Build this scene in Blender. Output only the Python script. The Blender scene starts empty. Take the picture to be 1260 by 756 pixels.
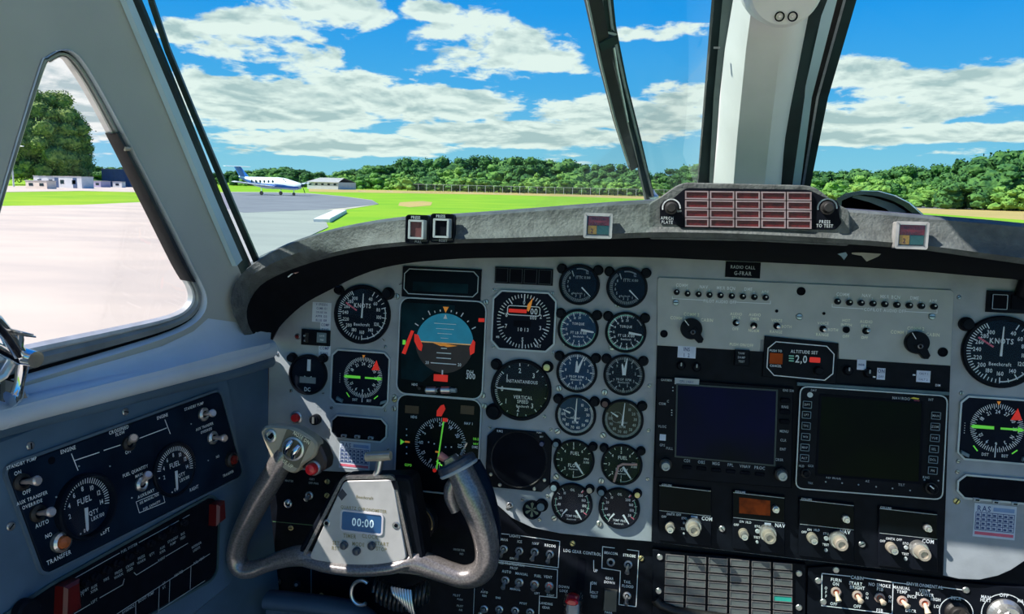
import bpy, math, random
from mathutils import Vector, Matrix, noise
random.seed(7)
S = bpy.context.scene
col = S.collection
# ---------------------------------------------------------------- camera
F_PX = 920.0
CAM = Vector((0.0, 0.0, 2.2))
RX = Vector((0.98022767, 0.05323722, -0.19057681))
RY = Vector((0.19657205, -0.15173334, 0.96867767))
RZ = Vector((0.02265285, -0.98698672, -0.15919816))
cd = bpy.data.cameras.new('camera')
cam = bpy.data.objects.new('camera', cd); col.objects.link(cam)
cd.sensor_width = 36.0; cd.lens = 36.0 * F_PX / 1260.0; cd.clip_start = 0.02; cd.clip_end = 4000
cam.matrix_world = Matrix(((RX.x, -RX.y, -RX.z, CAM.x), (RY.x, -RY.y, -RY.z, CAM.y), (RZ.x, -RZ.y, -RZ.z, CAM.z), (0, 0, 0, 1)))
S.camera = cam

def ray(px, py):
    c = Vector(((px - 630) / F_PX, (py - 378) / F_PX, 1.0))
    return Vector((RX.dot(c), RY.dot(c), RZ.dot(c)))

# ---------------------------------------------------------------- sky
world = bpy.data.worlds.new('sky'); S.world = world; world.use_nodes = True
nt = world.node_tree; nt.nodes.clear()
def N(tp, **kw):
    n = nt.nodes.new(tp)
    for k, v in kw.items(): setattr(n, k, v)
    return n
def L(a, b): nt.links.new(a, b)
def M(op, a, b=None, c=None, clamp=False):
    n = N('ShaderNodeMath', operation=op); n.use_clamp = clamp
    for i, x in enumerate((a, b, c)):
        if x is None: continue
        if isinstance(x, (int, float)): n.inputs[i].default_value = x
        else: L(x, n.inputs[i])
    return n.outputs[0]
def MIXC(fac, a, b):
    n = N('ShaderNodeMix', data_type='RGBA')
    for i, x in ((0, fac), (6, a), (7, b)):
        if isinstance(x, (int, float)): n.inputs[i].default_value = x
        elif isinstance(x, tuple): n.inputs[i].default_value = (*x, 1)
        else: L(x, n.inputs[i])
    return n.outputs[2]
tc = N('ShaderNodeTexCoord'); sep = N('ShaderNodeSeparateXYZ'); L(tc.outputs['Generated'], sep.inputs[0])
gx, gy, gz = sep.outputs
az = M('ARCTAN2', gx, gy)
hor = M('SQRT', M('ADD', M('MULTIPLY', gx, gx), M('MULTIPLY', gy, gy)))
el = M('ARCTAN2', gz, hor)
elp = M('MAXIMUM', el, 0.0)
# cloud layer seen in perspective: flat bands towards the horizon
cmb = N('ShaderNodeCombineXYZ')
den = M('ADD', elp, 0.10)
L(M('MULTIPLY', az, 5.0), cmb.inputs[0]); L(M('MULTIPLY', M('LOGARITHM', den, 2.718), 3.2), cmb.inputs[1])
def NOISE(vec, scale, detail=6, rough=0.55, dist=0.0, off=(0, 0, 0)):
    mp = N('ShaderNodeMapping'); L(vec, mp.inputs[0]); mp.inputs['Location'].default_value = off
    n = N('ShaderNodeTexNoise'); n.inputs['Scale'].default_value = scale; n.inputs['Detail'].default_value = detail
    n.inputs['Roughness'].default_value = rough; n.inputs['Distortion'].default_value = dist
    L(mp.outputs[0], n.inputs['Vector']); return n.outputs['Fac']
n1 = NOISE(cmb.outputs[0], 2.0, 8, 0.54, 0.25, (1.3, 0.4, 0))
n1b = NOISE(cmb.outputs[0], 2.0, 8, 0.54, 0.25, (1.3, 0.30, 0))
n2 = NOISE(cmb.outputs[0], 7.0, 6, 0.6, 0.3, (0, 0, 4))
bl = None
blobs = [(335, 45, 82, 42), (235, 38, 34, 13), (420, 10, 60, 26), (598, 52, 96, 40), (530, 12, 40, 14), (680, 78, 60, 16),
         (815, 42, 68, 13), (770, 140, 110, 18), (530, 125, 120, 20), (330, 120, 120, 30), (420, 100, 60, 12), (835, 120, 40, 16),
         (1210, 103, 88, 24), (1165, 134, 40, 9), (1068, 88, 54, 17), (1062, 140, 60, 15), (1215, 163, 48, 9), (640, 165, 120, 14), (400, 178, 110, 13),
         (1050, 168, 90, 8), (90, 110, 80, 40)]
for (x, y, rx, ry) in blobs:
    d = ray(x, y); a0 = math.atan2(d.x, d.y); e0 = math.atan2(d.z, math.hypot(d.x, d.y))
    k = F_PX / (1 + ((x - 630) / F_PX) ** 2)
    da = M('MULTIPLY', M('SUBTRACT', az, a0), k / rx)
    de = M('MULTIPLY', M('SUBTRACT', el, e0), F_PX / ry)
    v = M('SUBTRACT', 1.0, M('ADD', M('MULTIPLY', da, da), M('MULTIPLY', de, de)))
    v = M('MAXIMUM', v, -1.0)
    bl = v if bl is None else M('MAXIMUM', bl, v)
lowband = M('SUBTRACT', 1.0, M('DIVIDE', M('ABSOLUTE', M('SUBTRACT', el, 0.06)), 0.10), clamp=True)
dens = M('ADD', M('MULTIPLY', n1, 1.75), M('MULTIPLY', bl, 0.42))
dens = M('ADD', dens, M('MULTIPLY', M('SUBTRACT', n2, 0.5), 0.85))
dens = M('ADD', dens, M('MULTIPLY', lowband, 0.36))
cover = N('ShaderNodeMapRange', interpolation_type='SMOOTHSTEP'); L(dens, cover.inputs[0])
cover.inputs[1].default_value = 0.90; cover.inputs[2].default_value = 1.16
# thickness shades the undersides
shade = N('ShaderNodeMapRange'); L(M('ADD', M('SUBTRACT', dens, 1.06), M('MULTIPLY', M('SUBTRACT', n1b, n1), 5.0)), shade.inputs[0])
shade.inputs[1].default_value = 0.08; shade.inputs[2].default_value = 0.70
skyr = N('ShaderNodeValToRGB'); L(M('DIVIDE', elp, 0.6), skyr.inputs[0])
cr = skyr.color_ramp; cr.elements[0].position = 0.0; cr.elements[0].color = (0.32, 0.66, 0.86, 1)
cr.elements[1].position = 1.0; cr.elements[1].color = (0.008, 0.15, 0.60, 1)
for p, c in ((0.08, (0.23, 0.60, 0.88)), (0.20, (0.08, 0.44, 0.92)), (0.36, (0.020, 0.34, 0.93)), (0.7, (0.012, 0.23, 0.78))):
    e = cr.elements.new(p); e.color = (*c, 1)
cloudc = MIXC(M('MULTIPLY', shade.outputs[0], 0.9), (0.95, 0.98, 0.97), (0.44, 0.56, 0.60))
skyc = MIXC(M('MULTIPLY', cover.outputs[0], 0.96), skyr.outputs[0], cloudc)
low = M('GREATER_THAN', gz, -0.002)
skyc = MIXC(low, (0.20, 0.22, 0.16), skyc)
bg = N('ShaderNodeBackground'); L(skyc, bg.inputs[0]); bg.inputs[1].default_value = 1.0
wo = N('ShaderNodeOutputWorld'); L(bg.outputs[0], wo.inputs[0])
# ---------------------------------------------------------------- sun
sd = bpy.data.lights.new('sun', 'SUN'); sun = bpy.data.objects.new('sun', sd); col.objects.link(sun)
sd.energy = 8.2; sd.angle = math.radians(0.6); sd.color = (1.0, 0.95, 0.88)
SUN_DIR = Vector((3.7, 1.62, -4.7)).normalized()
sun.rotation_euler = SUN_DIR.to_track_quat('-Z', 'Y').to_euler(); sun.location = (-3, -3, 8)
S.view_settings.view_transform = 'Standard'; S.view_settings.look = 'None'
S.view_settings.gamma = 1.0; S.view_settings.exposure = 0.0; S.view_settings.use_curve_mapping = False
S.cycles.max_bounces = 6; S.cycles.transparent_max_bounces = 16; S.cycles.caustics_reflective = False; S.cycles.caustics_refractive = False

# ================================================================ helpers
MATS = {}
def mat(name, c, rough=0.5, metal=0.0, var=0.12, scale=40, bump=0.0, bscale=200, spec=0.5, emit=0.0, c2=None, objrand=0.0, stretch=None, coat=0.0, world=False):
    if name in MATS: return MATS[name]
    m = bpy.data.materials.new(name); m.use_nodes = True; MATS[name] = m
    t = m.node_tree; b = t.nodes['Principled BSDF']
    b.inputs['Roughness'].default_value = rough; b.inputs['Metallic'].default_value = metal
    b.inputs['Specular IOR Level'].default_value = spec; b.inputs['Coat Weight'].default_value = coat
    tcn = t.nodes.new('ShaderNodeTexCoord'); vec = tcn.outputs['Object']
    if world:
        g = t.nodes.new('ShaderNodeNewGeometry'); vec = g.outputs['Position']
    if stretch:
        mp = t.nodes.new('ShaderNodeMapping'); mp.inputs['Scale'].default_value = stretch; t.links.new(vec, mp.inputs[0]); vec = mp.outputs[0]
    nz = t.nodes.new('ShaderNodeTexNoise'); nz.inputs['Scale'].default_value = scale; nz.inputs['Detail'].default_value = 5
    t.links.new(vec, nz.inputs['Vector'])
    rp = t.nodes.new('ShaderNodeValToRGB')
    lo = c2 if c2 else tuple(x * (1 - var) for x in c); hi = c if c2 else tuple(min(1, x * (1 + var)) for x in c)
    rp.color_ramp.elements[0].position = 0.36; rp.color_ramp.elements[1].position = 0.64
    rp.color_ramp.elements[0].color = (*lo, 1); rp.color_ramp.elements[1].color = (*hi, 1)
    t.links.new(nz.outputs['Fac'], rp.inputs[0]); out = rp.outputs[0]
    if objrand:
        oi = t.nodes.new('ShaderNodeObjectInfo'); hs = t.nodes.new('ShaderNodeHueSaturation')
        mr = t.nodes.new('ShaderNodeMapRange'); t.links.new(oi.outputs['Random'], mr.inputs[0])
        mr.inputs[3].default_value = 1 - objrand; mr.inputs[4].default_value = 1 + objrand
        t.links.new(mr.outputs[0], hs.inputs['Value'])
        mr2 = t.nodes.new('ShaderNodeMapRange'); t.links.new(oi.outputs['Random'], mr2.inputs[0])
        mr2.inputs[3].default_value = 0.515; mr2.inputs[4].default_value = 0.485
        t.links.new(mr2.outputs[0], hs.inputs['Hue'])
        t.links.new(out, hs.inputs['Color']); out = hs.outputs[0]
    t.links.new(out, b.inputs['Base Color'])
    if emit:
        t.links.new(out, b.inputs['Emission Color']); b.inputs['Emission Strength'].default_value = emit
    if bump:
        nb = t.nodes.new('ShaderNodeTexNoise'); nb.inputs['Scale'].default_value = bscale; nb.inputs['Detail'].default_value = 4
        t.links.new(vec, nb.inputs['Vector'])
        bp = t.nodes.new('ShaderNodeBump'); bp.inputs['Strength'].default_value = bump; bp.inputs['Distance'].default_value = 0.4 / bscale
        t.links.new(nb.outputs['Fac'], bp.inputs['Height']); t.links.new(bp.outputs[0], b.inputs['Normal'])
    return m
def glass(name, tint=(1, 1, 1), refl=0.04, rough=0.02, smudge=0.0):
    if name in MATS: return MATS[name]
    m = bpy.data.materials.new(name); m.use_nodes = True; MATS[name] = m
    t = m.node_tree; t.nodes.clear()
    o = t.nodes.new('ShaderNodeOutputMaterial'); tr = t.nodes.new('ShaderNodeBsdfTransparent'); gl = t.nodes.new('ShaderNodeBsdfGlossy')
    tr.inputs[0].default_value = (*tint, 1); gl.inputs['Roughness'].default_value = rough
    mx = t.nodes.new('ShaderNodeMixShader'); fr = t.nodes.new('ShaderNodeFresnel'); fr.inputs[0].default_value = 1.45
    ml = t.nodes.new('ShaderNodeMath'); ml.operation = 'MULTIPLY'; ml.inputs[1].default_value = refl / 0.04
    t.links.new(fr.outputs[0], ml.inputs[0]); t.links.new(ml.outputs[0], mx.inputs[0])
    t.links.new(tr.outputs[0], mx.inputs[1]); t.links.new(gl.outputs[0], mx.inputs[2]); last = mx.outputs[0]
    if smudge:
        df = t.nodes.new('ShaderNodeBsdfDiffuse'); df.inputs[0].default_value = (0.8, 0.8, 0.8, 1)
        nz = t.nodes.new('ShaderNodeTexNoise'); nz.inputs['Scale'].default_value = 6; nz.inputs['Detail'].default_value = 8
        mr = t.nodes.new('ShaderNodeMapRange'); mr.inputs[1].default_value = 0.45; mr.inputs[2].default_value = 0.8; mr.inputs[4].default_value = smudge
        tcn = t.nodes.new('ShaderNodeTexCoord'); t.links.new(tcn.outputs['Object'], nz.inputs['Vector'])
        t.links.new(nz.outputs['Fac'], mr.inputs[0]); m2 = t.nodes.new('ShaderNodeMixShader')
        t.links.new(mr.outputs[0], m2.inputs[0]); t.links.new(last, m2.inputs[1]); t.links.new(df.outputs[0], m2.inputs[2]); last = m2.outputs[0]
    t.links.new(last, o.inputs[0]); return m

# glyph cache for flat print
GLY = {}
_fc = bpy.data.curves.new('glyph', 'FONT'); _fo = bpy.data.objects.new('glyph', _fc); col.objects.link(_fo)
_fc.resolution_u = 2; _fc.offset = 0.018
for ch in "ABCDEFGHIJKLMNOPQRSTUVWXYZ0123456789abcdefghijklmnopqrstuvwxyz.,:-/&+%=":
    _fc.body = ch; bpy.context.view_layer.update()
    me = _fo.to_mesh()
    GLY[ch] = ([(v.co.x, v.co.y) for v in me.vertices], [tuple(p.vertices) for p in me.polygons])
    _fo.to_mesh_clear()
for k, (vs, fs) in list(GLY.items()):
    mx = max(v[0] for v in vs); GLY[k] = (vs, fs, mx + 0.09)
bpy.data.objects.remove(_fo); bpy.data.curves.remove(_fc)

def circ(cx, cy, r, n=32, a0=0, ry=None):
    ry = r if ry is None else ry
    return [(cx + r * math.cos(a0 + 2 * math.pi * i / n), cy + ry * math.sin(a0 + 2 * math.pi * i / n)) for i in range(n)]
def rrect(x0, y0, x1, y1, r, n=5):
    if x0 > x1: x0, x1 = x1, x0
    if y0 > y1: y0, y1 = y1, y0
    out = []
    for (cx, cy, a) in ((x1 - r, y1 - r, 0), (x0 + r, y1 - r, 90), (x0 + r, y0 + r, 180), (x1 - r, y0 + r, 270)):
        for i in range(n): 
            t = math.radians(a + 90 * i / (n - 1)); out.append((cx + r * math.cos(t), cy + r * math.sin(t)))
    return out
def octa(x0, y0, x1, y1, c): 
    return [(x1, y1 - c), (x1 - c, y1), (x0 + c, y1), (x0, y1 - c), (x0, y0 + c), (x0 + c, y0), (x1 - c, y0), (x1, y0 + c)]
def inset(pts, d):
    n = len(pts); out = []
    ar = sum(pts[i][0] * pts[(i + 1) % n][1] - pts[(i + 1) % n][0] * pts[i][1] for i in range(n)); sg = 1 if ar > 0 else -1
    for i in range(n):
        p, q, r = Vector(pts[i - 1]), Vector(pts[i]), Vector(pts[(i + 1) % n])
        e1 = (q - p); e2 = (r - q)
        if e1.length < 1e-9: e1 = e2
        if e2.length < 1e-9: e2 = e1
        e1 = e1.normalized(); e2 = e2.normalized()
        n1 = Vector((-e1.y, e1.x)) * sg; n2 = Vector((-e2.y, e2.x)) * sg
        m = n1 + n2; k = m.dot(n1)
        out.append(tuple(q + m * (d / max(k, 0.35))))
    return out
def pol(cx, cy, r, a): 
    a = math.radians(a); return (cx + r * math.sin(a), cy + r * math.cos(a))

class MB:
    def __init__(s): s.v = []; s.f = []; s.sm = []
    def add(s, vs, fs, smooth=False):
        b = len(s.v); s.v += [tuple(x) for x in vs]; s.f += [tuple(i + b for i in f) for f in fs]; s.sm += [smooth] * len(fs); return s
    def poly(s, pts, z): return s.add([(p[0], p[1], z) for p in pts], [tuple(range(len(pts)))])
    def stack(s, loops, cap0=False, cap1=True, smooth=False):       # loops: [(pts, z)...]
        n = len(loops[0][0]); vs = []; fs = []
        for pts, z in loops: vs += [(p[0], p[1], z) for p in pts]
        for k in range(len(loops) - 1):
            for i in range(n):
                j = (i + 1) % n; fs.append((k * n + i, k * n + j, (k + 1) * n + j, (k + 1) * n + i))
        if cap1: fs.append(tuple(range((len(loops) - 1) * n, len(loops) * n)))
        if cap0: fs.append(tuple(reversed(range(n))))
        return s.add(vs, fs, smooth)
    def prism(s, pts, z0, z1, bev=0.0, cap0=True):
        if bev: return s.stack([(pts, z0), (pts, z1 - bev), (inset(pts, bev), z1)], cap0)
        return s.stack([(pts, z0), (pts, z1)], cap0)
    def cyl(s, x, y, r, z0, z1, n=24, bev=0.0, r1=None):
        r1 = r if r1 is None else r1
        L_ = [(circ(x, y, r, n), z0)]
        if bev: L_ += [(circ(x, y, r1, n), z1 - bev), (circ(x, y, r1 - bev, n), z1)]
        else: L_ += [(circ(x, y, r1, n), z1)]
        return s.stack(L_, True)
    def lathe(s, x, y, prof, n=32, cap=True):     # prof [(r,z)...]
        return s.stack([(circ(x, y, r, n), z) for r, z in prof], False, cap)
    def frame(s, outer, inner, z0, z1, zi=None):
        zi = z0 if zi is None else zi
        return s.stack([(outer, z0), (outer, z1), (inner, z1), (inner, zi)], False, False)
    def box(s, x0, y0, z0, x1, y1, z1, bev=0): 
        if x0 > x1: x0, x1 = x1, x0
        if y0 > y1: y0, y1 = y1, y0
        return s.prism([(x0, y0), (x1, y0), (x1, y1), (x0, y1)], z0, z1, bev)
    def stroke(s, pts, w, z, closed=False):
        n = len(pts)
        for i in range(n if closed else n - 1):
            a = Vector(pts[i]); b = Vector(pts[(i + 1) % n]); d = b - a
            if d.length < 1e-9: continue
            d.normalize(); t = Vector((-d.y, d.x)) * w / 2; a = a - d * w * .4; b = b + d * w * .4
            s.poly([a + t, a - t, b - t, b + t], z)
        return s
    def ticks(s, x, y, r0, r1, a0, a1, n, w, z):
        for i in range(n):
            a = a0 + (a1 - a0) * i / max(1, n - 1); s.stroke([pol(x, y, r0, a), pol(x, y, r1, a)], w, z)
        return s
    def arc(s, x, y, r, a0, a1, w, z, n=24):
        return s.stroke([pol(x, y, r, a0 + (a1 - a0) * i / n) for i in range(n + 1)], w, z)
    def text(s, st, x, y, h, z, ang=0, al='c'):
        wd = sum(GLY[c][2] if c in GLY else 0.35 for c in st) * h / 0.72 * 0.8
        ca, sa = math.cos(math.radians(ang)), math.sin(math.radians(ang)); k = h / 0.72
        ox = {'c': -wd / 2, 'l': 0, 'r': -wd}[al]
        for c in st:
            if c in GLY:
                vs, fs, ad = GLY[c]
                P = [(ox + a * k * 0.8, b * k - h / 2) for a, b in vs]
                s.add([(x + a * ca - b * sa, y + a * sa + b * ca, z) for a, b in P], fs); ox += ad * k * 0.8
            else: ox += 0.28 * k
        return s
    def tube(s, path, rad, n=12, caps=True, flat=1.0, up=None):
        P = [Vector(p) for p in path]; m = len(P)
        rad = [rad] * m if isinstance(rad, (int, float)) else rad
        vs = []; prev = None
        for i in range(m):
            t = (P[min(i + 1, m - 1)] - P[max(i - 1, 0)])
            t = t.normalized() if t.length > 1e-9 else Vector((0, 0, 1))
            if up is not None: a = Vector(up)
            elif prev is None: a = Vector((0, 0, 1)) if abs(t.z) < .9 else Vector((1, 0, 0))
            else: a = prev
            a = (a - t * a.dot(t)).normalized(); prev = a; b = t.cross(a)
            r = rad[i]; ra, rb = (r if isinstance(r, tuple) else (r * flat, r))   # ra along 'up', rb sideways
            for k in range(n):
                th = 2 * math.pi * k / n; vs.append(P[i] + a * (ra * math.cos(th)) + b * (rb * math.sin(th)))
        fs = [(i * n + k, i * n + (k + 1) % n, (i + 1) * n + (k + 1) % n, (i + 1) * n + k) for i in range(m - 1) for k in range(n)]
        if caps: fs += [tuple(reversed(range(n))), tuple(range((m - 1) * n, m * n))]
        return s.add(vs, fs, True)
    def loft(s, rows, closed=False, smooth=True, capends=False):      # rows of 3D points
        n = len(rows[0]); vs = [p for r in rows for p in r]; fs = []
        for i in range(len(rows) - 1):
            for k in range(n if closed else n - 1):
                fs.append((i * n + k, i * n + (k + 1) % n, (i + 1) * n + (k + 1) % n, (i + 1) * n + k))
        if capends: fs += [tuple(reversed(range(n))), tuple(range((len(rows) - 1) * n, len(rows) * n))]
        return s.add(vs, fs, smooth)
    def mesh(s, name, m, smooth=None):
        me = bpy.data.meshes.new(name); me.from_pydata(s.v, [], s.f); me.materials.append(m)
        me.polygons.foreach_set('use_smooth', [bool(x) if smooth is None else smooth for x in s.sm])
        me.update()
        if any(s.sm) or smooth: me.set_sharp_from_angle(angle=0.7)
        return me
def link(name, me, parent=None, mw=None):
    o = bpy.data.objects.new(name, me); col.objects.link(o)
    if parent is not None: o.parent = parent
    if mw is not None: o.matrix_world = mw
    return o
def tag(o, label=None, cat=None, group=None, kind=None):
    if label: o['label'] = label
    if cat: o['category'] = cat
    if group: o['group'] = group
    if kind: o['kind'] = kind
    return o
def catmull(P, n=6):
    out = []; P = [tuple(p) for p in P]; m = len(P)
    for i in range(m - 1):
        p0, p1, p2, p3 = P[max(i - 1, 0)], P[i], P[i + 1], P[min(i + 2, m - 1)]
        for k in range(n):
            t = k / n
            out.append(tuple(0.5 * (2 * b + (c - a) * t + (2 * a - 5 * b + 4 * c - d) * t * t + (3 * b - a - 3 * c + d) * t ** 3) for a, b, c, d in zip(p0, p1, p2, p3)))
    out.append(P[-1]); return out

class Fr:      # a plane in the cockpit with its own metric axes
    def __init__(s, O, U, V):
        s.O = Vector(O); s.U = Vector(U).normalized(); V = Vector(V); s.V = (V - s.U * V.dot(s.U)).normalized(); s.N = s.U.cross(s.V)
    def uv(s, px, py, n=0.0):
        d = ray(px, py); o = s.O + s.N * n; t = (o - CAM).dot(s.N) / d.dot(s.N); p = CAM + d * t - s.O
        return (p.dot(s.U), p.dot(s.V))
    def pt(s, u, v, n=0.0): return s.O + s.U * u + s.V * v + s.N * n
    def mw(s, u=0, v=0, n=0):
        m = Matrix((s.U, s.V, s.N)).transposed().to_4x4(); m.translation = s.pt(u, v, n); return m
class T:       # a thing standing on a plane: Empty at its base, parts in local metres
    def __init__(s, name, label, cat, fr, px, py, n=0.0, group=None, uv=None):
        s.fr = fr; s.n = n; s.u, s.v = uv if uv else fr.uv(px, py, n)
        s.o = bpy.data.objects.new(name, None); col.objects.link(s.o); s.o.empty_display_size = 0.01
        s.o.matrix_world = fr.mw(s.u, s.v, n); tag(s.o, label, cat, group)
    def l(s, px, py, z=0.0):
        u, v = s.fr.uv(px, py, s.n + z); return (u - s.u, v - s.v)
    def L(s, pts, z=0.0): return [s.l(x, y, z) for x, y in pts]
    def part(s, name, mb, m, parent=None, label=None, smooth=None, kind=None):
        me = mb if isinstance(mb, bpy.types.Mesh) else mb.mesh(name, m, smooth)
        o = bpy.data.objects.new(name, me); col.objects.link(o); o.parent = parent or s.o
        if label: o['label'] = label
        if kind: o['kind'] = kind
        return o
    def inst(s, name, me, x, y, z=0, rot=0, parent=None, label=None):
        o = bpy.data.objects.new(name, me); col.objects.link(o); o.parent = parent or s.o
        o.matrix_local = Matrix.Translation((x, y, z)) @ Matrix.Rotation(rot, 4, 'Z')
        if label: o['label'] = label
        return o
def atY(px, py, Y):
    d = ray(px, py); return CAM + d * (Y / d.y)
def gnd(px, py, z=0.0):
    d = ray(px, py); return CAM + d * ((z - CAM.z) / d.z)

# the planes of the cockpit (read off the photograph's vanishing points)
TILT = math.radians(7.5)
PF = Fr((0, 0.984, 2.2 - 0.184), (1, 0, 0), (0, math.sin(TILT), math.cos(TILT)))            # instrument panel
SO = CAM + ray(295, 585) * 1.012
SF = Fr(SO, (0.151, 0.988, -0.004), (-0.106, 0.033, 0.979))                                 # left side console
SF.N = SF.U.cross(SF.V)
WO = CAM + ray(330, 432) * 1.03
WF = Fr(WO, (0.151, 0.988, 0.0), (0.10, 0.0, 0.99))                                         # left wall above the sill

# ---------------------------------------------------------------- materials
m_panel = mat('panel_grey', (0.33, 0.37, 0.40), 0.55, 0, 0.10, 30, 0.15, 400)
m_plate = mat('audio_plate_grey', (0.42, 0.455, 0.445), 0.5, 0, 0.06, 30, 0.1, 500)
m_black = mat('black_plastic', (0.006, 0.008, 0.013), 0.45, 0, 0.2, 60, 0.1, 600, spec=0.08)
m_blackm = mat('black_matt', (0.004, 0.0055, 0.010), 0.7, 0, 0.2, 60, spec=0.08)
m_face = mat('dial_black', (0.006, 0.010, 0.020), 0.6, 0, 0.1, 60, spec=0.08)
m_bluef = mat('dial_blue', (0.010, 0.045, 0.11), 0.6, 0, 0.2, 60, spec=0.2)
m_white = mat('print_white', (0.80, 0.86, 0.88), 0.6, 0, 0.03)
m_dimw = mat('print_dim', (0.40, 0.46, 0.48), 0.6, 0, 0.05)
m_yelw = mat('print_cream', (0.92, 0.90, 0.62), 0.6, 0, 0.05)
m_green = mat('print_green', (0.16, 0.75, 0.06), 0.5, 0, 0.05, emit=0.35)
m_mint = mat('print_mint', (0.30, 0.75, 0.55), 0.5, 0, 0.05)
m_red = mat('flag_red', (0.90, 0.03, 0.015), 0.5, 0, 0.08, emit=0.25)
m_orange = mat('bug_orange', (0.95, 0.34, 0.04), 0.5, 0, 0.08, emit=0.2)
m_grey = mat('line_grey', (0.50, 0.55, 0.58), 0.4, 0.3, 0.05)
m_screw = mat('screw_steel', (0.42, 0.43, 0.43), 0.35, 0.9, 0.15, 300)
m_brass = mat('screw_brass', (0.50, 0.44, 0.22), 0.35, 0.9, 0.15, 300)
m_chrome = mat('chrome', (0.80, 0.82, 0.84), 0.12, 1.0, 0.05)
m_alu = mat('aluminium', (0.62, 0.63, 0.62), 0.32, 0.85, 0.10, 120)
m_leather = mat('glareshield_leather', (0.095, 0.108, 0.106), 0.62, 0, 0.25, 60, 0.9, 260, spec=0.4)
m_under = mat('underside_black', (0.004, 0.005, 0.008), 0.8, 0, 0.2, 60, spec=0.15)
m_wall = mat('wall_grey_vinyl', (0.42, 0.455, 0.425), 0.6, 0, 0.06, 8, 0.2, 500)
m_wallb = mat('side_blue_grey', (0.085, 0.15, 0.225), 0.5, 0, 0.15, 12, 0.2, 400)
m_sill = mat('sill_sky_sheen', (0.55, 0.64, 0.72), 0.5, 0, 0.08, 9, 0.1, 400)  # blue sky reflection put into the base colour
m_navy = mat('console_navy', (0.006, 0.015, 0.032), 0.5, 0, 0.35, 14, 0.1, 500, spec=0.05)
m_seal = mat('seal_dark_green', (0.010, 0.030, 0.030), 0.5, 0, 0.3, 20, spec=0.4)
m_rubber = mat('rubber', (0.015, 0.014, 0.014), 0.55, 0, 0.3, 60, 0.2, 200)
m_post = mat('post_cream_plastic', (0.74, 0.75, 0.72), 0.5, 0, 0.05, 12, 0.08, 300)
m_edge = mat('frame_light_blue', (0.45, 0.64, 0.72), 0.5, 0, 0.08, 10)
m_grip = mat('yoke_worn_enamel', (0.22, 0.205, 0.20), 0.28, 0.45, 0.25, 420, 0.08, 150, spec=0.6, coat=0.4)
m_hubp = mat('yoke_plate', (0.52, 0.52, 0.51), 0.38, 0.25, 0.10, 30, 0.05, 300)
m_beige = mat('beige_plastic', (0.50, 0.44, 0.32), 0.4, 0.1, 0.08)
m_redb = mat('red_button', (0.75, 0.015, 0.02), 0.3, 0, 0.05, coat=0.5)
m_dred = mat('dark_red_lens', (0.16, 0.012, 0.010), 0.3, 0, 0.3, 200, 0.1, 400)
m_annred = mat('annunciator_red', (0.10, 0.007, 0.009), 0.35, 0, 0.35, 180, 0.3, 300)
m_amber = mat('amber_display', (0.14, 0.025, 0.003), 0.4, 0, 0.5, 80, emit=0.2, spec=.1)
m_paper = mat('paper', (0.62, 0.70, 0.80), 0.7, 0, 0.04)
m_ink = mat('ink_blue', (0.06, 0.10, 0.25), 0.7, 0, 0.1)
m_pink = mat('print_red_pink', (0.75, 0.15, 0.22), 0.7, 0, 0.1)
m_glass = glass('gauge_glass', (0.98, 0.99, 1.0), 0.012, 0.05)
m_wind = glass('windshield_glass', (0.92, 0.985, 0.95), 0.007, 0.01, 0.006)
m_side = glass('side_window_glass', (1, 0.99, 0.99), 0.003, 0.02, 0.03)
m_clear = glass('clear_acrylic', (0.95, 0.96, 0.96), 0.03, 0.05, 0.04)
m_teal = mat('screen_sky', (0.012, 0.19, 0.30), 0.4, 0, 0.08, 60, emit=0.35)
m_brown = mat('screen_ground', (0.035, 0.018, 0.018), 0.4, 0, 0.2, 60)
m_scr = mat('screen_black', (0.003, 0.006, 0.009), 0.25, 0, 0.2, 20, spec=0.07)
m_scrt = mat('screen_teal_dark', (0.004, 0.022, 0.030), 0.3, 0, 0.5, 22, spec=0.07)
m_scrb = mat('screen_blue', (0.001, 0.002, 0.004), 0.3, 0, 0.4, 6, c2=(0.001, 0.001, 0.016), emit=0.6, spec=0.07)
m_scrg = mat('screen_green', (0.002, 0.006, 0.003), 0.3, 0, 0.3, 14, c2=(0.001, 0.002, 0.004), spec=0.07)
m_lcd = mat('lcd_blue', (0.02, 0.08, 0.20), 0.3, 0, 0.1, emit=0.2)
m_key = mat('key_blue_grey', (0.16, 0.24, 0.28), 0.5, 0, 0.1)
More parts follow.
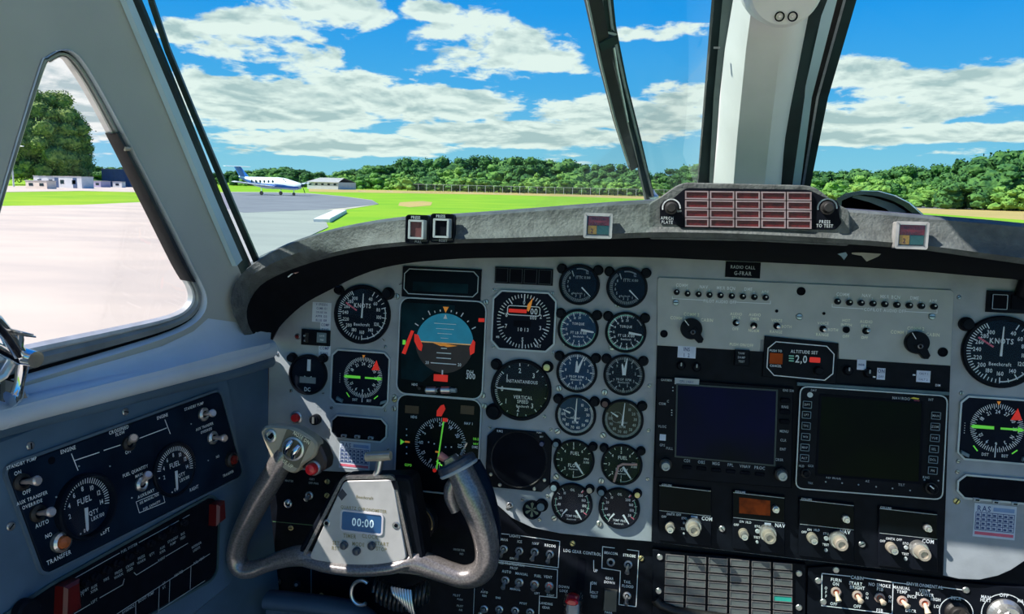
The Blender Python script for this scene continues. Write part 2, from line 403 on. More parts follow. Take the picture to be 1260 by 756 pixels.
# ================================================================ outside: ground
m_grass = mat('grass', (0.27, 0.43, 0.025), 0.9, 0, 0.1, 0.12, c2=(0.17, 0.37, 0.02), world=True, spec=0.1)
m_dry = mat('dry_grass', (0.50, 0.35, 0.14), 0.9, 0, 0.1, 0.08, c2=(0.42, 0.32, 0.12), world=True, spec=0.1)
m_apron = mat('apron_concrete', (0.56, 0.49, 0.40), 0.85, 0, 0.1, 0.35, c2=(0.46, 0.41, 0.35), world=True, stretch=(0.4, 1, 1), spec=0.2)
m_tarmac = mat('tarmac', (0.22, 0.225, 0.25), 0.85, 0, 0.1, 0.25, c2=(0.18, 0.185, 0.21), world=True, spec=0.2)
m_slab = mat('white_concrete', (0.75, 0.74, 0.72), 0.8, 0, 0.1, 2)
from mathutils.geometry import tessellate_polygon
def filled(loops, z0, z1=None):        # loops: outer + holes, 2D; returns MB with thickness when z1 given
    mb = MB(); P = [[Vector((x, y, 0)) for x, y in l] for l in loops]
    tr = tessellate_polygon(P); fl = [p for l in P for p in l]
    top = z0 if z1 is None else z1
    mb.add([(p.x, p.y, top) for p in fl], [tuple(t) for t in tr])
    if z1 is not None:
        mb.add([(p.x, p.y, z0) for p in fl], [tuple(reversed(t)) for t in tr])
        for l in loops: mb.stack([(l, z0), (l, z1)], False, False)
    return mb
def slab(name, pxs, m, z0, z1, label=None, kind='structure', pts=None):
    P = pts or [tuple(gnd(x, y, z1))[:2] for x, y in pxs]
    o = link(name, filled([P], z0, z1).mesh(name, m)); tag(o, label, None, None, kind); return o
def rot_in(mb):   # make sure normals are fine either way
    return mb
gm = MB(); gm.add([(-1500, -300, 0), (1500, -300, 0), (1500, 2400, 0), (-1500, 2400, 0)], [(0, 1, 2, 3)])
tag(link('ground', gm.mesh('ground', m_grass)), 'bright green airfield grass reaching to the wood', None, None, 'structure')
near = [(-14, -12), (16, -12), (16, 14)]
ap = [tuple(gnd(x, y))[:2] for x, y in ((640, 420), (360, 300), (404, 280), (400, 270), (420, 259), (466, 251.5), (458, 246.5), (420, 241.5), (380, 238), (340, 236.8), (285, 236.3), (200, 240), (176, 249), (100, 252.5), (0, 254), (-120, 256), (-200, 262))]
slab('apron', None, m_apron, -0.05, 0.02, 'pale pinkish concrete apron outside the side window', pts=ap + [(-20, 2), (-14, -12), (16, -12), (16, 10)])
tp = [tuple(gnd(x, y, .03))[:2] for x, y in ((466, 251.3), (458, 246.7), (420, 241.6), (380, 238.2), (340, 237.0), (285, 236.6), (215, 241), (250, 251), (300, 262), (400, 258))]
slab('tarmac_taxiway', None, m_tarmac, 0.0, 0.035, 'dark grey tarmac strip of the apron below the parked aircraft', pts=tp)
m_apron_dark = mat('darkened_concrete', (0.345, 0.36, 0.325), 0.85, 0, 0.1, 0.3, c2=(0.30, 0.315, 0.29), world=True, stretch=(0.5, 1, 1), spec=0.2)
slab('darkened_apron', [(196, 252), (215, 243), (300, 262), (400, 258), (419.5, 259.3), (399.5, 270), (403, 280), (362, 299), (480, 370), (300, 400), (250, 330)], m_apron_dark, 0.0, 0.03, 'apron concrete ahead of the windshield, darkened against overexposure')  # darker slab added to tone down the overexposed apron by colour
slab('service_road', [(-330, 240), (0, 236.5), (100, 235), (190, 237), (190, 230.5), (100, 228.5), (0, 229), (-330, 231)], m_apron, 0.0, 0.03, 'concrete service road in front of the cabins')
slab('dry_grass_strip', [(380, 236), (470, 237.5), (600, 239.6), (720, 242.5), (800, 245.2), (860, 249), (1000, 258), (1140, 262.5), (1280, 272), (1420, 285), (1420, 257), (1280, 257.5), (1140, 253), (1000, 248), (860, 243), (600, 236.3), (470, 234), (380, 232.5)], m_dry, 0.0, 0.02, 'tan strip of dry grass in front of the boundary fence')
slab('runway', [(1060, 254.3), (1280, 260.5), (1420, 265), (1420, 259), (1280, 256.2), (1060, 251.8)], m_tarmac, 0.0, 0.03, 'grey runway strip crossing the dry grass at far right')
slab('dry_patch', [(492, 249), (520, 247.5), (532, 249), (530, 253), (505, 255), (490, 253)], m_dry, 0.0, 0.015, 'small dry patch in the green grass')

# the white edge marker beside the grass
a = gnd(396, 274); b = gnd(419, 262)
d = (b - a); mk = MB(); wv = Vector((-d.y, d.x, 0)).normalized() * 0.45
P2 = [tuple((a + wv)[:2]), tuple((a - wv)[:2]), tuple((b - wv)[:2]), tuple((b + wv)[:2])]
mk.prism([(p[0] - a.x, p[1] - a.y) for p in P2], 0.0, 0.22, 0.04)
o = link('apron_marker', mk.mesh('apron_marker', m_slab)); o.location = (a.x, a.y, 0.0)
tag(o, 'long white marker board lying where apron meets the grass', 'marker')

# ---------------------------------------------------------------- trees
def ico(sub=2):
    import bmesh
    bm = bmesh.new(); bmesh.ops.create_icosphere(bm, subdivisions=sub, radius=1.0)
    vs = [v.co.copy() for v in bm.verts]; fs = [tuple(v.index for v in f.verts) for f in bm.faces]; bm.free(); return vs, fs
ICV, ICF = ico(3); IC2 = ico(2)
m_leaf = mat('foliage', (0.105, 0.22, 0.055), 0.8, 0, 0.1, 0.9, c2=(0.03, 0.095, 0.035), world=True, bump=0.8, bscale=1.2, objrand=0.30, spec=0.15)
m_leafb = mat('foliage_bright', (0.19, 0.34, 0.07), 0.8, 0, 0.1, 0.9, c2=(0.075, 0.19, 0.045), world=True, bump=0.8, bscale=1.2, objrand=0.2, spec=0.15)
m_leafd = mat('foliage_near', (0.26, 0.36, 0.09), 0.8, 0, 0.1, 1.4, c2=(0.045, 0.11, 0.035), world=True, spec=0.15)
m_bark = mat('bark', (0.10, 0.08, 0.06), 0.9, 0, 0.3, 3)
def crown(seed, w=1.0, clumps=26, leaves=900, ls=0.035, z0=0.06, fine=False, cr=(0.10, 0.19)):
    R = random.Random(seed); mb = MB()
    V0, F0 = (ICV, ICF) if fine else IC2
    cs = []
    for i in range(clumps):
        a = R.uniform(0, 6.283); zz = R.uniform(0.12, 0.86); rr = math.sqrt(max(0, 1 - ((zz - 0.42) / 0.5) ** 2)) * 0.30 * w * R.uniform(0.5, 1)
        r = R.uniform(*cr) * (1.15 - 0.35 * zz); cs.append((Vector((rr * math.cos(a), rr * math.sin(a), min(zz, 1 - r))), r))
    cs.append((Vector((0, 0, 0.45)), 0.27 * w))
    for c, r in cs:
        off = Vector((R.uniform(-9, 9),) * 3); vs = []
        for v in V0:
            k = 1 + 0.38 * noise.noise(v * 2.2 + off) + 0.22 * noise.noise(v * 5 + off); p = c + Vector((v.x, v.y, v.z * 0.85)) * r * k
            p.z = max(p.z, z0 * 0.4); vs.append(p)
        mb.add(vs, F0, False)
    for i in range(leaves):
        c, r = cs[R.randrange(len(cs))]
        d = Vector((R.gauss(0, 1), R.gauss(0, 1), R.gauss(0.1, 1))).normalized(); p = c + d * r * R.uniform(0.95, 1.3)
        if p.z < 0.02: continue
        u = Vector((R.gauss(0, 1), R.gauss(0, 1), R.gauss(0, 1))).normalized() * ls; v = d.cross(u).normalized() * ls * 0.7
        mb.add([p - u, p + v, p + u, p - v], [(0, 1, 2, 3)])
    return mb
crowns = [crown(i, w, 22, 700).mesh('crown', m_leaf, False) for i, w in enumerate((1.0, 1.25, 0.85, 1.1, 1.4))]
crownsb = [crown(i + 20, w, 16, 500).mesh('crown', m_leafb, False) for i, w in enumerate((1.3, 1.5, 1.1))]
trunkm = MB().tube([(0, 0, 0), (0.01, 0, 0.2), (0, 0.01, 0.4)], [0.022, 0.017, 0.012], 6).mesh('trunk', m_bark)
def tree(p, h, w, me, label, group, name='tree'):
    r = bpy.data.objects.new(name, None); col.objects.link(r); r.location = (p.x, p.y, 0); r.rotation_euler = (0, 0, random.uniform(0, 6.28)); r.scale = (w, w, h)
    tag(r, label, 'tree', group)
    link('crown', me, r); link('trunk', trunkm, r); return r
prof = [(150, 224), (230, 220), (275, 212), (300, 206), (335, 204), (375, 206), (395, 214), (420, 209), (450, 205), (480, 200), (492, 194), (560, 193), (640, 191), (680, 196), (705, 199), (730, 197), (765, 203), (800, 212), (830, 208), (860, 199), (930, 203), (1000, 209), (1060, 206), (1130, 204), (1172, 205), (1190, 187), (1215, 184), (1238, 192), (1262, 182), (1310, 184), (1500, 196)]
def ptop(x):
    for (x0, y0), (x1, y1) in zip(prof, prof[1:]):
        if x0 <= x <= x1: return y0 + (y1 - y0) * (x - x0) / (x1 - x0)
    return 215
def hx(x): return 228 + 0.0232 * (x - 560)
G3 = 'trees of the wood beyond the airfield fence'
x = 232.0
while x < 1330:
    near_r = x > 1165
    d = ray(x, hx(x)); Y = (300 if not near_r else 170) + random.uniform(-12, 12)
    k = Y / d.y; p = Vector((d.x * k, Y, 0)); hh = 2.2 + (hx(x) - ptop(x)) * k / F_PX + random.uniform(-1.2, 0.8)
    hh = max(hh, 5)
    tree(p, hh, max(9 if near_r else 14, hh * 1.0) * random.uniform(0.9, 1.2), random.choice(crowns), 'dark green tree of the tall back row in the far wood', G3)
    x += random.uniform(13, 17) if not near_r else random.uniform(17, 24)
x = 236.0
while x < 1330:
    d = ray(x, hx(x)); Y = (272 if x < 1160 else 150) + random.uniform(-6, 6)
    k = Y / d.y; p = Vector((d.x * k, Y, 0)); hh = (2.2 + (hx(x) - ptop(x)) * k / F_PX) * random.uniform(0.55, 0.8); hh = max(hh, 4)
    tree(p, hh, hh * 1.35, random.choice(crowns + crownsb), 'mid green tree of the middle row in the far wood', G3)
    x += random.uniform(15, 20)
x = 430.0
while x < 1330:
    d = ray(x, hx(x)); Y = (250 if x < 1000 else 175 - (x - 1000) * 0.12) + random.uniform(-4, 4)
    k = Y / d.y; p = Vector((d.x * k, Y, 0)); hh = random.uniform(3.5, 6.5) * (1 if x < 1000 else 0.85)
    tree(p, hh, hh * 1.5, random.choice(crownsb), 'low bright green bushy tree at the foot of the far wood', 'bushes at the foot of the wood')
    x += random.uniform(16, 22)
# distant trees seen through the side window
for x in (62, 78, 92, 106, 118, 132, 146, 160, 175):
    d = ray(x, 220); Y = 290; k = Y / d.y; p = Vector((d.x * k, Y, 0))
    tree(p, random.uniform(5.5, 7.5), 16, random.choice(crowns), 'hazy tree behind the cabins seen through the side window', 'trees behind the cabins')
# the big tree
bt = crown(77, 1.45, 150, 34000, 0.0105, fine=False, cr=(.05, .10))
d = ray(52, 228); Y = gnd(52, 228).y; k = Y / d.y; bp_ = Vector((d.x * k, Y, 0)); htop = 2.2 + (216 - 108) * (Y / d.y) * (1 / F_PX) * 1.0
big = bpy.data.objects.new('tree', None); col.objects.link(big); big.location = bp_; big.scale = (htop * 1.12, htop * 1.12, htop * 1.03)
tag(big, 'big leafy tree filling the side window behind the cabins', 'tree')
link('crown', bt.mesh('crown', m_leafd, False), big); link('trunk', trunkm, big)
hw = crown(91, 1.8, 10, 300)
# ---------------------------------------------------------------- fence and approach lights
m_post_ = mat('galvanised_post', (0.62, 0.64, 0.64), 0.5, 0.2, 0.05)
m_wire = glass('fence_mesh', (0.80, 0.82, 0.82), 0.02, 0.5)
fl = T('boundary_fence', 'long wire mesh boundary fence on pale posts below the wood', 'fence', Fr((0, 244, 0), (1, 0, 0), (0, 0, 1)), 0, 0, uv=(0, 0))
pm = MB().box(-0.05, 0, -0.05, 0.05, 2.3, 0.05).mesh('post', m_post_)
for i in range(74): fl.inst('post', pm, -84 + i * 2.9, 0)
fl.part('wire_mesh', MB().box(-84, 0.1, -0.006, 128, 2.2, 0.006), m_wire)
fl.part('top_rail', MB().box(-84, 2.2, -0.03, 128, 2.27, 0.03), m_post_)
tm = MB().box(-0.07, 0, -0.07, 0.07, 2.3, 0.07).mesh('mast', m_post_)
hm = MB().box(-0.9, 2.3, -0.08, 0.9, 2.5, 0.08).mesh('lamp_bar', m_slab)
hs_ = MB().box(-0.15, 2.3, -0.08, 0.15, 2.55, 0.08).mesh('lamp_bar', m_slab)
m_rw = mat('mast_red', (0.6, 0.12, 0.08), 0.6); tmr = MB().box(-0.09, 0, -0.09, 0.09, 2.3, 0.09).mesh('mast', m_rw)
for x, y, kind in [(441, 235, 't'), (476, 235.5, 't')] + [(493 + i * 5.2, 236.5, 's') for i in range(13)] + [(577, 237, 't'), (588, 237, 't'), (608, 238, 't'), (624, 238, 't'), (640, 238.5, 't'), (666, 239, 't'), (735, 242, 't')]:
    g = gnd(x, y + 0.6); g.y = min(g.y, 236); dd = ray(x, y); kx = g.y / dd.y
    r = bpy.data.objects.new('approach_light', None); col.objects.link(r); r.location = (dd.x * kx, g.y, 0)
    if kind == 't': tag(r, 'white T-shaped approach light on a mast in the dry grass', 'runway light', 'T-shaped approach lights')
    else: tag(r, 'short single-lamp approach light in the close row before the wood', 'runway light', 'close row of approach lights')
    link('mast', tmr if (kind == 's' and x > 520) else tm, r); link('lamp_bar', hm if kind == 't' else hs_, r)
# ---------------------------------------------------------------- parked aircraft
m_pw = mat('aircraft_white', (0.82, 0.86, 0.88), 0.3, 0, 0.02, coat=0.3)
m_pb = mat('aircraft_blue', (0.02, 0.14, 0.50), 0.3, 0, 0.05, coat=0.3)
m_pg = mat('aircraft_window', (0.01, 0.02, 0.04), 0.15)
pg = gnd(337, 240.5)
ac = bpy.data.objects.new('parked_aircraft', None); col.objects.link(ac); ac.location = (pg.x, pg.y, 0.035); ac.rotation_euler = (0, 0, math.radians(-14))
tag(ac, 'white and blue single-propeller T-tailed aircraft parked on the apron', 'aircraft')
def acp(n, mb, m, par=None): o = link(n, mb.mesh(n, m)); o.parent = par or ac; return o
st = [(5.6, .10, 1.55), (5.3, .45, 1.5), (4.6, .62, 1.5), (3.6, .75, 1.6), (2.6, .85, 1.75), (1.2, .9, 1.85), (-1.5, .9, 1.85), (-3.5, .75, 2.0), (-5.2, .45, 2.3), (-7.0, .18, 2.7)]
rows = []
for x, r, z in st: rows.append([Vector((x, r * math.cos(a) * 0.92, z + r * math.sin(a))) for a in [2 * math.pi * k / 16 for k in range(16)]])
fus = acp('fuselage', MB().loft(rows, True, True, True), m_pw)
for sgn in (-1, 1):
    rows = []
    for x, r, z in st[1:]:
        rows.append([Vector((x, sgn * (r * 0.92 + 0.015) * math.cos(a), z + (r + .015) * math.sin(a))) for a in (-0.75, -0.45, -0.15 + (0.25 if x < -3 else 0))])
    acp('stripe', MB().loft(rows), m_pb)
for i in range(6):
    for sgn in (-1, 1):
        m_ = MB(); m_.stack([([(0.6 - i * 0.85 + a, b) for a, b in circ(0, 0, 0.17, 10, 0, 0.23)], 0), ([(0.6 - i * 0.85 + a, b) for a, b in circ(0, 0, 0.17, 10, 0, 0.23)], 0.03)])
        m_.v = [(x, sgn * (0.80 + z), 2.08 + y) for x, y, z in m_.v]; acp('cabin_window', m_, m_pg)
cw = MB().loft([[Vector((3.1, y, 2.15)), Vector((2.7, y * 1.05, 2.35)), Vector((2.35, y * .8, 2.55))] for y in (-.72, -.35, 0, .35, .72)]); acp('cockpit_glass', cw, m_pg)
acp('wing', MB().loft([[Vector((0.9 - 0.35 * abs(y) / 8 + dx, y, 1.25 + abs(y) * .09 + dz)) for dx, dz in ((0, 0), (-.6, .12), (-1.7 + .5 * abs(y) / 8, 0), (-.6, -.1))] for y in (-8, 0, 8)], True, False, True), m_pw)
acp('tail_fin', MB().loft([[Vector((x, y, z)) for x, y, z in r] for r in ([(-4.6, 0, 2.4), (-5.2, .12, 2.4), (-7.0, 0, 2.7), (-5.2, -.12, 2.4)], [(-6.7, 0, 4.3), (-7.1, .07, 4.3), (-8.1, 0, 4.3), (-7.1, -.07, 4.3)])], True, False, True), m_pb)
acp('tailplane', MB().loft([[Vector((-6.6 - abs(y) * .18 + dx, y, 4.33 + dz)) for dx, dz in ((0, 0), (-.4, .07), (-1.3 + abs(y) * .2, 0), (-.4, -.06))] for y in (-2.6, 0, 2.6)], True, False, True), m_pw)
pr = acp('propeller', MB().tube([(5.55, 0, 1.55), (5.75, 0, 1.55), (5.95, 0, 1.55)], [.2, .16, .02], 12), m_pg)
for k in range(4):
    a = math.radians(25 + 90 * k); b_ = MB().tube([(5.7, 0.15 * math.cos(a), 1.55 + .15 * math.sin(a)), (5.7, 1.0 * math.cos(a), 1.55 + 1.0 * math.sin(a)), (5.7, 1.3 * math.cos(a), 1.55 + 1.3 * math.sin(a))], [.05, .09, .03], 6, True, .3); acp('blade', b_, m_pg, pr)
for (x, y, r) in ((4.0, 0, .24), (-.5, 2.1, .3), (-.5, -2.1, .3)):
    lg = acp('landing_gear', MB().tube([(x, y, 1.3), (x, y, r)], .07, 8), m_pw)
    w_ = MB().cyl(0, 0, r, -.1, .1, 18, .04); w_.v = [(x + a, y + c, r + b) for a, b, c in w_.v]; acp('wheel', w_, m_rubber, lg)
# ---------------------------------------------------------------- buildings
m_hut = mat('cabin_white', (0.60, 0.62, 0.64), 0.7, 0, 0.05, 1.0); m_hutp = mat('cabin_mauve', (0.42, 0.38, 0.52), 0.7, 0, 0.05, 1.0)
m_hutb = mat('container_blue', (0.06, 0.10, 0.20), 0.6, 0, 0.1, 1.0); m_hutc = mat('cabin_cream', (0.72, 0.62, 0.52), 0.7, 0, 0.05, 1.0)
m_roofg = mat('roof_grey', (0.40, 0.38, 0.38), 0.8, 0, 0.1, 1.0)
def hut(name, x0, x1, ytop, ybase, Y, m, label, depth=3.0, roof=False, cat='cabin', win=0, door=None, ribs=0):
    Y = gnd((x0 + x1) / 2, ybase).y
    d0 = ray(x0, ybase); d1 = ray(x1, ybase); X0 = d0.x / d0.y * Y; X1 = d1.x / d1.y * Y
    xm = (x0 + x1) / 2; dm = ray(xm, ytop); h = 2.2 + dm.z / dm.y * Y
    fr = Fr(((X0 + X1) / 2, Y, 0), (1, 0, 0), (0, 0, 1)); t = T(name, label, cat, fr, 0, 0, uv=(0, 0)); w = abs(X1 - X0) / 2
    if roof:
        t.part('walls', MB().box(-w, 0, -depth, w, h * .62, 0), m)
        R = [Vector((-w * 1.05, h * .6, .4)), Vector((-w * .8, h, -depth / 2)), Vector((-w * 1.05, h * .6, -depth - .4))]; R2 = [Vector((-p.x, p.y, p.z)) for p in R]
        t.part('roof', MB().loft([R, R2], False, False), m_roofg)
    else:
        t.part('walls', MB().box(-w, 0, -depth, w, h - .12, 0), m); t.part('roof', MB().box(-w - .08, h - .12, -depth - .08, w + .08, h, .08), m_roofg)
    for i in range(win): 
        cx = -w + (i + .5) * 2 * w / win; t.part('window', MB().box(cx - .4, h * .35, 0, cx + .4, h * .68 if not roof else h * .5, .04), m_pg)
    if door is not None: t.part('door', MB().box(door - .4, 0.05, 0, door + .4, 1.9, .04), m_red if win == 0 else m_hutb)
    for i in range(ribs): 
        cx = -w + (i + .5) * 2 * w / ribs; t.part('panel_rib', MB().box(cx - .05, .1, 0, cx + .05, h - .15, .05), m)
    return t
hut('site_cabin', 42, 84, 216.5, 231, 58, m_hut, 'long white site cabin with red door under the big tree', win=3, door=1.3)
hut('site_cabin', 32, 58, 222, 232.5, 55, m_hutc, 'low cream cabin standing left before the white one', depth=2, win=2)
hut('site_cabin', 82, 101, 217, 232, 57, m_hut, 'short grey-white cabin joining the long white cabin', win=1, door=0.2)
hut('site_cabin', 100, 124, 222.5, 230.5, 62, m_hutp, 'low mauve cabin beside the white cabins', win=3)
hut('shipping_container', 126, 160, 208, 230, 66, m_hutb, 'tall dark blue container standing right of the cabins', ribs=12, cat='container')
hut('storage_box', 139, 150, 223.5, 231, 57, m_hut, 'small white storage box before the blue container', depth=1.2, cat='box', win=1)
hut('farm_building', 378, 416, 218.5, 233, 236, m_hut, 'low pale building with pitched grey roof left of the fence', depth=14, roof=True, cat='building', win=5)
# lamp post
lp = gnd(17, 232); Yl = gnd(17, 230).y; dd = ray(17, 230); lpx = dd.x / dd.y * Yl
t = T('lamp_post', 'pale street lamp with a curved arm before the big tree', 'lamp post', Fr((lpx, Yl, 0), (1, 0, 0), (0, 0, 1)), 0, 0, uv=(0, 0))
ht = 2.2 + ray(17, 180).z / ray(17, 180).y * Yl
t.part('pole', MB().tube([(0, 0, 0), (0, ht * .5, 0), (0.05, ht - .25, 0), (.8, ht, 0), (1.7, ht, 0)], [.16, .13, .10, .08, .07], 8), m_post_)
t.part('lamp_head', MB().box(1.4, ht - .08, -.2, 2.8, ht + .12, .2, .05), m_slab)

# ================================================================ cockpit shell
def closed_smooth(P, n=4):
    m = len(P); out = []
    for i in range(m):
        p0, p1, p2, p3 = P[i - 1], P[i], P[(i + 1) % m], P[(i + 2) % m]
        for k in range(n):
            t = k / n
            out.append(tuple(0.5 * (2 * b + (c - a) * t + (2 * a - 5 * b + 4 * c - d) * t * t + (3 * b - a - 3 * c + d) * t ** 3) for a, b, c, d in zip(p0, p1, p2, p3)))
    return out
wo_ = [(46, 86), (56, 70), (75, 61), (93, 66), (115, 97), (150, 160), (200, 255), (235, 325), (253, 365), (246, 391), (213, 412), (133, 439), (33, 470), (-60, 500), (-78, 475), (-30, 340), (5, 220)]
wi_ = [(48, 90), (58, 77), (73, 71), (85, 85), (103, 113), (130, 163), (172, 245), (212, 325), (230, 357), (227, 375), (205, 388), (133, 404), (33, 424), (-52, 445), (-75, 450), (-28, 340), (7, 220)]
WOUT = closed_smooth([WF.uv(x, y) for x, y in wo_]); DEP = 0.010
WIN = closed_smooth([WF.uv(x, y, -DEP) for x, y in wi_])
fe = [WF.uv(300, 345), WF.uv(285, 310), WF.uv(255, 240), WF.uv(200, 112), WF.uv(152, 0)]
e_top = fe[-1]; dv = (fe[-1][0] - fe[-2][0], fe[-1][1] - fe[-2][1])
top = (e_top[0] + dv[0] * 1.1, e_top[1] + dv[1] * 1.1)
low = [WF.uv(335, 428), WF.uv(335, 400)]
sill_px = [(-160, 560), (-80, 534), (0, 512), (50, 499), (100, 487), (150, 475), (200, 463), (245, 452), (283, 443), (318, 433), (332, 429)]
sl = [WF.uv(x, y) for x, y in sill_px]
TOPV = (2.2 + 0.275 - WO.z) / WF.V.z  # wall top lies out of view, height set to gate the sun
for y_ in (-20, -60, -100, -150, -200):
    q_ = WF.uv(152 + y_ * .45, y_)
    if q_[1] < TOPV: fe.append(q_)
outer = [(sl[0][0] - 1.0, sl[0][1])] + sl + [low[1]] + fe + [(fe[-1][0] - .03, TOPV), (-1.75, TOPV)]
link_o = link('wall_left', filled([outer, WOUT], -0.02, 0.0).mesh('wall_left', m_wall), None, WF.mw()); tag(link_o, None, None, None, 'structure')
# rounded padded lip where the wall turns to the windshield
def wpath(pxs, n, fr=WF): return [(*fr.uv(x, y, n), n) for x, y in pxs]
def lerp2(a, b, t): return tuple(x + (y - x) * t for x, y in zip(a, b))
def rimrow(t, z): return [(*lerp2(o_, i_, t), z) for o_, i_ in zip(WOUT, WIN)]
wn = T('window_1', None, None, WF, 0, 0, uv=(0, 0)); tag(wn.o, 'triangular side window with rounded corners in the left wall', None, None, 'structure')
def ringloft(rows): 
    mb = MB(); rr = [[Vector(p) for p in r] for r in rows]; return mb.loft(rr, True, True)
wn.part('reveal', ringloft([rimrow(0, 0.001), rimrow(0.05, 0.0025), rimrow(0.12, 0.000), rimrow(.16, -0.005)]), m_sill)
wn.part('gasket', ringloft([rimrow(.16, -0.005), rimrow(.24, -0.007), rimrow(.30, -.004)]), m_under)
wn.part('frame', ringloft([rimrow(.30, -0.004), rimrow(.38, -0.001), rimrow(.60, -.001), rimrow(.72, -.005)]), m_sill if False else mat('window_frame_grey', (0.26, 0.28, 0.27), 0.4, 0.2, 0.2, 20))
wn.part('inner_lip', ringloft([rimrow(.72, -0.005), rimrow(.80, -0.003), rimrow(.92, -.004), rimrow(1.0, -DEP)]), mat('lip_silver', (0.72, 0.73, 0.71), .4, .4, .1, 60))
k0, k1 = 5 * 4, 8 * 4 - 1
sr = [[Vector((*lerp2(WOUT[k], WIN[k], t), z)) for k in range(k0, k1)] for t, z in ((.34, -.003), (.5, .002), (.85, .003), (1.06, -.001), (1.10, -.010))]
wn.part('rubber_strip', MB().loft(sr), m_rubber)
cl = [(*lerp2(WOUT[21], WIN[21], t), z) for t, z in ((.2, -.001), (.55, .004), (.9, .003))]
wn.part('clip', MB().tube(cl, .0022, 8), m_beige)
wn.part('pane', filled([WIN], -DEP - .003, -DEP + .001), m_side)
# handle at the lower left of the side window
h = T('window_latch', 'chrome hinged latch with a flat lever at the left window sill', 'latch', WF, 18, 470, 0.0)
def hp(pts, n): return [(*h.l(x, y, n), n) for x, y in pts]
h.part('bracket', MB().tube(hp([(12, 492), (20, 488), (24, 472), (28, 448), (26, 440)], .028), [.008, .006, .0045, .0055, .007], 10, True), m_chrome)
h.part('mount', MB().prism(h.L([(-12, 500), (2, 486), (14, 470), (22, 470), (26, 482), (34, 489), (12, 497)], .01), 0, .02, .003), m_chrome)
h.part('pivot', MB().tube([(*h.l(26, 438, .028), .016), (*h.l(26, 438, .028), .046)], .0075, 14), m_chrome)
h.part('arm', MB().tube(hp([(-30, 380), (-6, 395), (8, 412), (24, 436)], .034), [.006, .006, .0058, .006], 10, True), m_chrome)
h.part('arm', MB().tube(hp([(-25, 430), (-4, 428), (12, 436), (24, 442)], .030), [.005, .005, .005, .006], 10, True), m_chrome)
h.part('link_bar', MB().tube(hp([(-10, 470), (4, 462), (14, 446), (16, 434)], .024), [.004, .004, .004, .005], 8), m_alu)
h.part('lever', MB().prism(h.L([(13, 405), (30, 408.5), (30, 410), (14, 407.5)], .04), .026, .052, .001).prism(h.L([(17, 409), (33, 411), (33, 413), (19, 411.5)], .04), .026, .052, .001), m_alu)
h.part('lever_stem', MB().tube(hp([(24, 411), (24, 418), (22, 428)], .036), [.003, .0035, .004], 8), m_chrome)
# sill ledge between window wall and side console
sp = [(*WF.uv(x, y, .016), 0.016) for x, y in sill_px]
sa = [(-160, 520), (-80, 506), (0, 484), (50, 470), (100, 455), (150, 441), (200, 426), (238, 408), (256, 392), (300, 398), (334, 402)]
def rowpx(t, n, dy=0): return [Vector((*WF.uv(a[0] * (1 - t) + b[0] * t, (a[1] * (1 - t) + (b[1] + dy) * t), n), n)) for a, b in zip(sa, sill_px)]
o = link('trim_7', MB().loft([rowpx(0, .0005), rowpx(.25, .004), rowpx(.6, .016), rowpx(.9, .026, -4), rowpx(1.0, .028, 2)]).mesh('trim_7', m_sill), None, WF.mw()); tag(o, 'pale sloping sill under the side window, sky reflection in its blue', None, None, 'structure')
led = link('baseboard_left', MB().tube(catmull([(a - .6, b, c) if i == 0 else (a, b, c) for i, (a, b, c) in enumerate(sp)], 4), 0.013, 14, True, 1.0).mesh('baseboard_left', m_sill), None, WF.mw()); tag(led, 'rounded ledge below the side window, sky reflection in its blue', None, None, 'structure')
led2 = [(x, y + 15) for x, y in sill_px]
o = link('trim_1', MB().tube(catmull([(*SF.uv(x, y, -.004), -.004) for x, y in led2], 4), 0.010, 12).mesh('trim_1', m_wallb), None, SF.mw()); tag(o, 'blue grey ledge edge above the fuel console', None, None, 'structure')
# lower side wall
lw = [SF.uv(x, y, -.012) for x, y in ((331, 432), (283, 446), (200, 466), (100, 490), (0, 515))]
lw = lw + [(-1.4, lw[-1][1]), (-1.4, -0.55), (SF.uv(331, 756, -.012)[0] + .02, -0.55), SF.uv(331, 600, -.012)]
o = link('wall_left_lower', filled([lw], -.036, -.0135).mesh('wall_left_lower', m_wallb), None, SF.mw()); tag(o, None, None, None, 'structure')
# windshield panes
A = CAM + Vector((-.53, .92, -.12)); A2 = CAM + Vector((-.52, .685, .17)); C = CAM + Vector((.058, 1.25, .0126))
WL = Fr(C, C - A, A2 - A)
mx_ = lambda p: Vector((0.27 - p.x, p.y, p.z))
WR = Fr(mx_(C), mx_(A) - mx_(C), mx_(A2) - mx_(A))
def uvw(fr, p): q = p - fr.O; return (q.dot(fr.U), q.dot(fr.V))
D2 = (A2 - A) * 0.45
for nm, fr, f_ in (('windshield_pane', WL, lambda p: p), ('windshield_pane', WR, mx_)):
    Ptop = C + (CAM + ray(880, 0) * 0.977 - C) * 1.9
    P = [uvw(fr, f_(p)) for p in (A - (A2 - A) * .05, A2 + D2, Ptop, C - (Ptop - C) * .08)]
    o = link('window_2' if fr is WL else 'window_3', filled([P], -.012, -.008).mesh('pane', m_wind), None, fr.mw()); tag(o, 'left windshield pane' if fr is WL else 'right windshield pane', None, None, 'structure')
